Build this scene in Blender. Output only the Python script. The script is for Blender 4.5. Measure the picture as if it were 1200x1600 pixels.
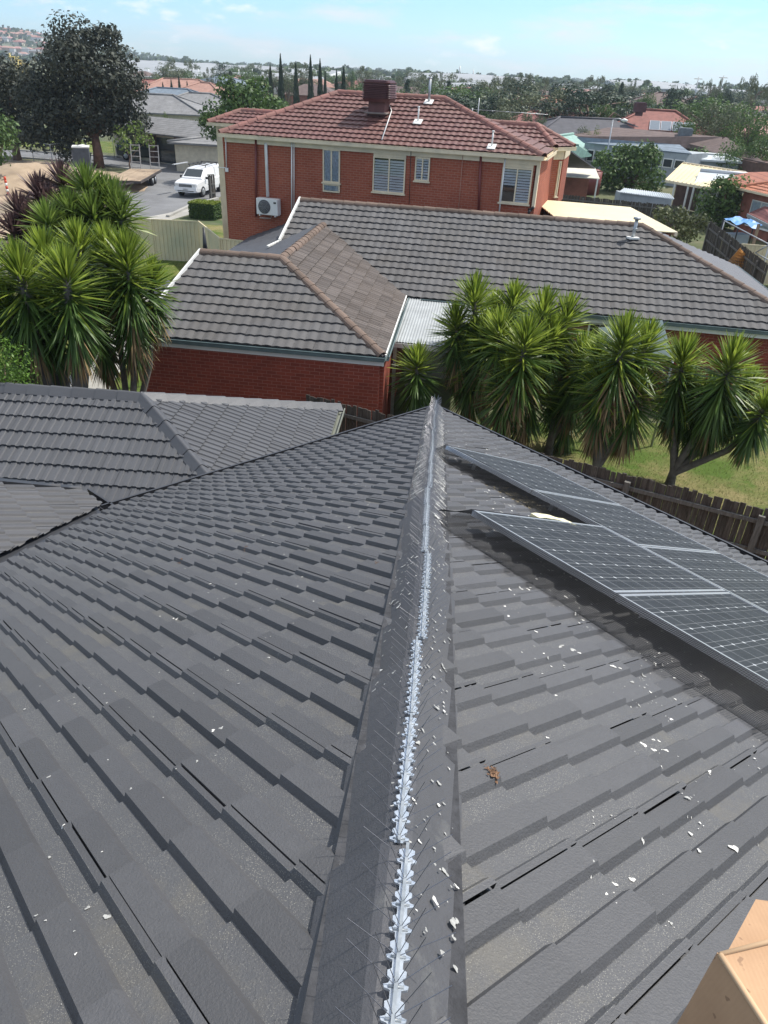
import bpy, bmesh, math, random
from mathutils import Vector as V, Matrix
R = math.radians
S = bpy.context.scene
COL = S.collection
for o in list(bpy.data.objects): bpy.data.objects.remove(o)

# ---------------------------------------------------------------- camera
CZ = 8.3
FPX, PITCH, ROLL = 1150.0, R(30.97), R(2.71)
Fv = V((0, math.cos(PITCH), -math.sin(PITCH))); Uv = V((0, math.sin(PITCH), math.cos(PITCH))); Xv = V((1, 0, 0))
cr = Xv*math.cos(ROLL)+Uv*math.sin(ROLL); cu = Uv*math.cos(ROLL)-Xv*math.sin(ROLL)
cam_d = bpy.data.cameras.new('camera'); cam = bpy.data.objects.new('camera', cam_d); COL.objects.link(cam)
cam_d.sensor_fit = 'HORIZONTAL'; cam_d.sensor_width = 36; cam_d.lens = 36*FPX/1200
cam_d.clip_start = .05; cam_d.clip_end = 12000
m = Matrix.Identity(4)
for i in range(3):
    m[i][0] = cr[i]; m[i][1] = cu[i]; m[i][2] = -Fv[i]
m[2][3] = CZ
cam.matrix_world = m
S.camera = cam
S.render.resolution_x = 768; S.render.resolution_y = 1024

# ---------------------------------------------------------------- world, sun, exposure
SUN_AZ, SUN_EL = 62.0, 56.0
HAZE = .00024
w = bpy.data.worlds.new('World'); S.world = w; w.use_nodes = True
nt = w.node_tree; N = nt.nodes; L = nt.links; N.clear()
out = N.new('ShaderNodeOutputWorld'); bg = N.new('ShaderNodeBackground'); sky = N.new('ShaderNodeTexSky')
sky.sky_type = 'NISHITA'; sky.sun_disc = False; sky.sun_elevation = R(SUN_EL); sky.sun_rotation = R(SUN_AZ)
sky.air_density = 1.0; sky.dust_density = .3; sky.ozone_density = 1.5
bg.inputs[1].default_value = 0.12
tc = N.new('ShaderNodeTexCoord'); mp = N.new('ShaderNodeMapping'); mp.inputs['Scale'].default_value = (1, 1, 5)
nz = N.new('ShaderNodeTexNoise'); nz.inputs['Scale'].default_value = 7; nz.inputs['Detail'].default_value = 7; nz.inputs['Roughness'].default_value = .6
rp = N.new('ShaderNodeValToRGB'); rp.color_ramp.elements[0].position = .50; rp.color_ramp.elements[1].position = .68
sep = N.new('ShaderNodeSeparateXYZ')
hz = N.new('ShaderNodeMapRange'); hz.inputs[1].default_value = .0; hz.inputs[2].default_value = .10; hz.inputs[3].default_value = .85; hz.inputs[4].default_value = .6
mu = N.new('ShaderNodeMath'); mu.operation = 'MULTIPLY'
tint = N.new('ShaderNodeMix'); tint.data_type = 'RGBA'; tint.blend_type = 'MULTIPLY'; tint.inputs[0].default_value = 1
tint.inputs[7].default_value = (0.60, .83, 1.18, 1)
mx = N.new('ShaderNodeMix'); mx.data_type = 'RGBA'; mx.inputs[7].default_value = (5.4, 5.6, 5.8, 1)
L.new(tc.outputs['Generated'], mp.inputs[0]); L.new(mp.outputs[0], nz.inputs[0]); L.new(nz.outputs[0], rp.inputs[0])
L.new(tc.outputs['Generated'], sep.inputs[0]); L.new(sep.outputs[2], hz.inputs[0])
L.new(rp.outputs[0], mu.inputs[0]); L.new(hz.outputs[0], mu.inputs[1])
hi = N.new('ShaderNodeMapRange'); hi.inputs[1].default_value = .10; hi.inputs[2].default_value = .45; hi.inputs[3].default_value = 0; hi.inputs[4].default_value = .72   # thin high cloud overhead
mxx = N.new('ShaderNodeMath'); mxx.operation = 'MAXIMUM'; L.new(sep.outputs[2], hi.inputs[0]); L.new(mu.outputs[0], mxx.inputs[0]); L.new(hi.outputs[0], mxx.inputs[1])
L.new(sky.outputs[0], tint.inputs[6]); L.new(tint.outputs[2], mx.inputs[6]); L.new(mxx.outputs[0], mx.inputs[0])
pm = N.new('ShaderNodeMapping'); pm.inputs['Scale'].default_value = (1, 1, 2.6); pm.inputs['Location'].default_value = (3.1, 1.7, .4)
pn = N.new('ShaderNodeTexNoise'); pn.inputs['Scale'].default_value = 11; pn.inputs['Detail'].default_value = 8; pn.inputs['Roughness'].default_value = .55
pr = N.new('ShaderNodeMapRange'); pr.inputs[1].default_value = .60; pr.inputs[2].default_value = .70; pr.inputs[3].default_value = 0; pr.inputs[4].default_value = .8
px_ = N.new('ShaderNodeMix'); px_.data_type = 'RGBA'; px_.inputs[7].default_value = (6.6, 6.8, 6.9, 1)
L.new(tc.outputs['Generated'], pm.inputs[0]); L.new(pm.outputs[0], pn.inputs[0]); L.new(pn.outputs[0], pr.inputs[0]); L.new(pr.outputs[0], px_.inputs[0]); L.new(mx.outputs[2], px_.inputs[6])
L.new(px_.outputs[2], bg.inputs[0]); L.new(bg.outputs[0], out.inputs[0])
sd = bpy.data.lights.new('sun', 'SUN'); sd.energy = 4.2; sd.angle = R(1.2); sd.color = (1, .955, .89)
so = bpy.data.objects.new('sun', sd); COL.objects.link(so)
sv = V((math.sin(R(SUN_AZ))*math.cos(R(SUN_EL)), math.cos(R(SUN_AZ))*math.cos(R(SUN_EL)), math.sin(R(SUN_EL))))
so.rotation_euler = sv.to_track_quat('Z', 'Y').to_euler(); so.location = (0, 0, 60)
S.view_settings.view_transform = 'Standard'; S.view_settings.look = 'None'; S.view_settings.exposure = 0.50; S.view_settings.gamma = 1
S.view_settings.use_curve_mapping = False
S.render.engine = 'CYCLES'
S.cycles.max_bounces = 6; S.cycles.transparent_max_bounces = 8

# ---------------------------------------------------------------- geometry helpers
def ray(px, py):
    dx, dy = px-600, py-800
    return Fv+cr*(dx/FPX)-cu*(dy/FPX)
def atz(px, py, z=0.0):
    v = ray(px, py); t = (z-CZ)/v.z; return V((0, 0, CZ))+v*t
def onp(px, py, P, n):
    v = ray(px, py); O = V((0, 0, CZ)); t = ((P-O).dot(n))/v.dot(n); return O+v*t
def atd(px, py, dist):
    v = ray(px, py); h = math.hypot(v.x, v.y); return V((0, 0, CZ))+v*(dist/h)
def dr(az, dn=0.0):
    a, b = R(az), R(dn); return V((math.cos(b)*math.sin(a), math.cos(b)*math.cos(a), -math.sin(b)))
def tag(o, label=None, cat=None, group=None, kind=None):
    if label: o['label'] = label
    if cat: o['category'] = cat
    if group: o['group'] = group
    if kind: o['kind'] = kind
    return o
def wl(o):
    p = V((0, 0, 0))
    while o is not None: p += o.location; o = o.parent
    return p
def thing(name, loc, label, cat, group=None, rz=0):
    o = bpy.data.objects.new(name, None); COL.objects.link(o); o.location = loc; o.empty_display_size = .2
    o.rotation_euler = (0, 0, rz)
    return tag(o, label, cat, group)
class MB:
    def __init__(s): s.v = []; s.f = []; s.mi = []; s.uv = {}; s.sm = []
    def add(s, vs, fs, mi=0, uvs=None, sm=False):
        b = len(s.v); s.v += [tuple(p) for p in vs]
        for k, f in enumerate(fs):
            if uvs is not None: s.uv[len(s.f)] = uvs[k]
            s.f.append([b+i for i in f]); s.mi.append(mi); s.sm.append(sm)
    def poly(s, ps, mi=0): s.add(ps, [list(range(len(ps)))], mi)
    def box(s, c, sz, rz=0, mi=0, ax=None):
        if ax is None:
            ax = (V((math.cos(rz), math.sin(rz), 0)), V((-math.sin(rz), math.cos(rz), 0)), V((0, 0, 1)))
        c = V(c); hx, hy, hz_ = sz[0]/2, sz[1]/2, sz[2]/2
        vs = [c+ax[0]*(i*hx)+ax[1]*(j*hy)+ax[2]*(k*hz_) for k in (-1, 1) for j in (-1, 1) for i in (-1, 1)]
        s.add(vs, [(0, 2, 3, 1), (4, 5, 7, 6), (0, 1, 5, 4), (2, 6, 7, 3), (0, 4, 6, 2), (1, 3, 7, 5)], mi)
    def beam(s, a, b, w_, h_, up=V((0, 0, 1)), mi=0):
        a, b = V(a), V(b); x = (b-a); l = x.length; x.normalize(); y = up.cross(x)
        if y.length < 1e-4: y = V((1, 0, 0)).cross(x)
        y.normalize(); z = x.cross(y)
        s.box((a+b)/2, (l, w_, h_), mi=mi, ax=(x, y, z))
    def tube(s, pts, rad, n=6, mi=0, cap=True, sm=True):
        pts = [V(p) for p in pts]
        if not isinstance(rad, (list, tuple)): rad = [rad]*len(pts)
        vs = []; prev = None
        for i, p in enumerate(pts):
            d_ = (pts[min(i+1, len(pts)-1)]-pts[max(i-1, 0)]).normalized()
            if prev is None:
                a = d_.orthogonal().normalized()
            else:
                a = prev-d_*prev.dot(d_)
                a = a.normalized() if a.length > 1e-5 else d_.orthogonal().normalized()
            prev = a; b = d_.cross(a)
            for k in range(n):
                t = 2*math.pi*k/n; vs.append(p+(a*math.cos(t)+b*math.sin(t))*rad[i])
        fs = []
        for i in range(len(pts)-1):
            for k in range(n):
                fs.append((i*n+k, i*n+(k+1) % n, (i+1)*n+(k+1) % n, (i+1)*n+k))
        if cap: fs.append(tuple(range(n-1, -1, -1))); fs.append(tuple((len(pts)-1)*n+k for k in range(n)))
        s.add(vs, fs, mi, sm=sm)
    def prism(s, ps, ext, mi=0):
        """closed slab: polygon ps extruded by vector ext"""
        n = len(ps); ps = [V(p) for p in ps]; q = [p+V(ext) for p in ps]
        fs = [tuple(range(n)), tuple(range(2*n-1, n-1, -1))]+[(i, (i+1) % n, n+(i+1) % n, n+i) for i in range(n)]
        s.add(ps+q, fs, mi)
    def build(s, name, mats, parent=None, local=False):
        me = bpy.data.meshes.new(name)
        off = V((0, 0, 0)) if (parent is None or local) else wl(parent)
        me.from_pydata([(x-off.x, y-off.y, z-off.z) for x, y, z in s.v], [], s.f)
        if not isinstance(mats, (list, tuple)): mats = [mats]
        for m_ in mats: me.materials.append(m_)
        me.polygons.foreach_set('material_index', s.mi); me.polygons.foreach_set('use_smooth', s.sm)
        uvl = me.uv_layers.new(name='UVMap').data
        for p in me.polygons:
            if p.index in s.uv:
                for li, c in zip(p.loop_indices, s.uv[p.index]): uvl[li].uv = c
            else:
                n = p.normal
                if abs(n.z) < .75:
                    t = V((-n.y, n.x, 0)); t = t.normalized() if t.length > 1e-6 else V((1, 0, 0))
                    for li in p.loop_indices:
                        q = me.vertices[me.loops[li].vertex_index].co
                        uvl[li].uv = (q.dot(t), q.z+off.z)
                else:
                    for li in p.loop_indices:
                        q = me.vertices[me.loops[li].vertex_index].co; uvl[li].uv = (q.x, q.y)
        o = bpy.data.objects.new(name, me); COL.objects.link(o); o.parent = parent
        me.update()
        return o

# ---------------------------------------------------------------- materials
def nmat(name):
    m_ = bpy.data.materials.new(name); m_.use_nodes = True; t = m_.node_tree
    b = t.nodes['Principled BSDF']; return m_, t, b
def nn(t, typ, **k):
    n = t.nodes.new(typ)
    for a, b in k.items():
        if hasattr(n, a): setattr(n, a, b)
        else: n.inputs[a.replace('_', ' ')].default_value = b
    return n
def rgba(c, k=1): return (c[0]*k, c[1]*k, c[2]*k, 1)
def mixc(t, fac, a, b, blend='MIX'):
    n = t.nodes.new('ShaderNodeMix'); n.data_type = 'RGBA'; n.blend_type = blend
    for i, x in ((0, fac), (6, a), (7, b)):
        if isinstance(x, (int, float)) and i == 0: n.inputs[i].default_value = x
        elif isinstance(x, tuple): n.inputs[i].default_value = x
        else: t.links.new(x, n.inputs[i])
    return n.outputs[2]
def noise(t, vec, scale, detail=4, rough=.55, lo=.35, hi=.65):
    n = t.nodes.new('ShaderNodeTexNoise'); n.inputs['Scale'].default_value = scale; n.inputs['Detail'].default_value = detail; n.inputs['Roughness'].default_value = rough
    if vec is not None: t.links.new(vec, n.inputs['Vector'])
    r = t.nodes.new('ShaderNodeMapRange'); r.inputs[1].default_value = lo; r.inputs[2].default_value = hi
    t.links.new(n.outputs[0], r.inputs[0]); return r.outputs[0]
def objc(t): return t.nodes.new('ShaderNodeTexCoord').outputs['Object']
def bump(t, b, h, strength=.4, dist=.01):
    n = t.nodes.new('ShaderNodeBump'); n.inputs['Strength'].default_value = strength; n.inputs['Distance'].default_value = dist
    t.links.new(h, n.inputs['Height']); t.links.new(n.outputs[0], b.inputs['Normal'])
def plain(name, c, rough=.6, var=.18, scale=3.0, bs=.0, bscale=60, metal=0, spec=.5, dirt=None):
    m_, t, b = nmat(name); oc = objc(t)
    f = noise(t, oc, scale, 5); col = mixc(t, f, rgba(c, 1-var), rgba(c, 1+var))
    if dirt: col = mixc(t, noise(t, oc, scale*.35, 6, .65, .5, .75), col, rgba(dirt))
    t.links.new(col, b.inputs['Base Color']); b.inputs['Roughness'].default_value = rough; b.inputs['Metallic'].default_value = metal
    b.inputs['Specular IOR Level'].default_value = spec
    if bs: bump(t, b, noise(t, oc, bscale, 3, .6, 0, 1), bs)
    return m_
def math_(t, op, a, b=None):
    n = t.nodes.new('ShaderNodeMath'); n.operation = op
    for i, x in enumerate((a, b)):
        if x is None: continue
        if isinstance(x, (int, float)): n.inputs[i].default_value = x
        else: t.links.new(x, n.inputs[i])
    return n.outputs[0]
def uvnode(t): return t.nodes.new('ShaderNodeUVMap').outputs[0]
def tilemat(name, c, var=.12, rough=.6, dirt=(.12, .11, .09), dirtf=.5, grit=False, spec=.5, lichen=0.0, bs=.35):
    """UV counts tiles: integer part = which tile"""
    m_, t, b = nmat(name); uv = uvnode(t); oc = objc(t)
    fl = t.nodes.new('ShaderNodeVectorMath'); fl.operation = 'FLOOR'; t.links.new(uv, fl.inputs[0])
    wn = t.nodes.new('ShaderNodeTexWhiteNoise'); wn.noise_dimensions = '2D'; t.links.new(fl.outputs[0], wn.inputs[0])
    col = mixc(t, wn.outputs[0], rgba(c, 1-var), rgba(c, 1+var))
    big = noise(t, oc, .9, 5, .6, .42, .7)
    col = mixc(t, math_(t, 'MULTIPLY', big, dirtf*.6), col, rgba(dirt))
    fine = noise(t, oc, 26, 5, .7, .35, .7)
    col = mixc(t, math_(t, 'MULTIPLY', fine, .35), col, rgba(c, .72))
    if lichen:
        col = mixc(t, math_(t, 'MULTIPLY', noise(t, oc, 3.2, 6, .75, .6, .72), lichen), col, (.22, .22, .2, 1))
    hgt = noise(t, oc, 160, 3, .7, .2, .8)
    if grit:
        sx = t.nodes.new('ShaderNodeSeparateXYZ'); t.links.new(uv, sx.inputs[0])
        fx = math_(t, 'FRACT', math_(t, 'MULTIPLY', sx.outputs[0], 2.0))       # two pans per tile
        pan = math_(t, 'MULTIPLY', math_(t, 'GREATER_THAN', fx, .49), math_(t, 'LESS_THAN', fx, .90))
        col = mixc(t, math_(t, 'MULTIPLY', pan, .8), col, (.082, .083, .086, 1))
        vo = t.nodes.new('ShaderNodeTexVoronoi'); vo.inputs['Scale'].default_value = 240; t.links.new(oc, vo.inputs['Vector'])
        sp = math_(t, 'LESS_THAN', vo.outputs['Distance'], .24)
        keep = math_(t, 'MULTIPLY', sp, noise(t, oc, 5.0, 6, .8, .38, .56))
        keep = math_(t, 'MULTIPLY', keep, math_(t, 'ADD', math_(t, 'MULTIPLY', pan, .8), .05))
        col = mixc(t, keep, col, (.30, .29, .25, 1))
        col = mixc(t, math_(t, 'MULTIPLY', math_(t, 'MULTIPLY', noise(t, oc, 1.6, 6, .75, .55, .68), pan), .35), col, (.15, .135, .10, 1))
        hgt = math_(t, 'ADD', hgt, math_(t, 'MULTIPLY', sp, .6))
    t.links.new(col, b.inputs['Base Color']); b.inputs['Roughness'].default_value = rough; b.inputs['Specular IOR Level'].default_value = spec
    bump(t, b, hgt, bs, .004)
    return m_
def brickmat(name, c1, c2, mortar=(.35, .28, .22), ms=.007, bw=.24, rh=.086):
    m_, t, b = nmat(name); uv = uvnode(t); oc = objc(t)
    br = t.nodes.new('ShaderNodeTexBrick'); t.links.new(uv, br.inputs[0])
    br.inputs['Scale'].default_value = 1; br.inputs['Brick Width'].default_value = bw; br.inputs['Row Height'].default_value = rh
    br.inputs['Mortar Size'].default_value = ms; br.inputs['Mortar Smooth'].default_value = .3; br.inputs['Bias'].default_value = 0
    br.inputs['Color1'].default_value = rgba(c1); br.inputs['Color2'].default_value = rgba(c2); br.inputs['Mortar'].default_value = rgba(mortar)
    col = mixc(t, math_(t, 'MULTIPLY', noise(t, oc, 1.3, 6, .7), .35), br.outputs[0], rgba(c2, .6))
    col = mixc(t, math_(t, 'MULTIPLY', noise(t, oc, 40, 3, .7), .25), col, rgba(c1, .7))
    t.links.new(col, b.inputs['Base Color']); b.inputs['Roughness'].default_value = .85; b.inputs['Specular IOR Level'].default_value = .25
    bump(t, b, math_(t, 'SUBTRACT', 1.0, br.outputs['Fac']), .5, .006)
    return m_
def leafmat(name, c, var=.35, trans=.35, rough=.5, c2=None):
    m_, t, b = nmat(name); g = t.nodes.new('ShaderNodeNewGeometry')
    r_ = t.nodes.new('ShaderNodeValToRGB'); t.links.new(g.outputs['Random Per Island'], r_.inputs[0])
    e = r_.color_ramp.elements; e[0].color = rgba(c, 1-var); e[1].color = rgba(c2 or c, 1+var)
    big = noise(t, objc(t), .55, 3, .5, .35, .65)
    col = mixc(t, math_(t, 'MULTIPLY', big, .45), r_.outputs[0], rgba(c, .6))
    t.links.new(col, b.inputs['Base Color']); b.inputs['Roughness'].default_value = rough; b.inputs['Specular IOR Level'].default_value = .3
    tr = t.nodes.new('ShaderNodeBsdfTranslucent'); t.links.new(col, tr.inputs[0])
    mxs = t.nodes.new('ShaderNodeMixShader'); mxs.inputs[0].default_value = trans
    o_ = t.nodes['Material Output']; t.links.new(b.outputs[0], mxs.inputs[1]); t.links.new(tr.outputs[0], mxs.inputs[2]); t.links.new(mxs.outputs[0], o_.inputs[0])
    return m_
def glassmat(name, c=(.03, .04, .045), rough=.06):
    m_, t, b = nmat(name); b.inputs['Base Color'].default_value = rgba(c); b.inputs['Roughness'].default_value = rough
    b.inputs['Specular IOR Level'].default_value = .8; return m_

M = {}
M['tile_dark'] = tilemat('charcoal_tile', (.072, .072, .075), .2, .55, dirtf=.5, dirt=(.10, .10, .10), grit=True, spec=.5, bs=.5)
M['tile_low'] = tilemat('slate_blue_tile', (.070, .073, .080), .10, .5, dirtf=.2, dirt=(.09, .09, .09))
M['cap_dark'] = tilemat('painted_cap', (.064, .065, .071), .12, .55, dirtf=.35, dirt=(.14, .13, .12), lichen=.35)
M['tile_brown'] = tilemat('weathered_grey_tile', (.112, .110, .110), .12, .8, dirt=(.10, .085, .065), dirtf=.5, lichen=.12, spec=.25)
M['tile_brown2'] = tilemat('weathered_brown_tile', (.125, .108, .098), .3, .8, dirt=(.09, .07, .055), dirtf=.8, lichen=.3, spec=.25)
M['cap_brown'] = tilemat('weathered_brown_cap', (.17, .125, .10), .3, .85, dirt=(.09, .075, .06), dirtf=.9, lichen=.4, spec=.2)
M['tile_red'] = tilemat('red_glazed_tile', (.150, .068, .060), .12, .55, dirt=(.16, .10, .07), dirtf=.5, lichen=.05)
M['cap_red'] = tilemat('red_cap', (.24, .10, .08), .25, .6, dirt=(.16, .11, .08), dirtf=.8, lichen=.25)
M['brick_red'] = brickmat('red_brick', (.29, .062, .037), (.20, .045, .030), (.33, .15, .11), .008)
M['brick_house'] = brickmat('orange_red_brick', (.38, .105, .058), (.29, .075, .043), (.38, .21, .15), .010)
M['white'] = plain('white_paint', (.74, .74, .70), .45, .05)
M['cream'] = plain('cream_paint', (.70, .60, .42), .5, .07, dirt=(.5, .45, .33))
M['gutter_dark'] = plain('charcoal_gutter', (.035, .037, .042), .4, .15)
M['gutter_teal'] = plain('dull_green_gutter', (.10, .14, .14), .45, .15)
M['mortar'] = plain('grey_pointing', (.040, .041, .045), .9, .3, 20, .5)
M['alu'] = plain('aluminium', (.62, .64, .66), .35, .05, metal=.8)
M['galv'] = plain('galvanised_steel', (.42, .44, .45), .45, .12, 5, metal=.6)
M['black'] = plain('black_plastic', (.015, .015, .017), .5, .1)
M['glass'] = glassmat('dark_glass')

# ---------------------------------------------------------------- tiled roofs
def prof_h(prof, f):
    f = f % 1.0
    for (a, ha), (b, hb) in zip(prof, prof[1:]):
        if a <= f <= b: return ha+(hb-ha)*(f-a)/max(b-a, 1e-6)
    return prof[-1][1]
PR_FLAT = [(0, .004), (.009, .004), (.014, .020), (.20, .020), (.25, 0), (.45, 0), (.49, .020), (.70, .020), (.75, 0), (.90, 0), (.945, .019), (1.0, .019)]
PR_ROMAN = [(i/8., .0105*(1-math.cos(2*math.pi*i/8.))) for i in range(9)]
PR_SMALL = [(0, .0), (.05, .016), (.40, .016), (.45, 0), (.55, 0), (.60, .016), (.95, .016), (1, 0)]
class Plane:
    """roof plane: origin O on the eave, a along it, dn down the slope, n up"""
    def __init__(s, O, a, dn, prof=PR_FLAT, tw=.3, g=.33, th=.028, gap=.008):
        s.O = V(O); s.a = V(a).normalized(); s.dn = V(dn).normalized(); s.n = s.a.cross(s.dn).normalized()
        if s.n.z < 0: s.n = -s.n
        s.prof, s.tw, s.g, s.th, s.gap = prof, tw, g, th, gap
    def P(s, u, v, h=0.0): return s.O+s.a*u+s.dn*v+s.n*h
    def uv(s, X): d_ = V(X)-s.O; return (d_.dot(s.a), d_.dot(s.dn))
    def pix(s, px, py, h=0.0): return s.uv(onp(px, py, s.O+s.n*h, s.n))
    def H(s, u, v):
        j = math.floor(-v/s.g); fr = (-v-j*s.g)/s.g
        return s.th*(1-fr)+prof_h(s.prof, u/s.tw)
    def S(s, u, v, h=0.0): return s.P(u, v, s.H(u, v)+h)
def plane_from_eave(A, B, pitch, **k):
    """eave from A to B (left to right seen from outside the eave); slope falls to the outside"""
    a = V(B)-V(A); a.z = 0; a.normalize(); side = V((a.y, -a.x, 0))    # right-hand side of A->B
    dn = side*math.cos(R(pitch))-V((0, 0, math.sin(R(pitch))))
    return Plane(A, a, dn, **k)
def convex_ccw(P):
    ar = sum(P[i][0]*P[(i+1) % len(P)][1]-P[(i+1) % len(P)][0]*P[i][1] for i in range(len(P)))
    return P if ar > 0 else P[::-1]
def tile_roof(name, parent, mat_, pl, polys, seed=1, over=.05, jit=1.0, extra=None):
    rnd = random.Random(seed); mb = MB()
    for poly in polys:
        poly = convex_ccw([p if len(p) == 2 else pl.uv(p) for p in poly])
        us = [p[0] for p in poly]; vs = [p[1] for p in poly]
        bm = bmesh.new(); uvl = bm.loops.layers.uv.new('UVMap')
        i0, i1 = math.floor(min(us)/pl.tw), math.ceil(max(us)/pl.tw); j0, j1 = math.floor(-max(vs)/pl.g), math.ceil(-min(vs)/pl.g)
        for j in range(j0, j1):
            for i in range(i0, i1):
                ua, ub = i*pl.tw, (i+1)*pl.tw; va, vb = -(j+1)*pl.g, -j*pl.g
                out_ = False
                for k in range(len(poly)):
                    (x0, y0), (x1, y1) = poly[k], poly[(k+1) % len(poly)]
                    if all((x1-x0)*(y-y0)-(y1-y0)*(x-x0) < -.15*math.hypot(x1-x0, y1-y0) for x, y in ((ua, va), (ua, vb), (ub, va), (ub, vb))): out_ = True; break
                if out_: continue
                dz, tl, tw_ = rnd.gauss(0, .0012)*jit, rnd.gauss(0, .0018)*jit, rnd.gauss(0, .0015)*jit
                du = rnd.gauss(0, .001)*jit; dv = rnd.gauss(0, .003)*jit
                top, bot, lip = [], [], []
                for f, h in pl.prof:
                    u = ua+f*pl.tw+du; tz = dz+tl*(f-.5)
                    top.append(bm.verts.new(pl.P(u, va-.03, h-.03/pl.g*pl.th+tz)))
                    bot.append(bm.verts.new(pl.P(u, vb+dv, h+pl.th+tz+tw_)))
                    lip.append(bm.verts.new(pl.P(u, vb+dv+.001, h+pl.gap+tz+tw_)))
                for k in range(len(pl.prof)-1):
                    fa, fb = pl.prof[k][0], pl.prof[k+1][0]
                    e = 1e-3; A_, B_ = i+min(max(fa, e), 1-e), i+min(max(fb, e), 1-e)
                    for q, uu in (((top[k], top[k+1], bot[k+1], bot[k]), ((A_, j+.95), (B_, j+.95), (B_, j+.05), (A_, j+.05))),
                                  ((bot[k], bot[k+1], lip[k+1], lip[k]), ((A_, j+.05), (B_, j+.05), (B_, j+.02), (A_, j+.02)))):
                        fc = bm.faces.new(q)
                        for lp, c in zip(fc.loops, uu): lp[uvl].uv = c
        for k in range(len(poly)):
            (x0, y0), (x1, y1) = poly[k], poly[(k+1) % len(poly)]
            no = V(pl.a)*(y1-y0)-V(pl.dn)*(x1-x0)
            bmesh.ops.bisect_plane(bm, geom=bm.verts[:]+bm.edges[:]+bm.faces[:], dist=1e-5, plane_co=pl.P(x0, y0), plane_no=no.normalized(), clear_outer=True)
        bm.normal_update()
        ix = {v: k for k, v in enumerate(bm.verts)}
        fs, uvs = [], []
        for fc in bm.faces:
            l_ = list(fc.loops)
            if fc.normal.dot(pl.n) < -.2: l_ = l_[::-1]
            fs.append([ix[l.vert] for l in l_]); uvs.append([tuple(l[uvl].uv) for l in l_])
        mb.add([v.co.copy() for v in bm.verts], fs, 0, uvs); bm.free()
        # underlay board so no light leaks through
        mb.prism([pl.P(x, y, -.03) for x, y in poly], -pl.n*.03)
    return mb.build(name, mat_, parent)
def cap_run(parent, mat_, A, B, n_up, l=.40, hw=.135, ap=.085, drop=.045, lip=.025, rounded=False, seed=3, name='ridge_cap', start=0):
    """caps from low end A up to high end B; each upper cap laps over the lower one"""
    A, B = V(A), V(B); x = (B-A).normalized(); L_ = (B-A).length; y = n_up.cross(x).normalized(); z = x.cross(y).normalized()
    n = max(1, round(L_/l)); l = L_/n; rnd = random.Random(seed); res = []
    if rounded:
        sec = [(hw*math.sin(t), -drop+(ap+drop)*math.cos(t)) for t in [R(-90+180*i/8.) for i in range(9)]]
    else:
        sec = [(-hw, -drop-lip), (-hw, -drop), (-.028, ap-.010), (-.010, ap-.001), (.010, ap-.001), (.028, ap-.010), (hw, -drop), (hw, -drop-lip)]
    for i in range(n):
        mb = MB(); yaw = rnd.gauss(0, .004); dz = rnd.gauss(0, .0015)
        a = A+x*(i*l-.0); b = A+x*((i+1)*l+.04)
        vs, k = [], len(sec)
        for p, s_, zz in ((a, 1.05, .014), (a+x*.05, 1.04, .0125), (b, .985, -.002)):
            for (sy, sz) in sec: vs.append(p+y*(sy*s_+yaw)+z*(sz+zz+dz))
        for (sy, sz) in sec: vs.append(a+x*.004+y*(sy*.95+yaw)+z*(sz+.012+dz-.016))
        fs = []
        for r_ in range(2):
            for q in range(k-1): fs.append((r_*k+q, r_*k+q+1, (r_+1)*k+q+1, (r_+1)*k+q))
        for q in range(k-1): fs.append((q+1, q, 3*k+q, 3*k+q+1))
        mb.add(vs, fs, 0, [[(i+start+.5, 3.5)]*4]*len(fs))
        res.append(mb.build(name, mat_, parent))
    return res
def gutter_run(mb, A, B, out_, w_=.115, h=.09, mi=0):
    """open box gutter from A to B; out_ = horizontal outward direction"""
    A, B, o_ = V(A), V(B), V(out_).normalized(); x = (B-A).normalized(); t = .012; z = V((0, 0, 1))
    mid = (A+B)/2; L_ = (B-A).length; ax = (x, o_, z)
    mb.box(mid+o_*(w_/2)-z*h, (L_, w_, t), mi=mi, ax=ax)
    mb.box(mid+o_*w_-z*(h/2-.006), (L_, t, h), mi=mi, ax=ax)
    mb.box(mid+o_*(w_+.006)+z*.004, (L_, .024, .012), mi=mi, ax=ax)
    mb.box(mid+o_*.002-z*(h/2+.01), (L_, t, h), mi=mi, ax=ax)

# ---------------------------------------------------------------- our own roof (the house the camera stands on)
HZ, TH = 3.865, 24.02
hd = math.degrees(math.atan(math.tan(R(TH))/2**.5)); hip = dr(HZ, hd)
P0 = V((0, 0, CZ-1.1)); C0 = P0+hip*10.975
home = thing('tiled_house', (C0.x, C0.y, 0), 'charcoal tiled hip roof filling the foreground, carrying spikes and solar panels', 'house')
PLL = Plane(C0, dr(HZ+45), dr(HZ-45, TH)); PLR = Plane(C0, dr(HZ+135), dr(HZ+45, TH))
K = PLL.P(-5.12, 0); TOP = P0-hip*1.6
tile_roof('roof_slope', home, M['tile_dark'], PLL, [[C0, PLL.P(-5.12+.11, 0), PLL.P(-5.12+.11, 0)-hip*12.6, TOP]], 11)
tile_roof('roof_slope', home, M['tile_dark'], PLR, [[C0, TOP, TOP+dr(HZ+135)*6, PLR.P(14, 0)]], 12)
PLS = Plane(K, dr(HZ+135), dr(HZ+45, TH))
Q1 = atz(122, 769, K.z); q2 = onp(-60, 752, PLS.O, PLS.n)
tile_roof('roof_slope', home, M['tile_dark'], PLS, [[PLS.P(-.11, 0), Q1, q2, q2-hip*4+dr(HZ+225)*1.5, PLS.P(-.11, 0)-hip*6]], 13)
nh = (PLL.n+PLR.n).normalized()
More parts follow.
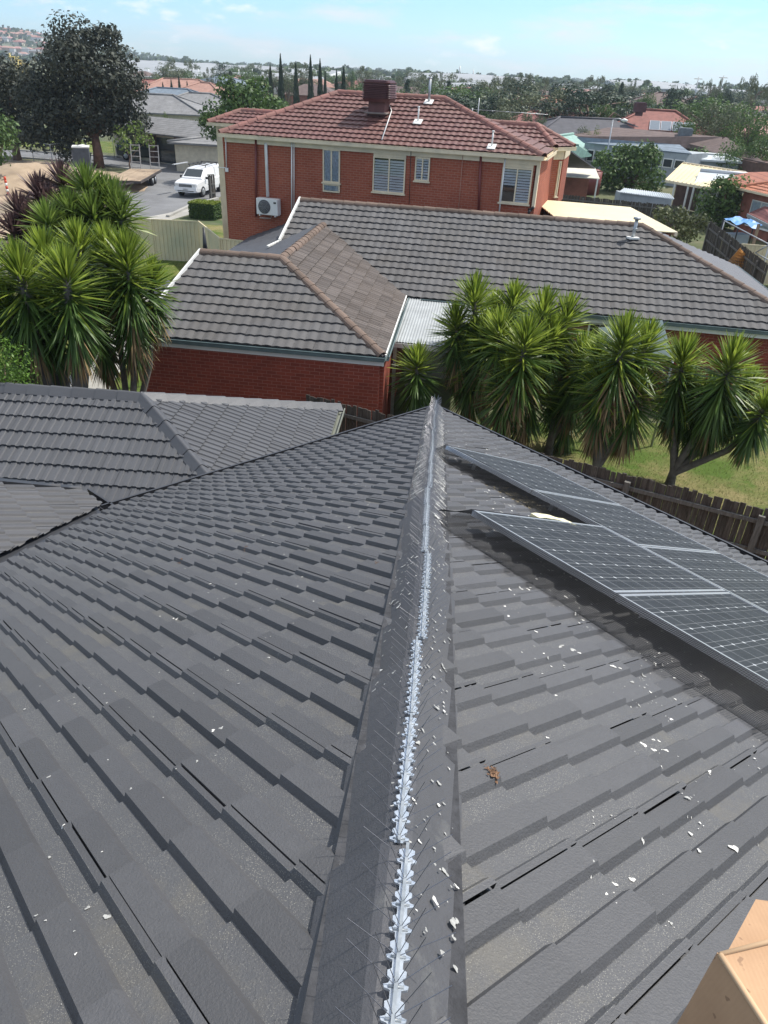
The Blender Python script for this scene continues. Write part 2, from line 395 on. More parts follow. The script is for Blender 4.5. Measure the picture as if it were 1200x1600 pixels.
# bedding under the caps, valley sheet, gutters, walls
mb = MB(); y_ = nh.cross(hip).normalized()
for s_ in (-1, 1):
    a, b = C0+y_*s_*.110-nh*.03, TOP+y_*s_*.110-nh*.03
    mb.box((a+b)/2, ((b-a).length, .04, .075), ax=(hip, y_, nh))
mb.build('bedding_mortar', M['mortar'], home)
cap_run(home, M['cap_dark'], C0+hip*.03-nh*.0, TOP, nh, l=.42, hw=.137, ap=.088, drop=.024, lip=.022)
mb = MB(); gutter_run(mb, K, C0+dr(HZ+45)*.12, dr(HZ-45)); gutter_run(mb, C0, PLR.P(12, 0), dr(HZ+45)); gutter_run(mb, K+dr(HZ+45)*.0, Q1, dr(HZ+45), h=.11)
e1 = (q2-Q1); e1.z = 0; e1.normalize(); gutter_run(mb, Q1, Q1+e1*4, V((-e1.y, e1.x, 0)) if (-e1.y)*0+e1.x < 0 else V((e1.y, -e1.x, 0)))
mb.beam(Q1+V((0, 0, .03)), q2+V((0, 0, .03)), .09, .07); mb.build('gutter', M['gutter_dark'], home)
mb = MB(); vy = dr(HZ+90); hh = hip
for s_, up in ((-1, .05), (1, .05)):
    a, b = K, K-hip*9
    mb.add([a-nh*0+V((0, 0, -.035)), b+V((0, 0, -.035)), b+vy*s_*.16+V((0, 0, .02)), a+vy*s_*.16+V((0, 0, .02))], [(0, 1, 2, 3) if s_ > 0 else (3, 2, 1, 0)])
mb.build('valley_flashing', M['gutter_dark'], home)
mb = MB(); ins = .45
w0 = C0+dr(HZ-45+180)*ins+dr(HZ+45+180)*ins
def wallbox(mb, pts, z0, z1, t=.2):
    for a, b in zip(pts, pts[1:]):
        a, b = V((a[0], a[1], 0)), V((b[0], b[1], 0)); mb.box((a+b)/2+V((0, 0, (z0+z1)/2)), ((b-a).length, t, z1-z0), ax=((b-a).normalized(), V((-(b-a).y, (b-a).x, 0)).normalized(), V((0, 0, 1))))
wallbox(mb, [w0-dr(HZ+45)*4.3, w0, w0+dr(HZ+135)*13], 0, C0.z-.05)
mb.build('wall', M['brick_house'], home)

# ---------------------------------------------------------------- bird spikes on the hip
def mk_poly():
    m_, t, b = nmat('clear_polycarbonate'); col = mixc(t, noise(t, objc(t), 30, 4, .6, .35, .65), (.30, .34, .37, 1), (.52, .56, .59, 1))
    t.links.new(col, b.inputs['Base Color']); b.inputs['Roughness'].default_value = .38; b.inputs['Transmission Weight'].default_value = .45; b.inputs['IOR'].default_value = 1.5; return m_
M['spikebase'] = mk_poly(); M['wire'] = plain('steel_wire', (.30, .30, .32), .35, .05, metal=.9)
ords = ['first', 'second', 'third', 'fourth', 'fifth', 'sixth', 'seventh', 'eighth', 'ninth', 'tenth', 'eleventh', 'twelfth', 'thirteenth', 'fourteenth', 'fifteenth', 'sixteenth', 'seventeenth', 'eighteenth', 'nineteenth', 'twentieth', 'twenty-first', 'twenty-second']
rnd = random.Random(5)
up_ = nh
for k in range(22):
    t0 = .40+k*.4985; ln = .494
    offs = .012*math.sin(k*1.3)-.010 if k < 5 else .006*math.sin(k*2.1)
    a = P0+hip*t0+y_*offs+up_*.100; yaw = rnd.gauss(0, .010); x = (hip+y_*yaw).normalized(); y = up_.cross(x).normalized()
    rt = thing('bird_spike_strip', a, ('clear plastic bird spike strip on the hip capping, %s from the photo bottom' % ords[k]) if k < 21 else 'clear plastic bird spike strip splayed over the far tip of the hip', 'bird spikes', 'bird spike strips along the hip')
    mb = MB(); outl = []
    nseg = 9; pit = ln/nseg
    for i in range(nseg):
        b = i*pit
        outl += [(b+.0, .0085), (b+.006, .0085), (b+.009, .0175), (b+.015, .0195), (b+.018, .012), (b+.026, .009), (b+.031, .0145), (b+.041, .0150), (b+.045, .0085)]
    vs = [a+x*p+y*q for p, q in outl]+[a+x*p-y*q for p, q in outl]
    n = len(outl); top = [v+up_*.004 for v in vs]
    fs = []
    for i in range(n-1):
        fs.append((2*n+i, 2*n+i+1, 3*n+i+1, 3*n+i)); fs.append((i, i+1, 2*n+i+1, 2*n+i)); fs.append((3*n+i, 3*n+i+1, n+i+1, n+i))
    mb.add(vs+top, fs)
    mb.box(a+x*ln/2+up_*.007, (ln, .006, .008), ax=(x, y, up_))
    for i in range(nseg): mb.tube([a+x*(i*pit+.012)+up_*.004-y*.012, a+x*(i*pit+.012)+up_*.004+y*.012], .0028, 5)
    mb.build('plastic_base', M['spikebase'], rt)
    for i in range(nseg):
        mw = MB()
        for sgn in (-1, 1):
            for q, (ang, fx) in enumerate(((R(52), .10), (R(22), -.05))):
                ang += rnd.gauss(0, .05); ll = .10
                s0 = a+x*(i*pit+.012+.004*q)+up_*.006
                mw.tube([s0, s0+(y*sgn*math.sin(ang)+up_*math.cos(ang)+x*(fx+rnd.gauss(0, .03))).normalized()*ll], .00075 if k < 12 else .0010, 3, cap=False)
        mw.build('wire_spikes', M['wire'], rt)
# dark joint line down the middle of the strips is the channel shadow; flashing strip glued under them near the top is part of the base

# ---------------------------------------------------------------- solar panels
def cellmat():
    m_, t, b = nmat('solar_cells'); uv = uvnode(t); sx = t.nodes.new('ShaderNodeSeparateXYZ'); t.links.new(uv, sx.inputs[0])
    fu, fv = math_(t, 'ABSOLUTE', math_(t, 'SUBTRACT', math_(t, 'FRACT', sx.outputs[0]), .5)), math_(t, 'ABSOLUTE', math_(t, 'SUBTRACT', math_(t, 'FRACT', sx.outputs[1]), .5))
    line = math_(t, 'MAXIMUM', math_(t, 'GREATER_THAN', fu, .491), math_(t, 'GREATER_THAN', fv, .491))
    dia = math_(t, 'GREATER_THAN', math_(t, 'ADD', fu, fv), .925)
    bb = math_(t, 'ABSOLUTE', math_(t, 'SUBTRACT', math_(t, 'FRACT', math_(t, 'ADD', math_(t, 'MULTIPLY', sx.outputs[0], 2), .0)), .5))
    bus = math_(t, 'LESS_THAN', bb, .018)
    wn = t.nodes.new('ShaderNodeTexWhiteNoise'); wn.noise_dimensions = '2D'; fl = t.nodes.new('ShaderNodeVectorMath'); fl.operation = 'FLOOR'; t.links.new(uv, fl.inputs[0]); t.links.new(fl.outputs[0], wn.inputs[0])
    c = mixc(t, wn.outputs[0], (.016, .018, .021, 1), (.024, .027, .030, 1))
    c = mixc(t, math_(t, 'MULTIPLY', noise(t, objc(t), 9, 7, .8, .45, .75), .5), c, (.055, .060, .070, 1))
    c = mixc(t, math_(t, 'MULTIPLY', bus, .5), c, (.25, .26, .26, 1))
    c = mixc(t, math_(t, 'MAXIMUM', math_(t, 'MULTIPLY', line, .6), dia), c, (.40, .42, .43, 1))
    t.links.new(c, b.inputs['Base Color']); b.inputs['Roughness'].default_value = .5; b.inputs['Specular IOR Level'].default_value = .25
    return m_
M['cells'] = cellmat()
PU0, PS0, PH, PW, PLn = 4.935, -5.054, .139, .992, 1.598
A_, D_, NN = PLR.a, PLR.dn, PLR.n
def PP(u, s_, h=0): return PLR.P(u, s_, h)
def solar(u, s_, label):
    o = thing('solar_panel', PP(u, s_, PH), label, 'solar panel', 'solar panels on the right roof slope')
    fr = MB(); ax = (A_, D_, NN); t = .022; th = .036
    for du in (t/2, PW-t/2): fr.box(PP(u+du, s_+PLn/2, PH), (t, PLn, th), ax=ax)
    for dv in (t/2, PLn-t/2): fr.box(PP(u+PW/2, s_+dv, PH+.001), (PW-2*t, t, th), ax=ax)
    fr.build('frame', M['alu'], o)
    g = MB(); q = [(u+t, s_+t), (u+PW-t, s_+t), (u+PW-t, s_+PLn-t), (u+t, s_+PLn-t)]
    g.add([PP(x, y, PH+.012) for x, y in q], [(0, 1, 2, 3)], 0, [[(0.04, .04), (5.96, .04), (5.96, 9.96), (.04, 9.96)]])
    g.add([PP(x, y, PH-.010) for x, y in q], [(3, 2, 1, 0)], 1)
    g.build('cell_sheet', [M['cells'], M['white']], o)
for k, lb in ((0, 'solar panel of the nearer row, the one closest to the capped hip'), (1, 'solar panel of the nearer row running out of the right edge')): solar(PU0+k*1.008, PS0, lb)
for k, lb in ((0, 'solar panel at the far tip of the array, beside the upper hip'), (1, 'solar panel of the far row between the tip panel and the end panel'), (2, 'solar panel of the far row nearest the right edge above the fence')): solar(3.255+k*1.003, PS0+PLn+.02, lb)
rl = MB()
for s_, a, b in ((PS0+.35, PU0-.05, PU0+2.1), (PS0+1.2, PU0-.05, PU0+2.1), (PS0+PLn+.35, 3.2, 6.3), (PS0+PLn+1.2, 3.2, 6.3)):
    rl.box(PP((a+b)/2, s_, PH-.045), (b-a, .04, .05), ax=(A_, D_, NN))
    k = a+.2
    while k < b: rl.box(PP(k, s_, .055), (.04, .05, .09), ax=(A_, D_, NN)); k += .9
tag(rl.build('mounting_rail', M['alu']), 'aluminium mounting rails under the solar panels', 'mounting rails')
# wire bird mesh clipped to the panel edges and flaring out onto the tiles
def bird_mesh(name, a0, a1, out0, out1, label, h0=PH+.02, step=.0115, wob=.015, seed=1):
    """a0,a1: (u,s) along the panel edge; out: (du,ds) where the skirt meets the tiles at either end"""
    rnd = random.Random(seed); mb = MB(); ln = math.hypot(a1[0]-a0[0], a1[1]-a0[1]); n = int(ln/step); m_ = int(math.hypot(out0[0], out0[1])/step*1.15)
    ph = [rnd.uniform(0, 6.3) for _ in range(4)]
    def pt(i, j):
        t = i/n; r_ = j/m_
        du = out0[0]*(1-t)+out1[0]*t; ds = out0[1]*(1-t)+out1[1]*t
        wv = wob*math.sin(t*ln*5+ph[0])*r_+wob*.6*math.sin(t*ln*13+ph[1])*r_
        u = a0[0]+(a1[0]-a0[0])*t+du*(r_+wv); s_ = a0[1]+(a1[1]-a0[1])*t+ds*(r_+wv)
        h = h0*(1-r_)**1.25+.05*r_+.012*math.sin(t*ln*9+ph[2])*r_*(1-r_)*4
        return PP(u, s_, h)
    G = [[pt(i, j) for j in range(m_+1)] for i in range(n+1)]
    rr = .0011
    def rib(pts, side):
        vs = []
        for p in pts: vs += [p-side*rr, p+side*rr]
        mb.add(vs, [(2*i, 2*i+1, 2*i+3, 2*i+2) for i in range(len(pts)-1)])
        vs = []
        for p in pts: vs += [p-NN*rr, p+NN*rr]
        mb.add(vs, [(2*i, 2*i+1, 2*i+3, 2*i+2) for i in range(len(pts)-1)])
    for i in range(n+1): rib(G[i], (V(G[min(i+1, n)][0])-V(G[max(i-1, 0)][0])).normalized())
    for j in range(m_+1):
        sd_ = (G[0][min(j+1, m_)]-G[0][max(j-1, 0)]).normalized(); rib([G[i][j] for i in range(n+1)], sd_)
    return tag(mb.build(name, M['mesh']), label, 'bird mesh', 'wire bird mesh around the panels')
M['mesh'] = plain('black_mesh_wire', (.035, .036, .038), .4, .1)
bird_mesh('bird_mesh', (PU0-.01, PS0-.006), (PU0+2.6, PS0-.006), (-.05, -.25), (-.02, -.36), 'fine black wire mesh skirt along the front edge of the nearer panels', seed=2)
bird_mesh('bird_mesh', (PU0-.006, PS0+.9), (PU0-.006, PS0-.006), (-.20, .02), (-.26, -.10), 'wire mesh skirt flaring off the corner of the nearer panels', seed=3)
bird_mesh('bird_mesh', (3.255, PS0+PLn+.01), (4.92, PS0+PLn+.01), (-.02, -.17), (-.03, -.12), 'wire mesh curled along the edge of the farther panels', h0=PH+.03, seed=4)
bird_mesh('bird_mesh', (3.25, PS0+PLn+.6), (3.25, PS0+PLn+.01), (-.12, .02), (-.10, -.06), 'wire mesh on the far tip of the panel array', seed=6)

# ---------------------------------------------------------------- droppings, debris
M['dropping'] = plain('bird_dropping', (.60, .59, .55), .8, .35, 120, .3)
M['dropping2'] = plain('grey_dropping', (.34, .34, .32), .8, .25, 60, .3)
def splat(mb, c, ax, ay, r_, rnd, surf, mi=0, el=1.0, lift=.0012, dome=.0):
    n = 12; ang = rnd.uniform(0, 6.28); pts = []; dome = .0003; lift = min(lift, .0014); r_ *= .85; lobes = [1]*4; pa, pb = rnd.uniform(0, 6.28), rnd.uniform(0, 6.28)
    for i in range(n):
        t = 2*math.pi*i/n; q = r_*(.78+.22*math.sin(2*t+pa)+.2*math.sin(3*t+pb)+rnd.uniform(-.12, .12))
        x, y = q*(1+(el-1)*.6)*math.cos(t), q*math.sin(t)
        pts.append((x*math.cos(ang)-y*math.sin(ang), x*math.sin(ang)+y*math.cos(ang)))
    p0 = surf(c[0], c[1], lift)
    if max((surf(c[0]+x, c[1]+y, lift)-p0).length-math.hypot(x, y) for x, y in pts) > .004: return
    vs = [surf(c[0]+x, c[1]+y, lift) for x, y in pts]+[surf(c[0]+.5*x, c[1]+.5*y, lift+dome*.8) for x, y in pts]+[surf(c[0], c[1], lift+dome)]
    fs = [(i, (i+1) % n, n+(i+1) % n, n+i) for i in range(n)]+[(n+i, n+(i+1) % n, 2*n) for i in range(n)]
    mb.add(vs, fs, mi)
rnd = random.Random(21); mb = MB()
for i in range(1250):       # right slope: thick near the panels
    if i < 850:
        u, s_ = rnd.uniform(4.0, 7.6), rnd.uniform(-7.4, -4.4)
        if -u+.15 > s_+.0 and False: continue
    else: u, s_ = rnd.uniform(1.4, 5.2), rnd.uniform(-5.2, -1.5)
    if abs(s_) > abs(u)*.999: s_ = -abs(u)*rnd.uniform(.5, .95)
    if rnd.random() < .25:
        for _ in range(4): splat(mb, (u+rnd.gauss(0, .02), s_+rnd.gauss(0, .02)), 0, 0, rnd.uniform(.0012, .003), rnd, PLR.S, 0, 1, dome=.001)
    splat(mb, (u, s_), 0, 0, min(.016, abs(rnd.gauss(0, .0060))+.0026), rnd, PLR.S, rnd.choice((0, 0, 1)), rnd.choice((1, 1, 1.4)), dome=.002)
for i in range(900):
    s_ = -rnd.uniform(.3, 7.3); u = s_-rnd.uniform(-.0, 2.6)*rnd.random(); u = min(u, s_-.0)
    q = rnd.random()
    u = s_*1.0+rnd.uniform(0, 1)*0-(-s_)*0
    u = -(-s_)+0.0
    # hip on the left slope runs where u = s; points lie on the far-left side of it
    u = s_+rnd.uniform(-.2, 2.2)*0
    u = s_-.16-abs(rnd.gauss(0, 1.6))*0 if False else -abs(s_)*1.0
    u = -(abs(s_))+.0
    u -= 0
    u = -abs(s_)-0.15-rnd.expovariate(1.0) if rnd.random() < 0 else -abs(s_)+0
    mb_ok = True
    uu = -abs(s_)-.16-rnd.expovariate(.9)
    splat(mb, (uu, s_), 0, 0, min(.010, abs(rnd.gauss(0, .0032))+.0018), rnd, PLL.S, rnd.choice((0, 1, 1)), rnd.choice((1, 1, 1.4)), dome=.002)
tag(mb.build('bird_droppings', [M['dropping'], M['dropping2']]), 'scattered white bird droppings spattered over the tiles and capping', 'droppings', kind='stuff')
mb = MB()
def capsurf(t, y, lift):
    dd = (11.005-t)/.42017; fr = dd-math.floor(dd); s_ = 1.05-.065*fr; ay = abs(y)/s_
    hgt = (.087-ay*.1 if ay < .010 else .087-(ay-.010)*.5 if ay < .028 else .078-(ay-.028)*.9358)+.014-.016*fr+.0028
    return P0+hip*t+y_*y+nh*(hgt+lift)
for i in range(2700):
    t = .7+rnd.random()*10.1 if rnd.random() < .5 else rnd.gauss(6.3, 1.9); y = rnd.uniform(-.12, .12)
    if abs(y) < .02 or t < .6 or t > 10.8: continue
    p = rnd.random()
    if p < (.6 if t > 3.4 else 0):     # streaks running down off the crown
        w_ = abs(rnd.gauss(0, .0026))+.0014; ln = rnd.uniform(.015, .05)*(1.5 if t > 4 else 1); sg = 1 if y > 0 else -1
        y0 = y; y1 = max(-.130, min(.130, y+sg*ln)); sl = rnd.uniform(.2, .8)*ln
        vs = [capsurf(t+sl*k/3+e*w_*rnd.uniform(.5, 1), y0+(y1-y0)*k/3, .0022) for k in range(4) for e in (-1, 1)]
        mb.add(vs, [(2*k, 2*k+1, 2*k+3, 2*k+2) for k in range(3)], rnd.choice((0, 1)))
    else: splat(mb, (t, y), 0, 0, min(.010, abs(rnd.gauss(0, .0034))+.0016), rnd, capsurf, rnd.choice((0, 1, 1)), rnd.choice((1, 1.6)), lift=.0022, dome=.0015)
tag(mb.build('bird_droppings', [M['dropping'], M['dropping2']]), 'white streaks of bird droppings running down the hip capping', 'droppings', kind='stuff')
M['leaf_litter'] = plain('dry_litter', (.16, .09, .05), .9, .5, 40)
M['nest'] = plain('dry_straw', (.20, .17, .11), .9, .5, 60)
def litter(name, c, r_, n, mt, label, cat, surf=PLR.S, seed=1, ln=.014, flat=.15):
    rnd = random.Random(seed); mb = MB()
    for i in range(n):
        u, s_ = c[0]+rnd.gauss(0, r_), c[1]+rnd.gauss(0, r_*.6); p = surf(u, s_, .002+abs(rnd.gauss(0, .002))); d_ = V((rnd.gauss(0, 1), rnd.gauss(0, 1), rnd.gauss(0, flat))).normalized()
        l_ = ln*rnd.uniform(.4, 1.2); sd_ = d_.cross(V((0, 0, 1))).normalized()*l_*rnd.uniform(.05, .3)
        mb.add([p-d_*l_/2, p+sd_, p+d_*l_/2+V((0, 0, .004)), p-sd_], [(0, 1, 2, 3)])
    return tag(mb.build(name, mt), label, cat, kind='stuff' if n > 60 else None)
litter('dry_debris', PLR.pix(758, 1231), .013, 60, M['leaf_litter'], 'small rusty brown clump of dry debris on the tiles right of the hip', 'debris', seed=4)
litter('nest_straw', PLR.pix(812, 786), .13, 420, M['nest'], 'dry nest straw and litter heaped on the tiles between the panel rows', 'nest litter', seed=5, ln=.05)
litter('dry_leaf', PLL.pix(284, 884), .012, 14, M['leaf_litter'], 'brown dry leaf scrap on the left slope, middle of the tiles', 'leaf', surf=PLL.S, seed=6)
litter('dry_leaf', PLL.pix(386, 865), .010, 12, M['leaf_litter'], 'small dry leaf scrap on the left slope, further up toward the hip', 'leaf', surf=PLL.S, seed=7)
litter('dry_leaf', PLL.pix(592, 892), .010, 12, M['leaf_litter'], 'brown curled leaf lodged against the left edge of the hip capping', 'leaf', surf=PLL.S, seed=8)
# yellow insulation slab poking out behind the near panel row
M['foam'] = plain('pale_yellow_foam', (.66, .62, .40), .85, .12, 14, .4)
mb = MB(); rnd = random.Random(3); ua, ub = PLR.pix(840, 805, .15), PLR.pix(908, 822, .15)
n = 10; vs = []
for i in range(n+1):
    f = i/n; u = ua[0]+(ub[0]-ua[0])*f; s_ = ua[1]+(ub[1]-ua[1])*f; hgt = .140+.018*math.sin(f*math.pi)**.5+rnd.uniform(-.004, .004)
    for (q, hh_) in ((.02, hgt-.04), (.02, hgt), (-.06, hgt), (-.06, hgt-.04)):
        vs.append(PP(u+q, s_+.01, hh_))
fs = [(4*i+k, 4*i+(k+1) % 4, 4*i+4+(k+1) % 4, 4*i+4+k) for i in range(n) for k in range(4)]+[(0, 1, 2, 3), (4*n+3, 4*n+2, 4*n+1, 4*n)]
mb.add(vs, fs); tag(mb.build('insulation_scrap', M['foam']), 'pale yellow foam scrap poking out behind the nearer solar panel', 'foam scrap')

# ---------------------------------------------------------------- cardboard box
def cardmat():
    m_, t, b = nmat('cardboard'); uv = uvnode(t); oc = objc(t)
    wv = t.nodes.new('ShaderNodeTexWave'); wv.inputs['Scale'].default_value = 60; t.links.new(uv, wv.inputs[0]); wv.inputs['Distortion'].default_value = .2
    c = mixc(t, noise(t, oc, 9, 5, .6), (.35, .21, .115, 1), (.44, .275, .155, 1)); c = mixc(t, math_(t, 'MULTIPLY', wv.outputs[0], .08), c, (.30, .18, .09, 1))
    c = mixc(t, math_(t, 'MULTIPLY', noise(t, oc, 70, 2, .5, .68, .72), .6), c, (.16, .09, .05, 1))
    t.links.new(c, b.inputs['Base Color']); b.inputs['Roughness'].default_value = .8; bump(t, b, wv.outputs[0], .08, .002); return m_
M['card'] = cardmat()
Kb = V((0, 0, CZ))+ray(1124, 1494)*(.80)
bx = thing('cardboard_box', Kb, 'open brown cardboard box on the tiles in the bottom right corner', 'cardboard box')
def rp_(px, py, t): return V((0, 0, CZ))+ray(px, py)*t
# box edges leave the near top corner Kb: one to the right-back, one toward the camera-right
eR = (rp_(1330, 1440, .86)-Kb); eD = (rp_(1270, 1720, .68)-Kb); eV = (rp_(985, 1740, .90)-Kb)
def thick(mb, P_, t=.004):
    n = (P_[1]-P_[0]).cross(P_[2]-P_[0]).normalized(); mb.prism(P_, n*t)
mb = MB(); thick(mb, [Kb, Kb+eD, Kb+eD+eV, Kb+eV]); mb.build('side_panel', M['card'], bx)
mb = MB(); thick(mb, [Kb+V((0, 0, .004)), Kb+eR, Kb+eR+eD, Kb+eD]); mb.build('top_flap', M['card'], bx); mb = MB(); mb.tube([Kb+V((0, 0, .003)), Kb+eD+V((0, 0, .003))], .0035, 6); mb.tube([Kb+V((0, 0, .003)), Kb+eR+V((0, 0, .003))], .003, 6); mb.build('fold_edge', plain('worn_card_edge', (.50, .34, .20), .85, .1), bx)
mb = MB(); thick(mb, [Kb+eR, Kb+V((.006, 0, .004)), rp_(1181, 1405, .87), rp_(1330, 1425, .95)]); mb.build('back_flap', M['card'], bx)
mb = MB(); thick(mb, [Kb, Kb+eR, Kb+eR+eV, Kb+eV]); mb.build('back_panel', M['card'], bx)

# ---------------------------------------------------------------- lower grey hip roof on the left
def plane_pt(A, B, X, **k):
    A, B, X = V(A), V(B), V(X); a = (B-A); a.z = 0; a.normalize(); side = V((a.y, -a.x, 0)); hdist = -(X-A).dot(side)
    return plane_from_eave(A, B, math.degrees(math.atan2(X.z-A.z, hdist)), **k)
zr = 3.25
E0 = atz(222, 621, zr); Wl = atz(0, 606, zr); azr = math.degrees(math.atan2((E0-Wl).x, (E0-Wl).y)); LH = 3.07; tt = math.tan(R(22.5))
cb = E0+dr(azr-45)*LH*2**.5-V((0, 0, LH*tt)); cf = E0+dr(azr+45)*LH*2**.5-V((0, 0, LH*tt))
low = thing('garage_building', (E0.x, E0.y, 0), 'lower blue-grey tiled hip roof at left between the foreground roof and the brick garage', 'garage')
ea = dr(azr); ES = E0-ea*6
kw = dict(tw=.295, g=.335, th=.03, gap=.010)
pA = Plane(cf, ea, dr(azr+90, 22.5), **kw); pB = Plane(cb, dr(azr+90), dr(azr, 22.5), **kw); pC = Plane(cb, -ea, dr(azr-90, 22.5), **kw)
tile_roof('roof_slope', low, M['tile_low'], pA, [[cf, E0, ES, cf-ea*9.1]], 31)
tile_roof('roof_slope', low, M['tile_low'], pB, [[cb, cf, E0]], 32)
tile_roof('roof_slope', low, M['tile_low'], pC, [[cb, E0, ES, cb-ea*9.1]], 33)
up1 = V((0, 0, 1))
cap_run(low, M['tile_low'], cf, E0, (pA.n+pB.n).normalized(), hw=.14, ap=.10, drop=.02)
cap_run(low, M['tile_low'], cb, E0, (pC.n+pB.n).normalized(), hw=.14, ap=.10, drop=.02)
cap_run(low, M['tile_low'], ES, E0, up1, hw=.14, ap=.10, drop=.03)
mb = MB(); gutter_run(mb, cb, cf, ea); gutter_run(mb, cb-ea*9, cb, dr(azr-90)); gutter_run(mb, cf-ea*9, cf, dr(azr+90)); mb.build('gutter', plain('pale_olive_gutter', (.16, .17, .14), .5, .1), low)
mb = MB(); q = .4; wallbox(mb, [cb-ea*(9)-dr(azr-90)*q, cb-ea*q-dr(azr-90)*q, cf-ea*q-dr(azr+90)*q, cf-ea*9-dr(azr+90)*q], 0, cb.z-.06); mb.build('wall', M['brick_red'], low)

# ---------------------------------------------------------------- neighbour: single-storey brick house with garage wing
kn = dict(prof=PR_ROMAN, tw=.25, g=.335, th=.037, gap=.013)
nb = thing('brick_house', atz(600, 558, 2.5)*1.0-V((0, 0, 2.5)), 'single-storey red brick house with weathered grey-brown tiled roofs behind the spiky palms', 'house')
gA, gB = atz(208, 523.0, 2.5), atz(600, 558, 2.5); gBk = atz(633, 464, 2.5)
pF = plane_from_eave(gA, gB, 22.5, **kn)
P1 = onp(440, 403, pF.O, pF.n); P0L = onp(314, 393, pF.O, pF.n); P1 = V((P1.x, P1.y, (P1.z+P0L.z)/2)); P1 = pF.P(*pF.uv(P1)); P0L = pF.P(pF.uv(P0L)[0], pF.uv(P1)[1])
rows = abs(pF.uv(P1)[1])
pF.g = rows/10.3
tile_roof('roof_slope', nb, M['tile_brown'], pF, [[gA, gB, P1, P0L]], 41, jit=1.5)
pR = plane_pt(gB, gBk, P1, **dict(kn, prof=PR_SMALL, tw=.17)); P2 = onp(505, 351, pR.O, pR.n)
tile_roof('roof_slope', nb, M['tile_brown2'], pR, [[gB, gBk+(gBk-gB).normalized()*.3, P2, P1]], 42)
rdir = (P2-P1); rdir.z = 0; rdir.normalize()
pLf = plane_pt(P2, P1, P2+V((1, 0, .2)), **kn); side = V((-rdir.y, rdir.x, 0)); pLf = Plane(P1, -rdir, side*math.cos(R(22.5))-V((0, 0, math.sin(R(22.5)))), **kn)
plf_pts = [onp(358, 393, pLf.O, pLf.n), onp(417, 353, pLf.O, pLf.n), onp(452, 345, pLf.O, pLf.n)]
tile_roof('roof_slope', nb, M['tile_low'], pLf, [[P1-rdir*.0, pLf.P(*pLf.uv(plf_pts[0])), pLf.P(*pLf.uv(plf_pts[1])), pLf.P(*pLf.uv(plf_pts[2])), P2+rdir*1.2]], 43)
mA, mB_ = atz(633, 464, 2.5), atz(1200, 517, 2.5)
pM = plane_from_eave(mA, mB_, 22.5, **kn); m1 = onp(470, 310, pM.O, pM.n); m2 = onp(1003, 355, pM.O, pM.n); mv = (pM.uv(m1)[1]+pM.uv(m2)[1])/2
print('main ridge v', pM.uv(m1), pM.uv(m2), 'garage rows', rows, 'P2', P2, onp(505, 351, pM.O, pM.n))
m1 = pM.P(pM.uv(m1)[0], mv); m2 = pM.P(pM.uv(m2)[0], mv); rise = m2.z-2.5; run = rise/math.tan(R(22.5))
hipb = onp(1200, 463, pM.O, pM.n); hd_ = (V(pM.uv(hipb))-V(pM.uv(m2)) if False else None)
u2, v2 = pM.uv(m2); uh, vh = pM.uv(hipb); uc = 11.75; mC = pM.P(uc, 0)
vl = pM.uv(onp(437, 379, pM.O, pM.n)); P2m = pM.uv(onp(505, 351, pM.O, pM.n))
tile_roof('roof_slope', nb, M['tile_brown'], pM, [[(pM.uv(mA)[0]-.3, 0), (uc, 0), (u2, v2), (P2m[0], v2), P2m], [P2m, (P2m[0], v2), pM.uv(m1), vl]], 44, jit=1.5)
mback = pM.P(11.1, 0)+V((pM.dn.x, pM.dn.y, 0)).normalized()*-2*run
hd2 = mback-mC
pH = plane_pt(mC, mback, m2, **kn)
tile_roof('roof_slope', nb, M['tile_low'], pH, [[mC, mback, m2]], 45)
pBk = plane_from_eave(mback, mback-pM.a*13, 22.5, **kn)
mb = MB(); mb.prism([mback, mback-pM.a*(uc+1), m1, m2], V((0, 0, -.04))); mb.build('roof_slope', M['tile_brown'], nb)
kc = dict(hw=.13, ap=.085, drop=.045, rounded=True)
cap_run(nb, M['cap_brown'], gB+(P1-gB).normalized()*.05, P1, (pF.n+pR.n).normalized(), **kc)
cap_run(nb, M['cap_brown'], P0L, P1, up1, seed=5, **kc)
cap_run(nb, M['cap_brown'], P1, P2, up1, seed=6, **kc)
cap_run(nb, M['cap_brown'], mC, m2, (pM.n+pH.n).normalized(), seed=7, **kc)
cap_run(nb, M['cap_brown'], m1, m2, up1, seed=8, **kc)
mb = MB()
mb.beam(P0L+V((0, 0, .02)), gA+V((0, 0, .02)), .05, .16); mb.build('barge_board', M['white'], nb); mb = MB()
g1 = pM.P(*vl, .06); mb.beam(m1+V((0, 0, .05)), g1, .06, .12); mb.build('verge_flashing', M['white'], nb); mb = MB(); mb.beam(g1, onp(418, 385, g1, V((0, 0, 1))), .07, .05)
mb.build('valley_flashing', M['white'], nb); mb = MB(); mb.beam(gB+V((.04, 0, .03)), gBk+V((.04, 0, .03)), .03, .05)
mb.build('verge_flashing', M['white'], nb)
mb = MB(); fo = V((pF.dn.x, pF.dn.y, 0)).normalized(); fm = V((pM.dn.x, pM.dn.y, 0)).normalized(); fr_ = V((pR.dn.x, pR.dn.y, 0)).normalized()
gutter_run(mb, gA, gB+V((.03, 0, 0)), fo); gutter_run(mb, pM.P(.5, 0), mC, fm); gutter_run(mb, gB, gBk, fr_); gutter_run(mb, mC, mback, V((pH.dn.x, pH.dn.y, 0)))
mb.build('gutter', M['gutter_teal'], nb)
mb = MB()
for a, b, o_ in ((gA, gB, fo), (pM.P(.5, 0), mC, fm), (gB, gBk, fr_)):
    d_ = (b-a).normalized(); mb.box((a+b)/2-o_*.03+V((0, 0, -.15)), ((b-a).length, .025, .17), ax=(d_, o_, V((0, 0, 1))))
mb.build('fascia', M['white'], nb)
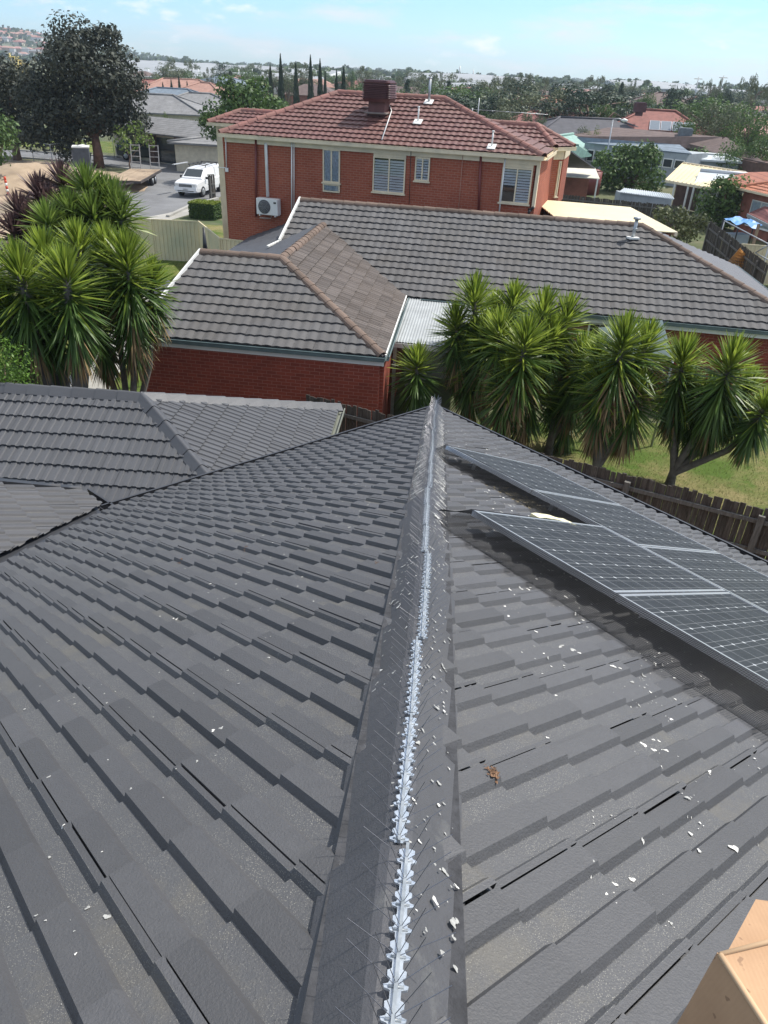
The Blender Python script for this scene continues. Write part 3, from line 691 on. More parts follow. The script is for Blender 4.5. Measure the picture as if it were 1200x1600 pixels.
mb = MB(); i1 = .12
gw = [gA-fo*i1+pF.a*.05, gB-fo*i1-pF.a*.10, gBk-fr_*.1+(gBk-gB).normalized()*1]
wallbox(mb, gw, 0, 2.36)
mw = [pM.P(.6, 0)-fm*.35, mC-fm*.35-pM.a*.35, mback+fm*.35-pM.a*.35]
wallbox(mb, mw, 0, 2.33)
mb.build('wall', M['brick_red'], nb)
print('tex', nb.location)
# lit end pier is just the same brick; window and blind on the long wall
class Wall:
    def __init__(s, A, B): s.A = V(A); s.a = V(B)-V(A); s.a.z = 0; s.a.normalize(); s.n = V((s.a.y, -s.a.x, 0)); s.z = V((0, 0, 1))
    def px(s, px, py):
        X = onp(px, py, s.A, s.n); return ((X-s.A).dot(s.a), X.z)
    def W(s, x, z, d_=0): p = s.A+s.a*x+s.n*d_; p.z = z; return p
    def bx(s, mb, x0, x1, z0, z1, d0, d1, mi=0):
        c = s.W((x0+x1)/2, (z0+z1)/2, (d0+d1)/2); mb.box(c, (abs(x1-x0), abs(d1-d0), abs(z1-z0)), mi=mi, ax=(s.a, s.n, s.z))
def clearglass():
    m_, t, b = nmat('window_glass'); tr = t.nodes.new('ShaderNodeBsdfTransparent'); gl = t.nodes.new('ShaderNodeBsdfGlossy'); gl.inputs['Roughness'].default_value = .03
    ms = t.nodes.new('ShaderNodeMixShader'); fr = t.nodes.new('ShaderNodeFresnel'); fr.inputs[0].default_value = 1.5
    ad = math_(t, 'ADD', fr.outputs[0], .10); t.links.new(ad, ms.inputs[0]); t.links.new(tr.outputs[0], ms.inputs[1]); t.links.new(gl.outputs[0], ms.inputs[2])
    t.links.new(ms.outputs[0], t.nodes['Material Output'].inputs[0]); return m_
M['clear'] = clearglass()
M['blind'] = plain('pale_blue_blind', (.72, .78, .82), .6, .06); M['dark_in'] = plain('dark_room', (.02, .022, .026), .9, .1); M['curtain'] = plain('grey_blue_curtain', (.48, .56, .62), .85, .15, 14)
def window(wall, x0, x1, z0, z1, parent, blind='louvre', split=.5, sill=True, d=.0, label=None, frame='white', blindz=None, dark_low=False):
    f = MB(); t = .05; xm = x0+(x1-x0)*split
    wall.bx(f, x0, x0+t, z0, z1, d, d+.05); wall.bx(f, x1-t, x1, z0, z1, d, d+.05); wall.bx(f, x0+t, x1-t, z1-t, z1, d, d+.05); wall.bx(f, x0+t, x1-t, z0, z0+t, d, d+.05)
    if split: wall.bx(f, xm-.025, xm+.025, z0+t, z1-t, d+.002, d+.047)
    if sill: wall.bx(f, x0-.04, x1+.04, z0-.05, z0-.002, d, d+.09)
    fo_ = f.build('window', M[frame], parent)
    if label: fo_['label'] = label
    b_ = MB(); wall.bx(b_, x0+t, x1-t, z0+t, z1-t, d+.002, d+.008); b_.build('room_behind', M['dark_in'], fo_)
    if blind == 'louvre':
        b2 = MB(); z = z0+t+.03; halves = [(x0+t, xm-.03), (xm+.03, x1-t)] if split else [(x0+t, x1-t)]
        while z < z1-t-.03:
            for hi_, (a, b) in enumerate(halves):
                c = wall.W((a+b)/2, z, d+.022)
                if dark_low and hi_ == 0 and z < z0+(z1-z0)*.5: continue
                b2.box(c, (b-a, .004, .075), ax=(wall.a, (wall.n*math.cos(.5)+wall.z*math.sin(.5)), (wall.z*math.cos(.5)-wall.n*math.sin(.5))))
            z += .092
        b2.build('blind', M['blind'], fo_)
    elif blind == 'curtain':
        b2 = MB(); x = x0+t; k = 0
        while x < x1-t-.01:
            b2.add([wall.W(x, z0+t, d+.012+.01*(k % 2)), wall.W(min(x+.05, x1-t), z0+t, d+.022-.01*(k % 2)), wall.W(min(x+.05, x1-t), z1-t, d+.022-.01*(k % 2)), wall.W(x, z1-t, d+.012+.01*(k % 2))], [(0, 1, 2, 3)]); x += .05; k += 1
        b2.build('curtain', M['curtain'], fo_)
    g_ = MB(); g_.add([wall.W(x0+t, z0+t, d+.041), wall.W(x1-t, z0+t, d+.041), wall.W(x1-t, z1-t, d+.041), wall.W(x0+t, z1-t, d+.041)], [(0, 1, 2, 3)]); g_.build('pane', M['clear'], fo_)
    return fo_
WM = Wall(mw[0]+fm*.10, mw[1]+fm*.10)
xa, za = WM.px(922, 494); xb, zb = WM.px(978, 515)
window(WM, xa, xb, 1.35, 2.22, nb, blind=None)
# flue on the main roof
X = onp(988, 374, pM.O, pM.n); fl = MB(); fl.box(X+V((0, 0, .05)), (.34, .3, .05), rz=.15); fo_ = fl.build('vent_flashing', M['white'], nb)
f2 = MB(); f2.tube([X, X+V((.02, 0, .62))], .055, 10); f2.tube([X+V((.02, 0, .60)), X+V((.02, 0, .66))], .115, 10); f2.tube([X+V((.02, 0, .30)), X+V((.02, 0, .34))], .07, 10); f2.build('flue_pipe', M['galv'], nb)
# corrugated patio roof in the corner, lean-to against the garage
def corr_sheet(mb, O, a, b, la, lb, pitch=.076, amp=.009, n=4):
    """corrugations run along b"""
    a, b = V(a).normalized(), V(b).normalized(); n_ = a.cross(b).normalized(); n_ = n_ if n_.z > 0 else -n_
    k = int(la/pitch*n); vs = []
    for i in range(k+1):
        x = i*pitch/n; h = amp*math.cos(2*math.pi*i/n)
        vs += [V(O)+a*x+n_*h, V(O)+a*x+b*lb+n_*h]
    mb.add(vs, [(2*i, 2*i+1, 2*i+3, 2*i+2) for i in range(k)], sm=True)
pt_ = thing('patio_roof', gBk-V((0, 0, 2.5)), 'pale corrugated metal patio roof tucked between the garage and main roof', 'patio roof')
c0 = gBk+V((.08, 0, -.02)); c1 = atz(612, 533, 2.28)
bb = c1-c0; c2 = atz(690, 464, 2.48)
mb = MB(); corr_sheet(mb, c0, pM.a, bb, 3.0, bb.length); mb.build('corrugated_sheet', plain('weathered_zincalume', (.36, .38, .38), .5, .1, 2, metal=.3), pt_)
mb = MB(); mb.beam(c1-V((0, 0, .09)), c1+pM.a*3.0-V((0, 0, .09)), .05, .12); mb.build('beam', M['white'], pt_)
for x in (.1, 2.9):
    mb = MB(); p = c1+pM.a*x; mb.box((p.x, p.y, (p.z-.15)/2), (.09, .09, p.z-.16)); mb.build('post', M['galv'], pt_)
# beige rendered wall under the patio, behind the palms
mb = MB(); wa = c0+V((.3, .3, 0)); 
wallbox(mb, [pM.P(.5, 0)-fm*.2, pM.P(4.6, 0)-fm*.2], .0, 2.2, .06); tag(mb.build('patio_wall', plain('pale_render', (.42, .40, .36), .8, .1)), 'pale rendered wall glimpsed between the palm trunks under the patio roof', 'wall')
# board and sheet leaning by the garage pier
mb = MB(); q = atz(607, 652, .0)
mb.beam(gBk+V((.45, -3.4, -2.45)), gBk+V((.30, -3.5, -.9)), .55, .03, up=V((0, 1, 0))); tag(mb.build('leaning_board', plain('pale_board', (.40, .42, .42), .6, .1)), 'pale sheet leaning against the garage in the gap beside the brick pier', 'board')

# ---------------------------------------------------------------- two-storey red brick house
rh = thing('two_storey_house', atz(600, 225, 5.9)*1-V((0, 0, 5.9)), 'two-storey red brick house with a red tiled hip roof and cream trim', 'house')
kr = dict(prof=PR_ROMAN, tw=.25, g=.335, th=.045, gap=.02)
rA, rB = atz(343, 208, 5.9), atz(850, 245, 5.9)
pX = plane_from_eave(rA, rB, 22.5, **kr)
x1, x2 = onp(531, 142, pX.O, pX.n), onp(693, 158, pX.O, pX.n); vv = (pX.uv(x1)[1]+pX.uv(x2)[1])/2; print('red', pX.uv(x1), pX.uv(x2), pX.uv(rB))
x1 = pX.P(pX.uv(x1)[0], vv); x2 = pX.P(pX.uv(x2)[0], vv)
tile_roof('roof_slope', rh, M['tile_red'], pX, [[rA, rB, x2, x1]], 51, jit=1.5)
run = (x1.z-5.9)/math.tan(R(22.5)); bo = -V((pX.dn.x, pX.dn.y, 0)).normalized()
rA2, rB2 = rA+bo*2*run, rB+bo*3.0
pY = plane_pt(rB, rB2, x2, **kr); pZ = plane_pt(rA2, rA, x1, **kr)
tile_roof('roof_slope', rh, M['tile_red'], pY, [[rB, rB2, x2]], 52); tile_roof('roof_slope', rh, M['tile_red'], pZ, [[rA2, rA, x1]], 53)
mb = MB(); mb.prism([rB2, rA2, x1, x2], V((0, 0, -.05))); mb.build('roof_slope', M['tile_red'], rh)
kc2 = dict(hw=.15, ap=.12, drop=.06, rounded=True)
cap_run(rh, M['cap_red'], rA, x1, (pX.n+pZ.n).normalized(), **kc2); cap_run(rh, M['cap_red'], rB, x2, (pX.n+pY.n).normalized(), **kc2); cap_run(rh, M['cap_red'], x1, x2, up1, **kc2)
# small left front roof
sA, sB = atz(326, 190, 5.9), atz(352, 192, 5.9)
d1 = (rB-rA).normalized(); sA = atz(325, 191, 5.9)
pS = Plane(sA, d1, pX.dn, **kr); s2 = onp(377, 173, pS.O, pS.n); s3 = onp(425, 176, pS.O, pS.n)
tile_roof('roof_slope', rh, M['tile_red'], pS, [[sA, pS.P(6, 0), pS.P(pS.uv(s3)[0]+2, pS.uv(s2)[1]), s2]], 54)
cap_run(rh, M['cap_red'], sA, s2, up1, **kc2); cap_run(rh, M['cap_red'], pS.P(pS.uv(s3)[0]+2, pS.uv(s2)[1]), s2, up1, **kc2)
# right wing roof
tA = atz(800, 236, 5.9); tA, tB = atz(842, 229, 5.9), atz(868, 230.5, 5.9); tC = atz(897, 229.5, 5.9)
pT = Plane(tB, d1, pX.dn, **kr); t1 = onp(839, 196, pT.O, pT.n); t0 = pT.P(pT.uv(t1)[0]-5, pT.uv(t1)[1])
tile_roof('roof_slope', rh, M['tile_red'], pT, [[pT.P(-4.5, 0), tB, t1, t0]], 55)
pU = plane_pt(tB, tC, t1, **kr); tD = pU.P(pU.uv(tC)[0], 0)
tile_roof('roof_slope', rh, M['tile_red'], pU, [[tB, tD, t1]], 56)
cap_run(rh, M['cap_red'], tB, t1, up1, **kc2); cap_run(rh, M['cap_red'], tD, t1, up1, **kc2); cap_run(rh, M['cap_red'], t0, t1, up1, **kc2)
mb = MB(); mb.beam(pT.P(-4, pT.uv(t1)[1]*.96, .06), pT.P(pT.uv(t1)[0]-.2, pT.uv(t1)[1]*.96, .06), .06, .03); mb.build('ridge_flashing', M['white'], rh)
mb = MB(); mb.tube([t0+d1*2.2, t0+d1*2.2+up1*.5], .02, 5); mb.tube([t0+d1*2.2+up1*.45-d1*.1, t0+d1*2.2+up1*.42+d1*3.2], .011, 5)
for k in range(5): mb.tube([t0+d1*(2.5+.6*k)+up1*.44-bo*.35, t0+d1*(2.5+.6*k)+up1*.44+bo*.35], .012, 4)
mb.build('antenna', M['galv'], rh)
fx = -bo; mb = MB()
gutter_run(mb, rA, rB, fx, .13, .12); gutter_run(mb, sA, sA+d1*3, fx, .13, .12); gutter_run(mb, pT.P(-3, 0), tB, fx, .13, .12); gutter_run(mb, tB, tD, V((pU.dn.x, pU.dn.y, 0)), .13, .12); gutter_run(mb, rB, rB2, V((pY.dn.x, pY.dn.y, 0)), .13, .12)
dl = (rB-rA).normalized()
mb.box((rA+rB)/2+fx*-.10+V((0, 0, -.2)), ((rB-rA).length-.3, .03, .2), ax=(dl, fx, up1))
mb.build('gutter', M['cream'], rh)
wA, wB = rA-fx*.3+dl*.10, rB-fx*.3-dl*.28
RW = Wall(wA, wB)
mb = MB(); wallbox(mb, [wA+bo*7, wA, wB, wB+bo*5], 0, 5.74, .3)
mb.build('wall', M['brick_house'], rh)
RW = Wall(wA+fx*.15, wB+fx*.15)
# left projection: wall piece under the small front roof
mb = MB(); sw = sA+dl*.35-fx*.35; wallbox(mb, [sw+bo*4, sw, sw+dl*1.5], 0, 5.74, .3); mb.build('wall', M['cream'], rh)
# right wing walls
nT = V((pU.dn.x, pU.dn.y, 0)).normalized(); eT = (tD-tB).normalized()
wT0 = tB-fx*.35-nT*.2; wT1 = tD-nT*.35-eT*.3
mb = MB(); wallbox(mb, [wT0-dl*4, wT0, wT1, wT1+bo*2.5], 3.6, 5.72, .25); mb.build('wall', M['brick_house'], rh)
mb = MB(); wallbox(mb, [wT0-dl*4, wT0, wT1, wT1+bo*2.5], 5.42, 5.76, .30); mb.build('cornice', M['cream'], rh)
def rwin(w_, px0, px1, py0, py1, **k):
    (a, z1), (b, z2) = w_.px(px0, py0), w_.px(px1, py0); (_, z0) = w_.px(px0, py1); return a, b, z0, z1
for i, (p0, p1, t_, b_, sp, kw_) in enumerate(((505, 532, 232, 284, .5, dict(blind='curtain')), (584, 635, 243.5, 299, .5, {}), (650, 673, 245, 282, .5, {}), (786, 834, 260, 316, .5, dict(dark_low=True)))):
    a, b, z0, z1 = rwin(RW, p0, p1, t_, b_); window(RW, a, b, z0, z1, rh, split=sp, d=.01, frame='cream', label=('tall narrow window with grey curtain', 'wide window with louvred blind', 'small narrow louvred window', 'louvred window at the right corner')[i], **kw_)
    sp_ = MB(); RW.bx(sp_, a, b, z1+.003, 5.70, .0, .03); sp_.build('lintel_panel', M['cream'], rh)
    if i == 0:
        z2 = RW.px(505, 299)[1]; window(RW, a, b, z2, z0-.055, rh, split=0, sill=False, d=.01, frame='cream', blind='curtain')
mb = MB(); a, _ = RW.px(835, 290); L_ = (wB-wA).length; RW.bx(mb, a, L_+.17, RW.px(786, 318)[1]-.05, 5.75, -.2, .035); mb.build('corner_pilaster', M['cream'], rh)
UW = Wall(wT0+nT*.13, wT1+nT*.13); a, b, z0, z1 = rwin(UW, 869, 884, 246, 288)
l_u = (wT1-wT0).length; window(UW, max(.35, a), min(b, l_u-.1), 4.0, 5.36, rh, split=0, frame='cream', blind='curtain')
# downpipes and conduits: child meshes
def wallpipe(name, mt, pts, r_, w_=RW, d=.07, n=8):
    mb = MB(); mb.tube([w_.W(*w_.px(*p), d) for p in pts], r_, n); return mb.build(name, mt, rh)
M['maroon'] = plain('maroon_paint', (.16, .035, .03), .5, .1)
wallpipe('downpipe', M['white'], [(457, 219), (457, 330)], .028); wallpipe('downpipe', M['white'], [(460.5, 219), (460.5, 330)], .018)
wallpipe('downpipe', M['maroon'], [(401, 214), (401, 338)], .045); wallpipe('downpipe', M['maroon'], [(752, 242), (748, 336)], .045)
wallpipe('downpipe', M['white'], [(790, 248), (780, 336)], .028); wallpipe('conduit', M['black'], [(643, 236), (640, 318)], .012); wallpipe('conduit', M['white'], [(354, 212), (355, 262)], .02)
wallpipe('conduit', M['white'], [(342, 261), (354, 262)], .015); wallpipe('conduit', plain('tan_seal', (.45, .25, .18), .8), [(724, 240), (717, 330)], .010)
mb = MB(); mb.box(RW.W(*RW.px(355.5, 265), .06), (.12, .1, .14), rz=0); mb.build('meter_box', M['white'], rh)
# air conditioner
ac = thing('air_conditioner', RW.W(*RW.px(423, 335), .2), 'white split system air conditioner mounted on the red brick wall', 'air conditioner')
x0, z1 = RW.px(407, 307); x1_, _ = RW.px(440, 309); _, z0 = RW.px(407, 332)
mb = MB(); RW.bx(mb, x0, x1_, z0, z1, .10, .42); b_ = mb.build('cabinet', M['white'], ac); md = b_.modifiers.new('b', 'BEVEL'); md.width = .02; md.segments = 2
mb = MB(); cx, cz = x0+(x1_-x0)*.38, (z0+z1)/2
for r_ in (.08, .14, .20, .26): 
    mb.tube([RW.W(cx+r_*math.cos(t*.35), cz+r_*math.sin(t*.35), .43) for t in range(19)], .007, 4)
for k in range(8): mb.tube([RW.W(cx, cz, .43), RW.W(cx+.27*math.cos(k*.785), cz+.27*math.sin(k*.785), .43)], .006, 4)
mb.build('fan_grille', plain('grey_grille', (.28, .29, .29), .5), ac)
mb = MB(); mb.tube([RW.W(cx, cz, .422), RW.W(cx, cz, .424)], .27, 20); mb.build('fan_recess', plain('shaded_fan', (.12, .12, .12), .7), ac)
mb = MB(); RW.bx(mb, x0+.1, x0+.15, z0-.05, z0, .0, .42); RW.bx(mb, x1_-.15, x1_-.1, z0-.05, z0, .0, .42); mb.build('bracket', M['white'], ac)
mb = MB(); RW.bx(mb, x1_-.17, x1_-.06, z1-.16, z1-.10, .42, .424); mb.build('badge', M['black'], ac)
mb = MB(); a, b = RW.px(417, 225), RW.px(419, 307); mb.tube([RW.W(a[0]-.06, a[1], .05), RW.W(a[0], a[1]+.02, .07), RW.W(*b, .07)], .045, 8); RW.bx(mb, b[0]-.05, b[0]+.05, b[1], a[1], .0, .07)
mb.build('pipe_duct', M['white'], ac)
mb = MB(); mb.tube([RW.W(*RW.px(406, 340), .03), RW.W(*RW.px(424, 341), .03), RW.W(*RW.px(425, 336), .06)], .012, 5); mb.build('drain_pipe', M['white'], ac)
# evaporative cooler on the roof
X = onp(592, 177, pX.O, pX.n)
ev = thing('evaporative_cooler', X, 'dark maroon evaporative cooler box on the red tiled roof', 'roof cooler')
M['cooler'] = plain('cooler_maroon', (.085, .028, .03), .5, .15, dirt=(.14, .07, .06))
rzc = math.atan2(dl.y, dl.x)
mb = MB(); mb.box(X+V((0, 0, .18)), (.66, .66, .5), rz=rzc); mb.build('duct_base', plain('duct_maroon', (.13, .05, .045), .6, .15), ev)
mb = MB(); mb.box(X+V((0, 0, .02))+fx*.1, (.86, .8, .05), rz=rzc); mb.build('base_flashing', plain('lead_flashing', (.22, .18, .16), .7), ev)
def rbox(w0_, w1_, z0_, z1_, mb, c, cr_=.16, seg=4, mi=0):
    vs = []
    for z_, hw_ in ((z0_, w0_), (z1_, w1_)):
        for k in range(4):
            for q in range(seg+1):
                t = (k*90+q*90/seg)*math.pi/180; sx_, sy_ = [(1, 1), (-1, 1), (-1, -1), (1, -1)][k]
                vs.append(V((sx_*(hw_-cr_)+cr_*math.cos(t), sy_*(hw_-cr_)+cr_*math.sin(t), z_)))
    rm = Matrix.Rotation(rzc, 3, 'Z'); vs = [c+rm@v for v in vs]; n = 4*(seg+1)
    mb.add(vs, [(i, (i+1) % n, n+(i+1) % n, n+i) for i in range(n)]+[tuple(range(n-1, -1, -1)), tuple(range(n, 2*n))], mi, sm=False)
mb = MB(); rbox(.50, .56, .40, .52, mb, X); rbox(.56, .57, 1.02, 1.06, mb, X); rbox(.52, .50, 1.06, 1.13, mb, X); rbox(.52, .52, .52, 1.02, mb, X)
mb.build('cabinet', M['cooler'], ev)
mb = MB()
for k in range(8): rbox(.575, .545, .545+k*.058, .578+k*.058, mb, X)
mb.build('louvre_panel', M['cooler'], ev)
# white pads and vent pipes on the red roof
for (px_, py_, h_, rr, mt, pad) in ((653, 193, .42, .03, 'white', .32), (670, 162, .75, .05, 'galv', .34), (768, 232, .42, .03, 'white', .30)):
    X = onp(px_, py_, pX.O, pX.n); mb = MB(); mb.box(X+pX.n*.07, (pad, .35, .03), ax=(pX.a, pX.dn, pX.n)); mb.build('vent_flashing', M['white'], rh)
    mb = MB(); mb.tube([X, X+V((0, 0, h_+.15))], rr, 8); mb.tube([X+V((0, 0, h_+.1)), X+V((0, 0, h_+.16))], rr*1.5, 8); mb.build('vent_pipe', M[mt], rh)
mb = MB(); mb.tube([pX.P(*pX.pix(*p), .07) for p in ((607, 164), (612, 176), (597, 221))], .022, 5); mb.build('conduit', M['white'], rh)
# cream metal roof extension
an = thing('house_extension', atz(985, 325, 3.85)-V((0, 0, 3.85)), 'flat cream metal roof of the extension in front of the red house bay', 'extension')
a0, a1, a2 = atz(832, 312, 3.85), atz(985, 325, 3.85), atz(1057, 363, 3.85); a3 = a0+(a2-a1)*1.1
mb = MB(); dA = (a1-a0).normalized(); dB = (a2-a1).normalized(); k = 0; n = 14
M['creamroof'] = plain('cream_metal_roof', (.68, .60, .38), .5, .06, 1.2, dirt=(.5, .45, .3))
for i in range(n):
    p, q_ = a1+(a2-a1)*(i/n), a1+(a2-a1)*((i+1)/n); p0, q0 = a0+(a3-a0)*(i/n), a0+(a3-a0)*((i+1)/n); dz = V((0, 0, .035))
    mb.prism([p0+dz, p+dz, q_, q0], V((0, 0, -.03)))
mb.build('metal_roof', M['creamroof'], an)
mb = MB(); mb.beam(a1+V((0, 0, -.06)), a2+V((0, 0, -.06)), .1, .14); mb.beam(a0+V((0, 0, -.06)), a1+V((0, 0, -.06)), .1, .14); mb.build('gutter', M['cream'], an)
mb = MB(); wallbox(mb, [a0-dA*0-dB*-.3, a1-dA*.3+dB*.3, a2-dA*.3], 0, 3.76); mb.build('wall', M['brick_house'], an)
mb = MB(); q_ = onp(838, 330, a2, V((0, 0, 1))); q_ = RW.W((wB-wA).length+.05, RW.px(835, 327)[1], .2); mb.box(q_, (.12, .12, .1), rz=.3); mb.tube([q_, q_+V((.12, -.05, .10))], .05, 8); mb.tube([q_, q_+V((-.06, -.12, -.10))], .05, 8); mb.build('flood_light', M['black'], rh)

# ---------------------------------------------------------------- ground, road, lawns
GZ = .004
def sheet(name, pxs, mt, z, label=None):
    mb = MB(); mb.poly([(atz(px, py, z).x, atz(px, py, z).y, z) for px, py in pxs]); o = mb.build(name, mt); return tag(o, kind='structure')
def groundmat():
    m_, t, b = nmat('suburban_ground'); oc = objc(t)
    c = mixc(t, noise(t, oc, .05, 5, .6, .4, .6), (.07, .10, .045, 1), (.12, .12, .07, 1)); c = mixc(t, noise(t, oc, .6, 5, .7, .45, .7), c, (.15, .14, .09, 1))
    t.links.new(c, b.inputs['Base Color']); b.inputs['Roughness'].default_value = .95; b.inputs['Specular IOR Level'].default_value = .1; return m_
mb = MB(); mb.poly([(-5000, -400, 0), (5000, -400, 0), (5000, 7000, 0), (-5000, 7000, 0)]); tag(mb.build('ground', groundmat()), kind='structure')
def lawnmat(name, c1, c2, sc=.8):
    m_, t, b = nmat(name); oc = objc(t)
    c = mixc(t, noise(t, oc, sc, 6, .7, .42, .60), rgba(c1), rgba(c2)); c = mixc(t, math_(t, 'MULTIPLY', noise(t, oc, 18, 4, .7, .4, .7), .5), c, rgba(c1, .55))
    t.links.new(c, b.inputs['Base Color']); b.inputs['Roughness'].default_value = .95; b.inputs['Specular IOR Level'].default_value = .1; bump(t, b, noise(t, oc, 60, 3, .7, 0, 1), .8, .03); return m_
M['lawn'] = lawnmat('lawn_green', (.085, .135, .025), (.20, .20, .07)); M['lawn_dry'] = lawnmat('lawn_dry', (.085, .135, .028), (.25, .21, .10), .5)
M['asphalt'] = plain('asphalt', (.15, .152, .155), .85, .18, .5, .3, 200, dirt=(.17, .17, .165)); M['concrete'] = plain('concrete', (.33, .32, .29), .85, .12, .8, .2, 80, dirt=(.24, .23, .2))
M['sand'] = plain('sandy_dirt', (.33, .25, .17), .95, .25, .5, .5, 6, dirt=(.16, .14, .10))
F0, F1 = V((2.8, 13.54, 0)), V((6.88, 11.51, 0)); fd = (F1-F0).normalized(); fn_ = V((-fd.y, fd.x, 0))
FA, FB = F0-fd*5.3, F0+fd*12
lw = MB(); lw.poly([(FA+fn_*.05+V((0, 0, GZ))), FB+fn_*.05+V((0, 0, GZ)), FB+fn_*14+V((0, 0, GZ)), FA+fn_*3+V((0, 0, GZ))]); tag(lw.build('lawn', M['lawn_dry']), kind='structure')
sheet('lawn', [(120, 425), (330, 402), (330, 500), (200, 660), (-150, 640), (-150, 470)], M['lawn'], GZ)
sheet('path', [(236, 452), (262, 436), (300, 470), (285, 500), (200, 560), (140, 660), (70, 660), (110, 585)], M['concrete'], 2*GZ)
sheet('dirt_lot', [(-60, 246), (60, 252), (150, 260), (185, 280), (196, 330), (150, 372), (-60, 372)], M['sand'], GZ)
sheet('road', [(165, 352), (262, 338), (300, 320), (340, 310), (420, 262), (330, 254), (250, 249), (100, 240), (-60, 228), (-60, 240), (60, 248), (150, 256), (205, 264), (232, 268), (196, 306), (178, 330)], M['asphalt'], 2*GZ)
sheet('footpath', [(205, 344), (262, 333), (335, 314), (335, 324), (262, 345), (215, 350)], M['concrete'], 3*GZ)
sheet('driveway', [(255, 256), (300, 258), (420, 262), (420, 250), (330, 246), (290, 250)], M['concrete'], 3*GZ)
sheet('nature_strip', [(-60, 222), (60, 231), (150, 238), (250, 243), (265, 239), (335, 242), (335, 232), (180, 222), (-60, 208)], M['lawn'], GZ)
sheet('yard', [(150, 405), (206, 345), (420, 356), (430, 372), (330, 420)], M['lawn_dry'], 2*GZ)
for pp in ([(196, 306), (232, 268), (205, 264)], [(250, 249), (100, 240), (-60, 228)], [(-60, 240), (60, 248), (150, 256), (205, 264)], [(262, 338), (300, 320), (340, 310)]):
    for a, b in zip(pp, pp[1:]):
        mb = MB(); mb.beam(atz(*a, .06), atz(*b, .06), .22, .13); tag(mb.build('kerb', M['concrete']), kind='structure')
mb = MB(); c = atz(62, 285, 0); n = 26; rnd = random.Random(9); vs = [c+V((0, 0, 1.3))]
rings = 6
for r_ in range(1, rings+1):
    for k in range(n):
        t = 2*math.pi*k/n; rr = 6.5*r_/rings*rnd.uniform(.85, 1.1); vs.append(c+V((rr*math.cos(t)*1.3, rr*math.sin(t), max(0, 1.3*(1-(r_/rings)**1.3)+rnd.gauss(0, .06)) if r_ < rings else -.05)))
fs = [(0, 1+k, 1+(k+1) % n) for k in range(n)]+[(1+(r_-1)*n+k, 1+r_*n+k, 1+r_*n+(k+1) % n, 1+(r_-1)*n+(k+1) % n) for r_ in range(1, rings) for k in range(n)]
mb.add(vs, fs, sm=True); tag(mb.build('dirt_mound', M['sand']), 'mound of loose sandy soil on the vacant lot left of the road', 'dirt mound', kind='stuff')
# grass blades of the near lawns
rnd = random.Random(77); mb = MB()
for i in range(26000):
    x, y = rnd.uniform(0, 12.5), rnd.random()**1.2*8+.1; p = F0-fd*1.2+fd*x+fn_*y
    if i % 7 == 0: a_, d_ = rnd.uniform(150, 320), rnd.uniform(405, 470); p = atz(a_, d_, 0)
    h = rnd.uniform(.03, .075); t = rnd.uniform(0, 6.28); wv = V((math.cos(t), math.sin(t), 0))*.006; ln = V((rnd.gauss(0, .02), rnd.gauss(0, .02), h))
    p = V((p.x, p.y, GZ*2)); mb.add([p-wv, p+wv, p+ln], [(0, 1, 2)])
M['grass'] = leafmat('grass_blades', (.11, .15, .03), .35, .3, c2=(.26, .24, .10))
tag(mb.build('grass', M['grass']), 'short patchy green and straw grass on the lawns behind the timber fence', 'grass', kind='stuff')

# ---------------------------------------------------------------- fences
M['timber'] = None
def timbermat(name, c, c2):
    m_, t, b = nmat(name); oc = objc(t); mp_ = t.nodes.new('ShaderNodeMapping'); mp_.inputs['Scale'].default_value = (9, 9, 1.1); t.links.new(oc, mp_.inputs[0])
    f = noise(t, mp_.outputs[0], 3.2, 6, .7, .35, .65); g = t.nodes.new('ShaderNodeNewGeometry')
    c_ = mixc(t, f, rgba(c), rgba(c2)); c_ = mixc(t, math_(t, 'MULTIPLY', g.outputs['Random Per Island'], .5), c_, rgba(c, .5))
    t.links.new(c_, b.inputs['Base Color']); b.inputs['Roughness'].default_value = .9; b.inputs['Specular IOR Level'].default_value = .2; bump(t, b, f, .5, .01); return m_
M['timber'] = timbermat('weathered_palings', (.058, .050, .042), (.16, .145, .125)); M['timber_l'] = timbermat('grey_rails', (.12, .115, .105), (.24, .23, .21))
def paling_fence(A, B, h, label, front, rails=(.35, .95, 1.55), pw=.1, seed=1, group=None, cat='timber fence', posts=2.4, over=0):
    A, B = V(A), V(B); a = (B-A); L_ = a.length; a.normalize(); n = V(front).normalized(); rnd = random.Random(seed)
    o = thing('timber_fence', A, label, cat, group); mb = MB(); x = 0
    while x < L_:
        w_ = pw*rnd.uniform(.85, 1.05); hh_ = h+rnd.gauss(0, .018); ln = rnd.gauss(0, .012); d_ = -.012*(1 if rnd.random() < .5 else 0)
        p = A+a*x-n*(.03-d_); q = p+a*w_
        mb.add([p, q, q+V((0, 0, hh_))+a*ln+n*rnd.gauss(0, .006), p+V((0, 0, hh_+rnd.gauss(0, .01)))+a*ln]+[v-n*.014 for v in (p, q, q+V((0, 0, hh_))+a*ln, p+V((0, 0, hh_))+a*ln)],
               [(0, 1, 2, 3), (7, 6, 5, 4), (3, 2, 6, 7), (0, 3, 7, 4), (1, 5, 6, 2)]); x += w_*.98+.002
    mb.build('palings', M['timber'], o)
    for r_ in rails:
        mb = MB(); x = 0
        mb.beam(A+n*.01+V((0, 0, r_)), B+n*.01+V((0, 0, r_+rnd.gauss(0, .01))), .045, .075); mb.build('rail', M['timber_l'], o)
    x = .2
    while x < L_:
        mb = MB(); p = A+a*x+n*.045; mb.box(p+V((0, 0, h*.47)), (.11, .07, h*.94), rz=math.atan2(a.y, a.x)); mb.build('post', M['timber_l'], o); x += posts
    return o
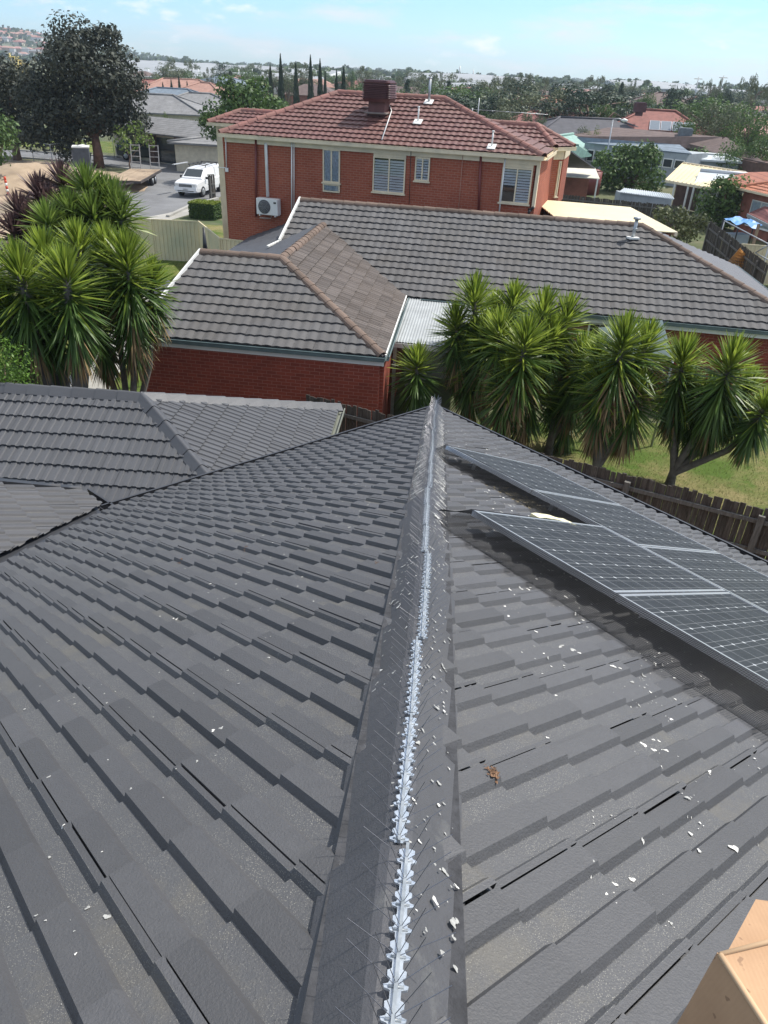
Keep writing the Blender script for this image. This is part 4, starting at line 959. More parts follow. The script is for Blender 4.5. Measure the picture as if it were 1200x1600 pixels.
paling_fence(FA, FB, 1.8, 'dark weathered timber paling fence along the lawn beyond the solar panels', -fn_, seed=2)
def metal_fence(A, B, h, label, mt, group=None, seed=1):
    A, B = V(A), V(B); a = B-A; L_ = a.length; a.normalize(); n = V((a.y, -a.x, 0)); o = thing('metal_fence', A, label, 'metal fence', group)
    k = max(1, round(L_/2.37)); sp = L_/k
    for i in range(k):
        mb = MB(); x = i*sp; vs = []; pr = [(0, 0), (.06, 0), (.08, .022), (.12, .022), (.14, 0), (.19, 0)]; m0 = 0
        pts = []
        while m0 < sp-.05:
            for (u, d_) in pr[:-1]:
                if m0+u < sp-.03: pts.append((m0+u, d_))
            m0 += .19
        for u, d_ in pts: vs += [A+a*(x+u)+n*d_+V((0, 0, .05)), A+a*(x+u)+n*d_+V((0, 0, h-.03))]
        mb.add(vs, [(2*j, 2*j+2, 2*j+3, 2*j+1) for j in range(len(pts)-1)]); mb.build('panel', mt, o)
        mb = MB(); mb.box(A+a*(x+sp/2)+V((0, 0, h)), (sp-.05, .05, .06), rz=math.atan2(a.y, a.x)); mb.build('top_rail', mt, o)
        mb = MB(); mb.box(A+a*x+V((0, 0, h/2)), (.05, .06, h+.03), rz=math.atan2(a.y, a.x)); mb.build('post', mt, o)
    return o
M['cream_fence'] = plain('cream_steel_fence', (.68, .58, .37), .5, .06, .8, dirt=(.42, .42, .30))
metal_fence(atz(196, 404, 0)-V((3, 0, 0)), V((-9.3, 36.2, 0)), 1.87, 'cream ribbed steel fence between the garage yard and the red brick house', M['cream_fence'])
metal_fence(V((-9.3, 36.2, 0)), V((-7.5, 32.5, 0)), 1.9, 'cream ribbed steel fence turning in toward the red house corner', M['cream_fence'])
metal_fence(V((-7.5, 32.5, 0)), V((-4.6, 31.7, 0)), 1.9, 'cream ribbed steel fence across the foot of the red house, behind the garage ridge', M['cream_fence'])
metal_fence(atz(1143, 441, 0), atz(1143, 441, 0)+V((3.6, -.6, 0)), 1.8, 'short cream ribbed steel fence at the right edge beyond the grey roof', M['cream_fence'])

# ---------------------------------------------------------------- spiky palms
M['yucca'] = leafmat('yucca_leaf', (.13, .215, .028), .35, .45, .40, c2=(.30, .37, .055)); M['yucca_d'] = leafmat('yucca_old_leaf', (.055, .115, .026), .35, .3, .42, c2=(.10, .17, .035))  # upper leaves coloured brighter as if sunlit; the darker slot is older leaves below
M['dead'] = leafmat('dead_leaf', (.24, .16, .08), .4, .25, .8, c2=(.38, .27, .14)); M['cord'] = leafmat('purple_leaf', (.085, .045, .05), .4, .25, .45, c2=(.17, .11, .10))
M['lime'] = leafmat('lime_leaf', (.11, .19, .03), .3, .35, .45, c2=(.20, .27, .06))
M['trunkg'] = plain('grey_bark', (.14, .125, .105), .9, .3, 6, .7, 30)
def spiky_head(mb, c, axis, rl, n, rnd, w_=.05, stem=.9, mats=(0, 1, 2), dead=.25, drop=1.0, stiff=1.0, lo=-78):
    axis = V(axis).normalized(); x = axis.orthogonal().normalized(); y = axis.cross(x)
    for i in range(n):
        t = (i+.5)/n; ph = i*2.39996+rnd.gauss(0, .15)
        el = R(84+(lo-84)*t**.85+rnd.gauss(0, 7)); o = V(c)-axis*(t**1.15*stem)
        out_ = x*math.cos(ph)+y*math.sin(ph)
        d_ = out_*math.cos(el)+axis*math.sin(el)
        if el < 0: d_ = (d_+V((0, 0, -.25*t*drop))).normalized()
        ln = rl*(.72+.28*math.sin(min(1, t*2.2)*1.57))*rnd.uniform(.85, 1.1); sag = .10*ln*(.6+t)*stiff
        p = [o+d_*ln*f+V((0, 0, -sag*f*f)) for f in (.04, .35, .7, 1.0)]
        sd = d_.cross(V((0, 0, 1))); sd = sd.normalized() if sd.length > .05 else out_.cross(axis).normalized()
        tw = rnd.gauss(0, .35); nn_ = sd.cross(d_).normalized(); sd = (sd*math.cos(tw)+nn_*math.sin(tw))*w_*rnd.uniform(.8, 1.15)
        ww = (.32, .5, .38)
        if t > 1-dead and rnd.random() < (t-(1-dead))/dead*1.1: mi = mats[2]
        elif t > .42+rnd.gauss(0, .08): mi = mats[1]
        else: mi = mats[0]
        mb.add([p[0]-sd*ww[0], p[0]+sd*ww[0], p[1]-sd*ww[1], p[1]+sd*ww[1], p[2]-sd*ww[2], p[2]+sd*ww[2], p[3]], [(0, 1, 3, 2), (2, 3, 5, 4), (4, 5, 6)], mi)
def spiky_tree(name, label, cat, base, heads, dist, mats, group=None, seed=1, rl=.93, n=300, trunk_r=.11, w_=.047, dead=.25, stem=.9, bmat=None, fork=.45, jitter=.5, lo=-78):
    rnd = random.Random(seed); b = V(base); o = thing(name, b, label, cat, group); tr = MB(); cr_ = MB()
    f = None
    for i, hh_ in enumerate(heads):
        px_, py_ = hh_[0], hh_[1]; sc = hh_[2] if len(hh_) > 2 else 1.0; dd = dist+(hh_[3] if len(hh_) > 3 else rnd.uniform(-jitter, jitter))
        c = atd(px_, py_, dd); fk = b+V((0, 0, min(.35+.25*rnd.random(), c.z*fork)))
        mid = fk+(c-fk)*.5+V((0, 0, -.15)); mid.x += (c.x-fk.x)*.18; mid.y += (c.y-fk.y)*.18
        k = trunk_r*(.75 if len(heads) > 1 else 1)
        tr.tube([b-V((0, 0, .1)), fk, mid, c-(c-mid).normalized()*.1], [trunk_r*1.25, k*1.05, k*.85, k*.6], 8)
        ax = (c-mid).normalized()+V((0, 0, .8))
        spiky_head(cr_, c, ax, rl*sc, int(n*1.5*(.6+.4*sc)), rnd, w_, stem*sc*1.2, dead=dead, lo=lo)
    tr.build('trunk', bmat or M['trunkg'], o); cr_.build('crown', mats, o); return o
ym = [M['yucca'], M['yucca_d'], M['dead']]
G1 = 'spiky palms in a row behind the timber fence'
spiky_tree('spiky_palm', 'small single-headed spiky palm standing before the patio roof by the garage pier', 'palm', atd(652, 668, 17.6)*1-V((0, 0, atd(652, 668, 17.6).z)), [(652, 566, .88, 0)], 17.6, ym, G1, 2, n=260, dead=.05, trunk_r=.09, stem=.8)
def foot(px_, dist): p = atd(px_, 700, dist); return V((p.x, p.y, 0))
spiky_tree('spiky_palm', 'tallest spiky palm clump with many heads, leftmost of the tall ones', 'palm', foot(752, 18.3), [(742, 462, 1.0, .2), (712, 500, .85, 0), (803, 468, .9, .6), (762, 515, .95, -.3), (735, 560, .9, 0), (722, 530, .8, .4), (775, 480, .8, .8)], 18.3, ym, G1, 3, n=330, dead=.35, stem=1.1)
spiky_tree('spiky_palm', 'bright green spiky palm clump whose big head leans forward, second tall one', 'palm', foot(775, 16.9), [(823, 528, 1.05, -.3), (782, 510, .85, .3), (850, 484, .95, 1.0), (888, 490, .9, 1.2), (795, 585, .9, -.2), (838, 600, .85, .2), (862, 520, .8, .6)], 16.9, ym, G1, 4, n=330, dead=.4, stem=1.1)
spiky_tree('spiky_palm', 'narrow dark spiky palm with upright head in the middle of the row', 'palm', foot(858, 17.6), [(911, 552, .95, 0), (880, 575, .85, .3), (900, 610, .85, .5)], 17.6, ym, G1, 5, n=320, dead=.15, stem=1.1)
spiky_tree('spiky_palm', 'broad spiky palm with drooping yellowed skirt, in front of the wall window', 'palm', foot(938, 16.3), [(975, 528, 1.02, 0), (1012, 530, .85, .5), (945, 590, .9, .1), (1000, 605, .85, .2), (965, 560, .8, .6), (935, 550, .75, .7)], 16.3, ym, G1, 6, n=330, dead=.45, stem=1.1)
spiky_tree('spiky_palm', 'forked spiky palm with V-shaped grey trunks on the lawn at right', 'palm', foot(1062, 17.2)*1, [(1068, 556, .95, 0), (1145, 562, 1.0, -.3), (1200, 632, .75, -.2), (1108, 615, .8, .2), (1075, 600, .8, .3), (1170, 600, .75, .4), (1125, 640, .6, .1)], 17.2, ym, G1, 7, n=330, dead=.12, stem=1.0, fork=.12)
G2 = 'big spiky palms at left beside the garage'
def foot2(px_, dist): p = atd(px_, 600, dist); return V((p.x, p.y, 0))
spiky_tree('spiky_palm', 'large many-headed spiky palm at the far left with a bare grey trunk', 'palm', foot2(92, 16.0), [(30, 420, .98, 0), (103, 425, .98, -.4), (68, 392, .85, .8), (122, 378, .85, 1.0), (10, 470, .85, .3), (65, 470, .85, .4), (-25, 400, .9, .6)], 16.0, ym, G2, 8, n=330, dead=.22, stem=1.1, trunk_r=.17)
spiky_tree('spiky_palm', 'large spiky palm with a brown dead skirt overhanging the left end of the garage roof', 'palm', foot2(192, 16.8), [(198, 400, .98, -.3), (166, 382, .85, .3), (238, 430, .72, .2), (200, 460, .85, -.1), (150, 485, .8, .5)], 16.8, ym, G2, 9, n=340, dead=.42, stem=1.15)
spiky_tree('flax_bush', 'purple spiky bush at left between the dirt lot and the big palms', 'spiky shrub', foot2(62, 24.0), [(97, 282, 1.0, 0), (62, 300, 1.0, 0), (30, 330, 1.0, -.6), (75, 320, 1.0, -.5), (22, 362, 1.0, -1), (115, 305, .9, .3), (50, 345, 1, -.9)], 24.0, [M['cord'], M['cord'], M['dead']], None, 10, rl=.85, n=190, dead=.1, stem=.45, w_=.06, lo=-60)
spiky_tree('flax_bush', 'lime green spiky bush right of the purple one, above the big palms', 'spiky shrub', foot2(140, 23.0), [(135, 290, 1.0, 0), (160, 305, 1.05, .2), (178, 318, 1.1, -.2), (110, 330, 1.0, -.5), (145, 335, 1.1, -.7), (75, 345, .9, -1), (190, 335, 1.0, -.6)], 23.0, [M['lime'], M['yucca'], M['dead']], None, 11, rl=.95, n=190, dead=.06, stem=.5, w_=.06, lo=-60)

# ---------------------------------------------------------------- leafy trees
def blob(mb, c, r_, n, leaf, rnd, mi=0, flat=.35, shell=.35, core=True):
    c = V(c); r_ = r_ if isinstance(r_, (tuple, list)) else (r_, r_, r_)
    for i in range(n):
        z = rnd.uniform(-.75, 1); t = rnd.uniform(0, 6.283); s_ = math.sqrt(max(0, 1-z*z)); d_ = V((s_*math.cos(t), s_*math.sin(t), z))
        k = 1-shell*rnd.random()**1.6+rnd.gauss(0, .05); p = c+V((d_.x*r_[0]*k, d_.y*r_[1]*k, d_.z*r_[2]*k))
        nrm = (d_+V((rnd.gauss(0, .55), rnd.gauss(0, .55), rnd.gauss(0, .55)+.15))).normalized(); a = nrm.orthogonal().normalized(); th = rnd.uniform(0, 6.28)
        b = nrm.cross(a); a, b = a*math.cos(th)+b*math.sin(th), b*math.cos(th)-a*math.sin(th); l_ = leaf*rnd.uniform(.6, 1.35)
        mb.add([p-a*l_*.5, p-b*l_*.28, p+a*l_*.5, p+b*l_*.28], [(0, 1, 2, 3)], mi)
def limb_trunk(mb, b, tops, r0, rnd, bend=.15):
    b = V(b)
    fk = b+V((rnd.gauss(0, .1), rnd.gauss(0, .1), max(.3, (min(t[2] for t in tops)-b.z)*.55)))
    mb.tube([b-V((0, 0, .2)), b+(fk-b)*.5+V((rnd.gauss(0, bend), rnd.gauss(0, bend), 0)), fk], [r0*1.2, r0, r0*.8], 8)
    for t in tops:
        t = V(t); m1_ = fk+(t-fk)*.45+V((rnd.gauss(0, bend), rnd.gauss(0, bend), .2)); mb.tube([fk-V((0, 0, .05)), m1_, t], [r0*.6, r0*.35, r0*.1], 6)
def leafy_px(name, label, cat, base_px, dist, blobs, leaf, dens, mt, r0=.2, group=None, seed=1, bark=None, base=None, sub=7):
    """blobs: (px, py, radius px) of the lobes of the crown as they stand at that distance"""
    rnd = random.Random(seed); p = atd(base_px[0], base_px[1], dist); b = base or V((p.x, p.y, 0)); o = thing(name, b, label, cat, group)
    cr_ = MB(); tops = []
    for (px_, py_, rp) in blobs:
        dd = dist+rnd.uniform(-1, 1)*.02*dist; c = atd(px_, py_, dd); sc = dd/FPX*1.09; r_ = rp*sc; tops.append((c.x, c.y, c.z))
        for k in range(sub):
            d_ = V((rnd.gauss(0, 1), rnd.gauss(0, 1), rnd.gauss(0, .8))).normalized(); q = c+d_*r_*.55; rr = r_*rnd.uniform(.42, .62); blob(cr_, q, (rr, rr, rr*.8), int(dens*rr*rr*10), leaf, rnd)
        blob(cr_, c, r_*.75, int(dens*r_*r_*4), leaf*1.2, rnd)
    tr = MB(); limb_trunk(tr, b, tops[:7], r0, rnd); tr.build('trunk', bark or M['bark'], o); cr_.build('crown', mt, o); return o
M['bark'] = plain('brown_bark', (.15, .10, .075), .9, .3, 3, .6, 20)
M['lf_dark'] = leafmat('gum_dark_leaf', (.036, .052, .036), .4, .15, .6, c2=(.060, .064, .046)); M['lf_mid'] = leafmat('mid_green_leaf', (.058, .115, .034), .35, .3, .5, c2=(.11, .175, .05))
M['lf_gum'] = leafmat('grey_green_leaf', (.085, .115, .06), .35, .25, .6, c2=(.145, .165, .09)); M['lf_deep'] = leafmat('deep_green_leaf', (.024, .050, .030), .35, .12, .55, c2=(.045, .075, .042))
M['lf_lime'] = leafmat('lime_green_leaf', (.10, .17, .03), .35, .3, .5, c2=(.17, .23, .05)); M['lf_cyp'] = leafmat('cypress_leaf', (.022, .042, .024), .3, .08, .7, c2=(.038, .06, .034))
leafy_px('gum_tree', 'huge dark round gum tree with a bare brown trunk on the vacant lot', 'tree', (155, 262), 74.5,
  [(140, 95, 52), (100, 130, 48), (175, 125, 48), (190, 165, 40), (75, 165, 42), (130, 175, 45), (115, 75, 30), (165, 75, 28), (60, 200, 32), (95, 215, 26), (205, 190, 24), (105, 238, 16), (210, 205, 15), (50, 150, 28), (155, 195, 25), (120, 210, 24)], .30, 11.0, M['lf_dark'], r0=.42, seed=3, bark=plain('reddish_bark', (.16, .085, .06), .9, .3, 3, .6, 20))
leafy_px('gum_tree', 'dark gum tree cut by the left edge, behind the huge round one', 'tree', (30, 262), 80, [(15, 125, 38), (-20, 160, 45), (35, 175, 32), (10, 200, 30), (-10, 105, 25), (48, 205, 20)], .32, 9, M['lf_dark'], r0=.35, seed=4)
leafy_px('leafy_tree', 'fresh green tree at the left edge below the dark gums', 'tree', (-10, 270), 62, [(-2, 200, 26), (8, 225, 20), (-25, 225, 30), (0, 245, 14)], .3, 8, M['lf_mid'], r0=.2, seed=5)
leafy_px('small_tree', 'thin pale green young tree on the verge above the trailer', 'tree', (205, 262), 71, [(185, 215, 16), (212, 210, 18), (228, 222, 14), (200, 228, 14)], .22, 6, M['lf_lime'], r0=.07, seed=6, sub=5)
leafy_px('leafy_tree', 'wide round green tree just left of the red tiled roof', 'tree', (375, 235), 66, [(385, 160, 34), (345, 175, 28), (420, 165, 26), (330, 200, 20), (365, 140, 22), (400, 140, 20), (440, 175, 16), (355, 205, 22)], .28, 13, M['lf_mid'], r0=.3, seed=7)
leafy_px('leafy_tree', 'large green tree in front of the long brown roof at right', 'tree', (985, 300), 73, [(985, 262, 32), (1010, 255, 26), (955, 262, 26), (940, 250, 14), (1015, 285, 22), (970, 285, 24), (975, 237, 14), (1012, 238, 12)], .28, 14, M['lf_mid'], r0=.25, seed=8)
leafy_px('leafy_tree', 'round deep green tree beside the cream ribbed carport', 'tree', (1130, 355), 57, [(1128, 312, 34), (1105, 325, 20), (1150, 325, 20), (1135, 290, 18), (1140, 345, 18)], .24, 18, M['lf_mid'], r0=.2, seed=9)
leafy_px('shrub', 'loose olive green shrub behind the corner of the cream flat roof', 'shrub', (1060, 378), 49, [(1055, 348, 22), (1080, 360, 20), (1035, 335, 14), (1095, 345, 14), (1065, 370, 18)], .2, 18, leafmat('olive_leaf', (.07, .10, .035), .35, .25, .5, c2=(.13, .14, .06)), r0=.08, seed=10)
leafy_px('conifer_shrub', 'bright green dense conifer bush at the left edge above the lower roof', 'shrub', (8, 620), 14.2, [(8, 570, 38), (-25, 560, 40), (30, 600, 25)], .05, 160, leafmat('thuja_leaf', (.075, .15, .02), .3, .3, .5, c2=(.12, .22, .03)), r0=.08, seed=11)
# clipped hedge
h0 = atz(296, 341, 0); hg = thing('hedge', h0, 'clipped box hedge with bright yellow-green top beside the white ute', 'hedge'); rnd = random.Random(4)
hA, hB = atz(296, 341, 0), atz(335, 345, 0); ha = (hB-hA).normalized(); hn = V((-ha.y, ha.x, 0)); hl = (hB-hA).length
mb = MB()
for i in range(3800):
    u, v, z = rnd.uniform(0, hl), rnd.uniform(0, 1.1), rnd.uniform(0, .95); f_ = rnd.randrange(3)
    if f_ == 0: z = .95+rnd.gauss(0, .02)
    elif f_ == 1: v = rnd.gauss(0, .02)
    else: u = rnd.choice((0, hl))+rnd.gauss(0, .02)
    p = hA+ha*u+hn*v+V((0, 0, z)); nr = V((rnd.gauss(0, 1), rnd.gauss(0, 1)-.5, rnd.gauss(0, 1)+1)).normalized(); a = nr.orthogonal().normalized()*.05; b = nr.cross(a).normalized()*.03
    mb.add([p-a, p-b, p+a, p+b], [(0, 1, 2, 3)], 1 if z > .9 else 0)
mb.build('foliage', [M['lf_mid'], leafmat('hedge_top', (.19, .24, .03), .3, .3)], hg); mb = MB(); mb.box(hA+ha*hl/2+hn*.55+V((0, 0, .45)), (hl-.12, .98, .88), rz=math.atan2(ha.y, ha.x)); mb.build('branches', M['lf_deep'], hg)

# ---------------------------------------------------------------- vehicles and street things
M['carwhite'] = plain('white_car_paint', (.74, .74, .73), .25, .02); M['cardark'] = plain('dark_green_car_paint', (.02, .035, .035), .2, .05)
M['tyre'] = plain('rubber', (.02, .02, .02), .85, .1); M['lamp'] = plain('lamp_glass', (.6, .6, .58), .15, .05); M['redlamp'] = plain('tail_lamp', (.4, .02, .02), .2, .05)
def loft(mb, st, mi=0):
    """st: list of (x, [(y,z)...half section from bottom to top]) -> closed symmetric body"""
    k = len(st[0][1]); vs = []
    for x, hs in st:
        vs += [V((x, -y, z)) for y, z in hs]+[V((x, y, z)) for y, z in hs[::-1]]
    n = 2*k; fs = []
    for i in range(len(st)-1):
        for j in range(n): fs.append((i*n+j, i*n+(j+1) % n, (i+1)*n+(j+1) % n, (i+1)*n+j))
    fs.append(tuple(range(n))); fs.append(tuple((len(st)-1)*n+j for j in range(n-1, -1, -1)))
    mb.add(vs, fs, mi)
def wheel(root, x, y, r_, w_=.22):
    mb = MB(); s_ = 1 if y > 0 else -1
    mb.tube([V((x, y-s_*w_, r_)), V((x, y-s_*.02, r_)), V((x, y, r_))], [r_, r_, r_*.93], 20); o = mb.build('wheel', M['tyre'], root, local=True)
    m2_ = MB(); m2_.tube([V((x, y-.001*s_, r_)), V((x, y+s_*.012, r_))], r_*.6, 12)
    for k in range(6): a = k*math.pi/3; m2_.beam(V((x, y+s_*.016, r_)), V((x+r_*.58*math.cos(a), y+s_*.016, r_+r_*.58*math.sin(a))), .05, .02, up=V((0, 1, 0)))
    m2_.build('rim', M['galv'], o, local=True)
def side_glass(mb, pts, y, lean=.0):
    for s_ in (-1, 1):
        ps = [V((x, s_*(y-lean*(z-1.0)), z)) for x, z in pts]; mb.prism(ps if s_ > 0 else ps[::-1], V((0, s_*.012, 0)))
# white ute with canopy: x forward, origin mid
u_loc = V((-14.45, 57.9, 0)); ut = thing('parked_ute', u_loc, 'white dual cab ute with canopy and roof rack parked on the street', 'ute')
def hs(w0_, zs, wb, zb, wt=None, zt=None): return [(w0_, zs), (w0_+.03, zs+.25), (wb, zb-.08), (wb-.03, zb)]
b = MB(); loft(b, [(2.48, hs(.72, .42, .74, .80)), (2.40, hs(.82, .38, .84, .98)), (2.0, hs(.86, .36, .88, 1.06)), (1.35, hs(.87, .34, .89, 1.12)), (0, hs(.87, .34, .89, 1.12)), (-2.3, hs(.87, .36, .89, 1.12)), (-2.48, hs(.84, .42, .86, 1.10))])
bd = b.build('body', M['carwhite'], ut, local=True); md = bd.modifiers.new('b', 'BEVEL'); md.width = .04; md.segments = 2
b = MB(); g4 = lambda wb, wt, zt: [(wb, 1.10), (wb-.01, 1.13), (wt+.02, zt-.06), (wt-.06, zt)]
loft(b, [(1.38, g4(.80, .80, 1.20)), (.62, g4(.82, .68, 1.74)), (-.72, g4(.82, .69, 1.78)), (-.80, g4(.82, .70, 1.76))]); cb_ = b.build('cabin', M['carwhite'], ut, local=True)
b = MB(); loft(b, [(-.84, g4(.83, .72, 1.80)), (-2.2, g4(.83, .72, 1.82)), (-2.44, g4(.82, .70, 1.74))]); b.build('canopy', M['carwhite'], ut, local=True)
b = MB(); b.prism([V((1.28, -.66, 1.24)), V((1.28, .66, 1.24)), V((.70, .60, 1.68)), V((.70, -.60, 1.68))], V((.02, 0, .02))); b.build('windscreen', M['glass'], ut, local=True)
for pts in ([(1.05, 1.18), (.60, 1.62), (.20, 1.64), (.20, 1.18)], [(.12, 1.18), (.12, 1.64), (-.55, 1.64), (-.62, 1.18)], [(-1.0, 1.25), (-1.0, 1.66), (-2.1, 1.66), (-2.25, 1.25)]):
    b = MB(); side_glass(b, pts, .822, .20); b.build('window', M['glass'], ut, local=True)
b = MB(); b.box((2.49, 0, .80), (.03, .95, .18)); b.box((2.50, 0, .50), (.03, 1.2, .12)); gr_ = b.build('grille', M['black'], ut, local=True)
b = MB()
for k in range(3): b.box((2.51, 0, .75+.05*k), (.02, .9, .015))
b.build('grille_bar', M['galv'], gr_, local=True)
for s_ in (-1, 1):
    b = MB(); b.box((2.44, s_*.66, .84), (.10, .26, .17)); b.build('headlight', M['lamp'], ut, local=True)
    b = MB(); b.box((1.02, s_*.97, 1.2), (.1, .16, .16)); b.build('mirror', M['black'], ut, local=True)
    for x in (1.55, -1.5): wheel(ut, x, s_*.90, .37)
b = MB(); b.box((2.52, 0, .56), (.02, .36, .12)); b.build('number_plate', M['white'], ut, local=True)
b = MB(); b.box((2.46, 0, .60), (.14, 1.66, .22)); b.build('bumper', M['carwhite'], ut, local=True)
b = MB()
for y in (-.55, 0, .55): b.box((-.6, y, 1.95), (2.4, .04, .04))
for x in (-1.7, -1.0, -.3, .4): b.box((x, 0, 1.97), (.05, 1.3, .03))
for x in (-1.6, .3):
    for y in (-.6, .6): b.box((x, y, 1.87), (.05, .04, .14))
b.build('roof_rack', M['black'], ut, local=True)
b = MB(); b.prism([V((-.2, -.95, 1.99)), V((1.4, -1.25, 1.95)), V((1.35, -1.45, 1.93)), V((-.2, -1.15, 1.97))], V((0, 0, .05))); b.build('awning_bag', plain('grey_canvas', (.45, .46, .47), .7), ut, local=True)
ut.rotation_euler = (0, 0, math.atan2(-4.9, -1.0))
# dark four-wheel drive across the street
sv_ = thing('parked_car', V((-24.3, 76.6, 0)), 'dark green four-wheel drive parked across the street behind the trailer ramps', 'car')
b = MB(); loft(b, [(2.3, hs(.76, .40, .80, .85)), (2.1, hs(.84, .36, .88, 1.0)), (1.2, hs(.86, .34, .90, 1.10)), (-2.2, hs(.86, .36, .90, 1.10)), (-2.35, hs(.82, .45, .86, 1.05))]); b.build('body', M['cardark'], sv_, local=True)
b = MB(); loft(b, [(1.25, g4(.82, .80, 1.2)), (.5, g4(.84, .70, 1.66)), (-1.8, g4(.84, .70, 1.70)), (-2.25, g4(.82, .74, 1.4))]); b.build('cabin', M['cardark'], sv_, local=True)
for pts in ([(.98, 1.15), (.45, 1.56), (-.2, 1.58), (-.2, 1.15)], [(-.28, 1.15), (-.28, 1.58), (-1.1, 1.58), (-1.1, 1.15)], [(-1.2, 1.15), (-1.2, 1.58), (-1.8, 1.55), (-2.0, 1.15)]):
    b = MB(); side_glass(b, pts, .845, .22); b.build('window', M['glass'], sv_, local=True)
b = MB(); b.prism([V((1.18, -.66, 1.22)), V((1.18, .66, 1.22)), V((.58, .6, 1.62)), V((.58, -.6, 1.62))], V((.02, 0, .02))); b.build('windscreen', M['glass'], sv_, local=True)
for s_ in (-1, 1):
    b = MB(); b.box((2.25, s_*.66, .86), (.1, .3, .16)); b.build('headlight', M['lamp'], sv_, local=True)
    for x in (1.45, -1.4): wheel(sv_, x, s_*.90, .37)
b = MB(); b.box((-.6, 0, 1.80), (1.6, 1.2, .05)); b.build('roof_rack', M['black'], sv_, local=True)
sv_.rotation_euler = (0, 0, R(-12))
# tandem trailer with raised ramps
tz = .78; q0, q1, q2_, q3 = atz(165, 281, tz), atz(212, 289, tz), atz(252, 266, tz), atz(212, 259, tz)
ax_ = ((q2_+q3)/2-(q0+q1)/2); tl_ = ax_.length; ax_.normalize(); sy = V((-ax_.y, ax_.x, 0)); tw_ = 2.3; tc_ = (q0+q1+q2_+q3)/4
tr_ = thing('flatbed_trailer', V((tc_.x, tc_.y, 0)), 'timber-decked tandem trailer with its steel ramps raised, parked on the street', 'trailer')
tl_ = min(tl_, 7.0)
mb = MB()
for k in range(9): mb.box(tc_+sy*(tw_*(k-4)/9)+V((0, 0, random.Random(k).gauss(0, .006))), (tl_, tw_/9-.012, .04), ax=(ax_, sy, V((0, 0, 1))))
mb.build('deck', plain('worn_plywood', (.33, .25, .17), .85, .2, 1.2, .2, 30, dirt=(.12, .085, .06)), tr_)
mb = MB()
for s_ in (-1, 1): mb.box(tc_+sy*s_*(tw_/2+.03)-V((0, 0, .07)), (tl_+.1, .07, .16), ax=(ax_, sy, V((0, 0, 1))))
for s_ in (-1, 1): mb.box(tc_+ax_*s_*(tl_/2+.02)-V((0, 0, .07)), (.06, tw_, .14), ax=(ax_, sy, V((0, 0, 1))))
p_ = tc_-ax_*tl_/2-V((0, 0, .12)); 
for s_ in (-1, 1): mb.beam(p_+sy*s_*.7, p_-ax_*1.3, .07, .1)
mb.build('chassis', plain('rusty_black_steel', (.06, .05, .045), .7, .3), tr_)
for s_ in (-1, 1):
    for k in (-.45, .45):
        c = tc_+ax_*(tl_*.14+k)+sy*s_*(tw_/2-.04); c.z = .34; mb = MB(); mb.tube([c-sy*s_*.2, c+sy*s_*.04], .34, 18); w_ = mb.build('wheel', M['tyre'], tr_)
        mb = MB(); mb.tube([c+sy*s_*.04, c+sy*s_*.055], .19, 12); mb.build('rim', M['galv'], w_)
    c = tc_+ax_*(tl_*.5)+sy*s_*.72; mb = MB(); up2 = (V((0, 0, 1))+ax_*.18).normalized()
    for q in (-.34, .34): mb.beam(c+sy*q, c+sy*q+up2*1.75, .06, .06, up=ax_)
    for k in range(5): mb.beam(c-sy*.34+up2*(.1+k*.4), c+sy*.34+up2*(.1+k*.4), .05, .05, up=ax_)
    mb.build('ramp', plain('pale_steel', (.38, .36, .33), .6, .2), tr_)
# site toilet, green bin, bollard, cone, temporary fence
def at_ground(px, py): return atz(px, py, 0)
c = atd(129, 250, 68); c.z = 0; wc = thing('portable_toilet', c, 'dark grey site toilet cabin with a white roof beside the gum trunk', 'toilet cabin')
mb = MB(); mb.box(c+V((0, 0, 1.12)), (1.15, 1.15, 2.1), rz=.3); mb.build('cabin', plain('slate_plastic', (.06, .07, .085), .6), wc)
mb = MB(); mb.box(c+V((0, 0, 2.22)), (1.25, 1.25, .10), rz=.3); mb.prism([c+V((-.5, -.5, 2.25)), c+V((.5, -.5, 2.25)), c+V((0, -.5, 2.34))], V((0, 1.0, 0))); mb.build('roof', M['white'], wc)
mb = MB(); mb.box(c+V((-.17, -.58, 1.1))*1.0, (.7, .04, 1.8), rz=.3); mb.build('door', plain('slate_door', (.09, .10, .12), .5), wc)
c = at_ground(133, 264); bn = thing('wheelie_bin', c, 'dark green lidded bin in front of the site toilet', 'bin')
mb = MB(); rb = [(-.5, -.35), (.5, -.35), (.5, .35), (-.5, .35)]; mb.add([c+V((x*.85, y*.85, .08)) for x, y in rb]+[c+V((x*1.1, y*1.1, 1.15)) for x, y in rb], [(3, 2, 1, 0), (4, 5, 6, 7), (0, 1, 5, 4), (1, 2, 6, 5), (2, 3, 7, 6), (3, 0, 4, 7)]); mb.build('body', plain('bin_green', (.01, .05, .03), .5), bn)
mb = MB(); mb.box(c+V((0, 0, 1.2)), (1.2, .86, .09), rz=0); mb.build('lid', plain('bin_lid', (.015, .06, .04), .5), bn)
def banded(name, base, h, r0, r1, label, cat, bands):
    o = thing(name, base, label, cat); mb = MB(); n = len(bands)
    for i, mi in enumerate(bands):
        mb.tube([base+V((0, 0, h*i/n)), base+V((0, 0, h*(i+1)/n))], [r0+(r1-r0)*i/n, r0+(r1-r0)*(i+1)/n], 12, mi=mi)
    mb.build('post', [plain('safety_red', (.60, .07, .03), .6), M['white']], o); mb = MB(); mb.tube([base, base+V((0, 0, .06))], r0*2.0, 12); mb.build('base', M['black'], o)
banded('bollard', at_ground(13, 305), 1.15, .08, .08, 'red and white striped bollard at the left edge of the dirt lot', 'bollard', (0, 1, 0, 1, 0, 0))
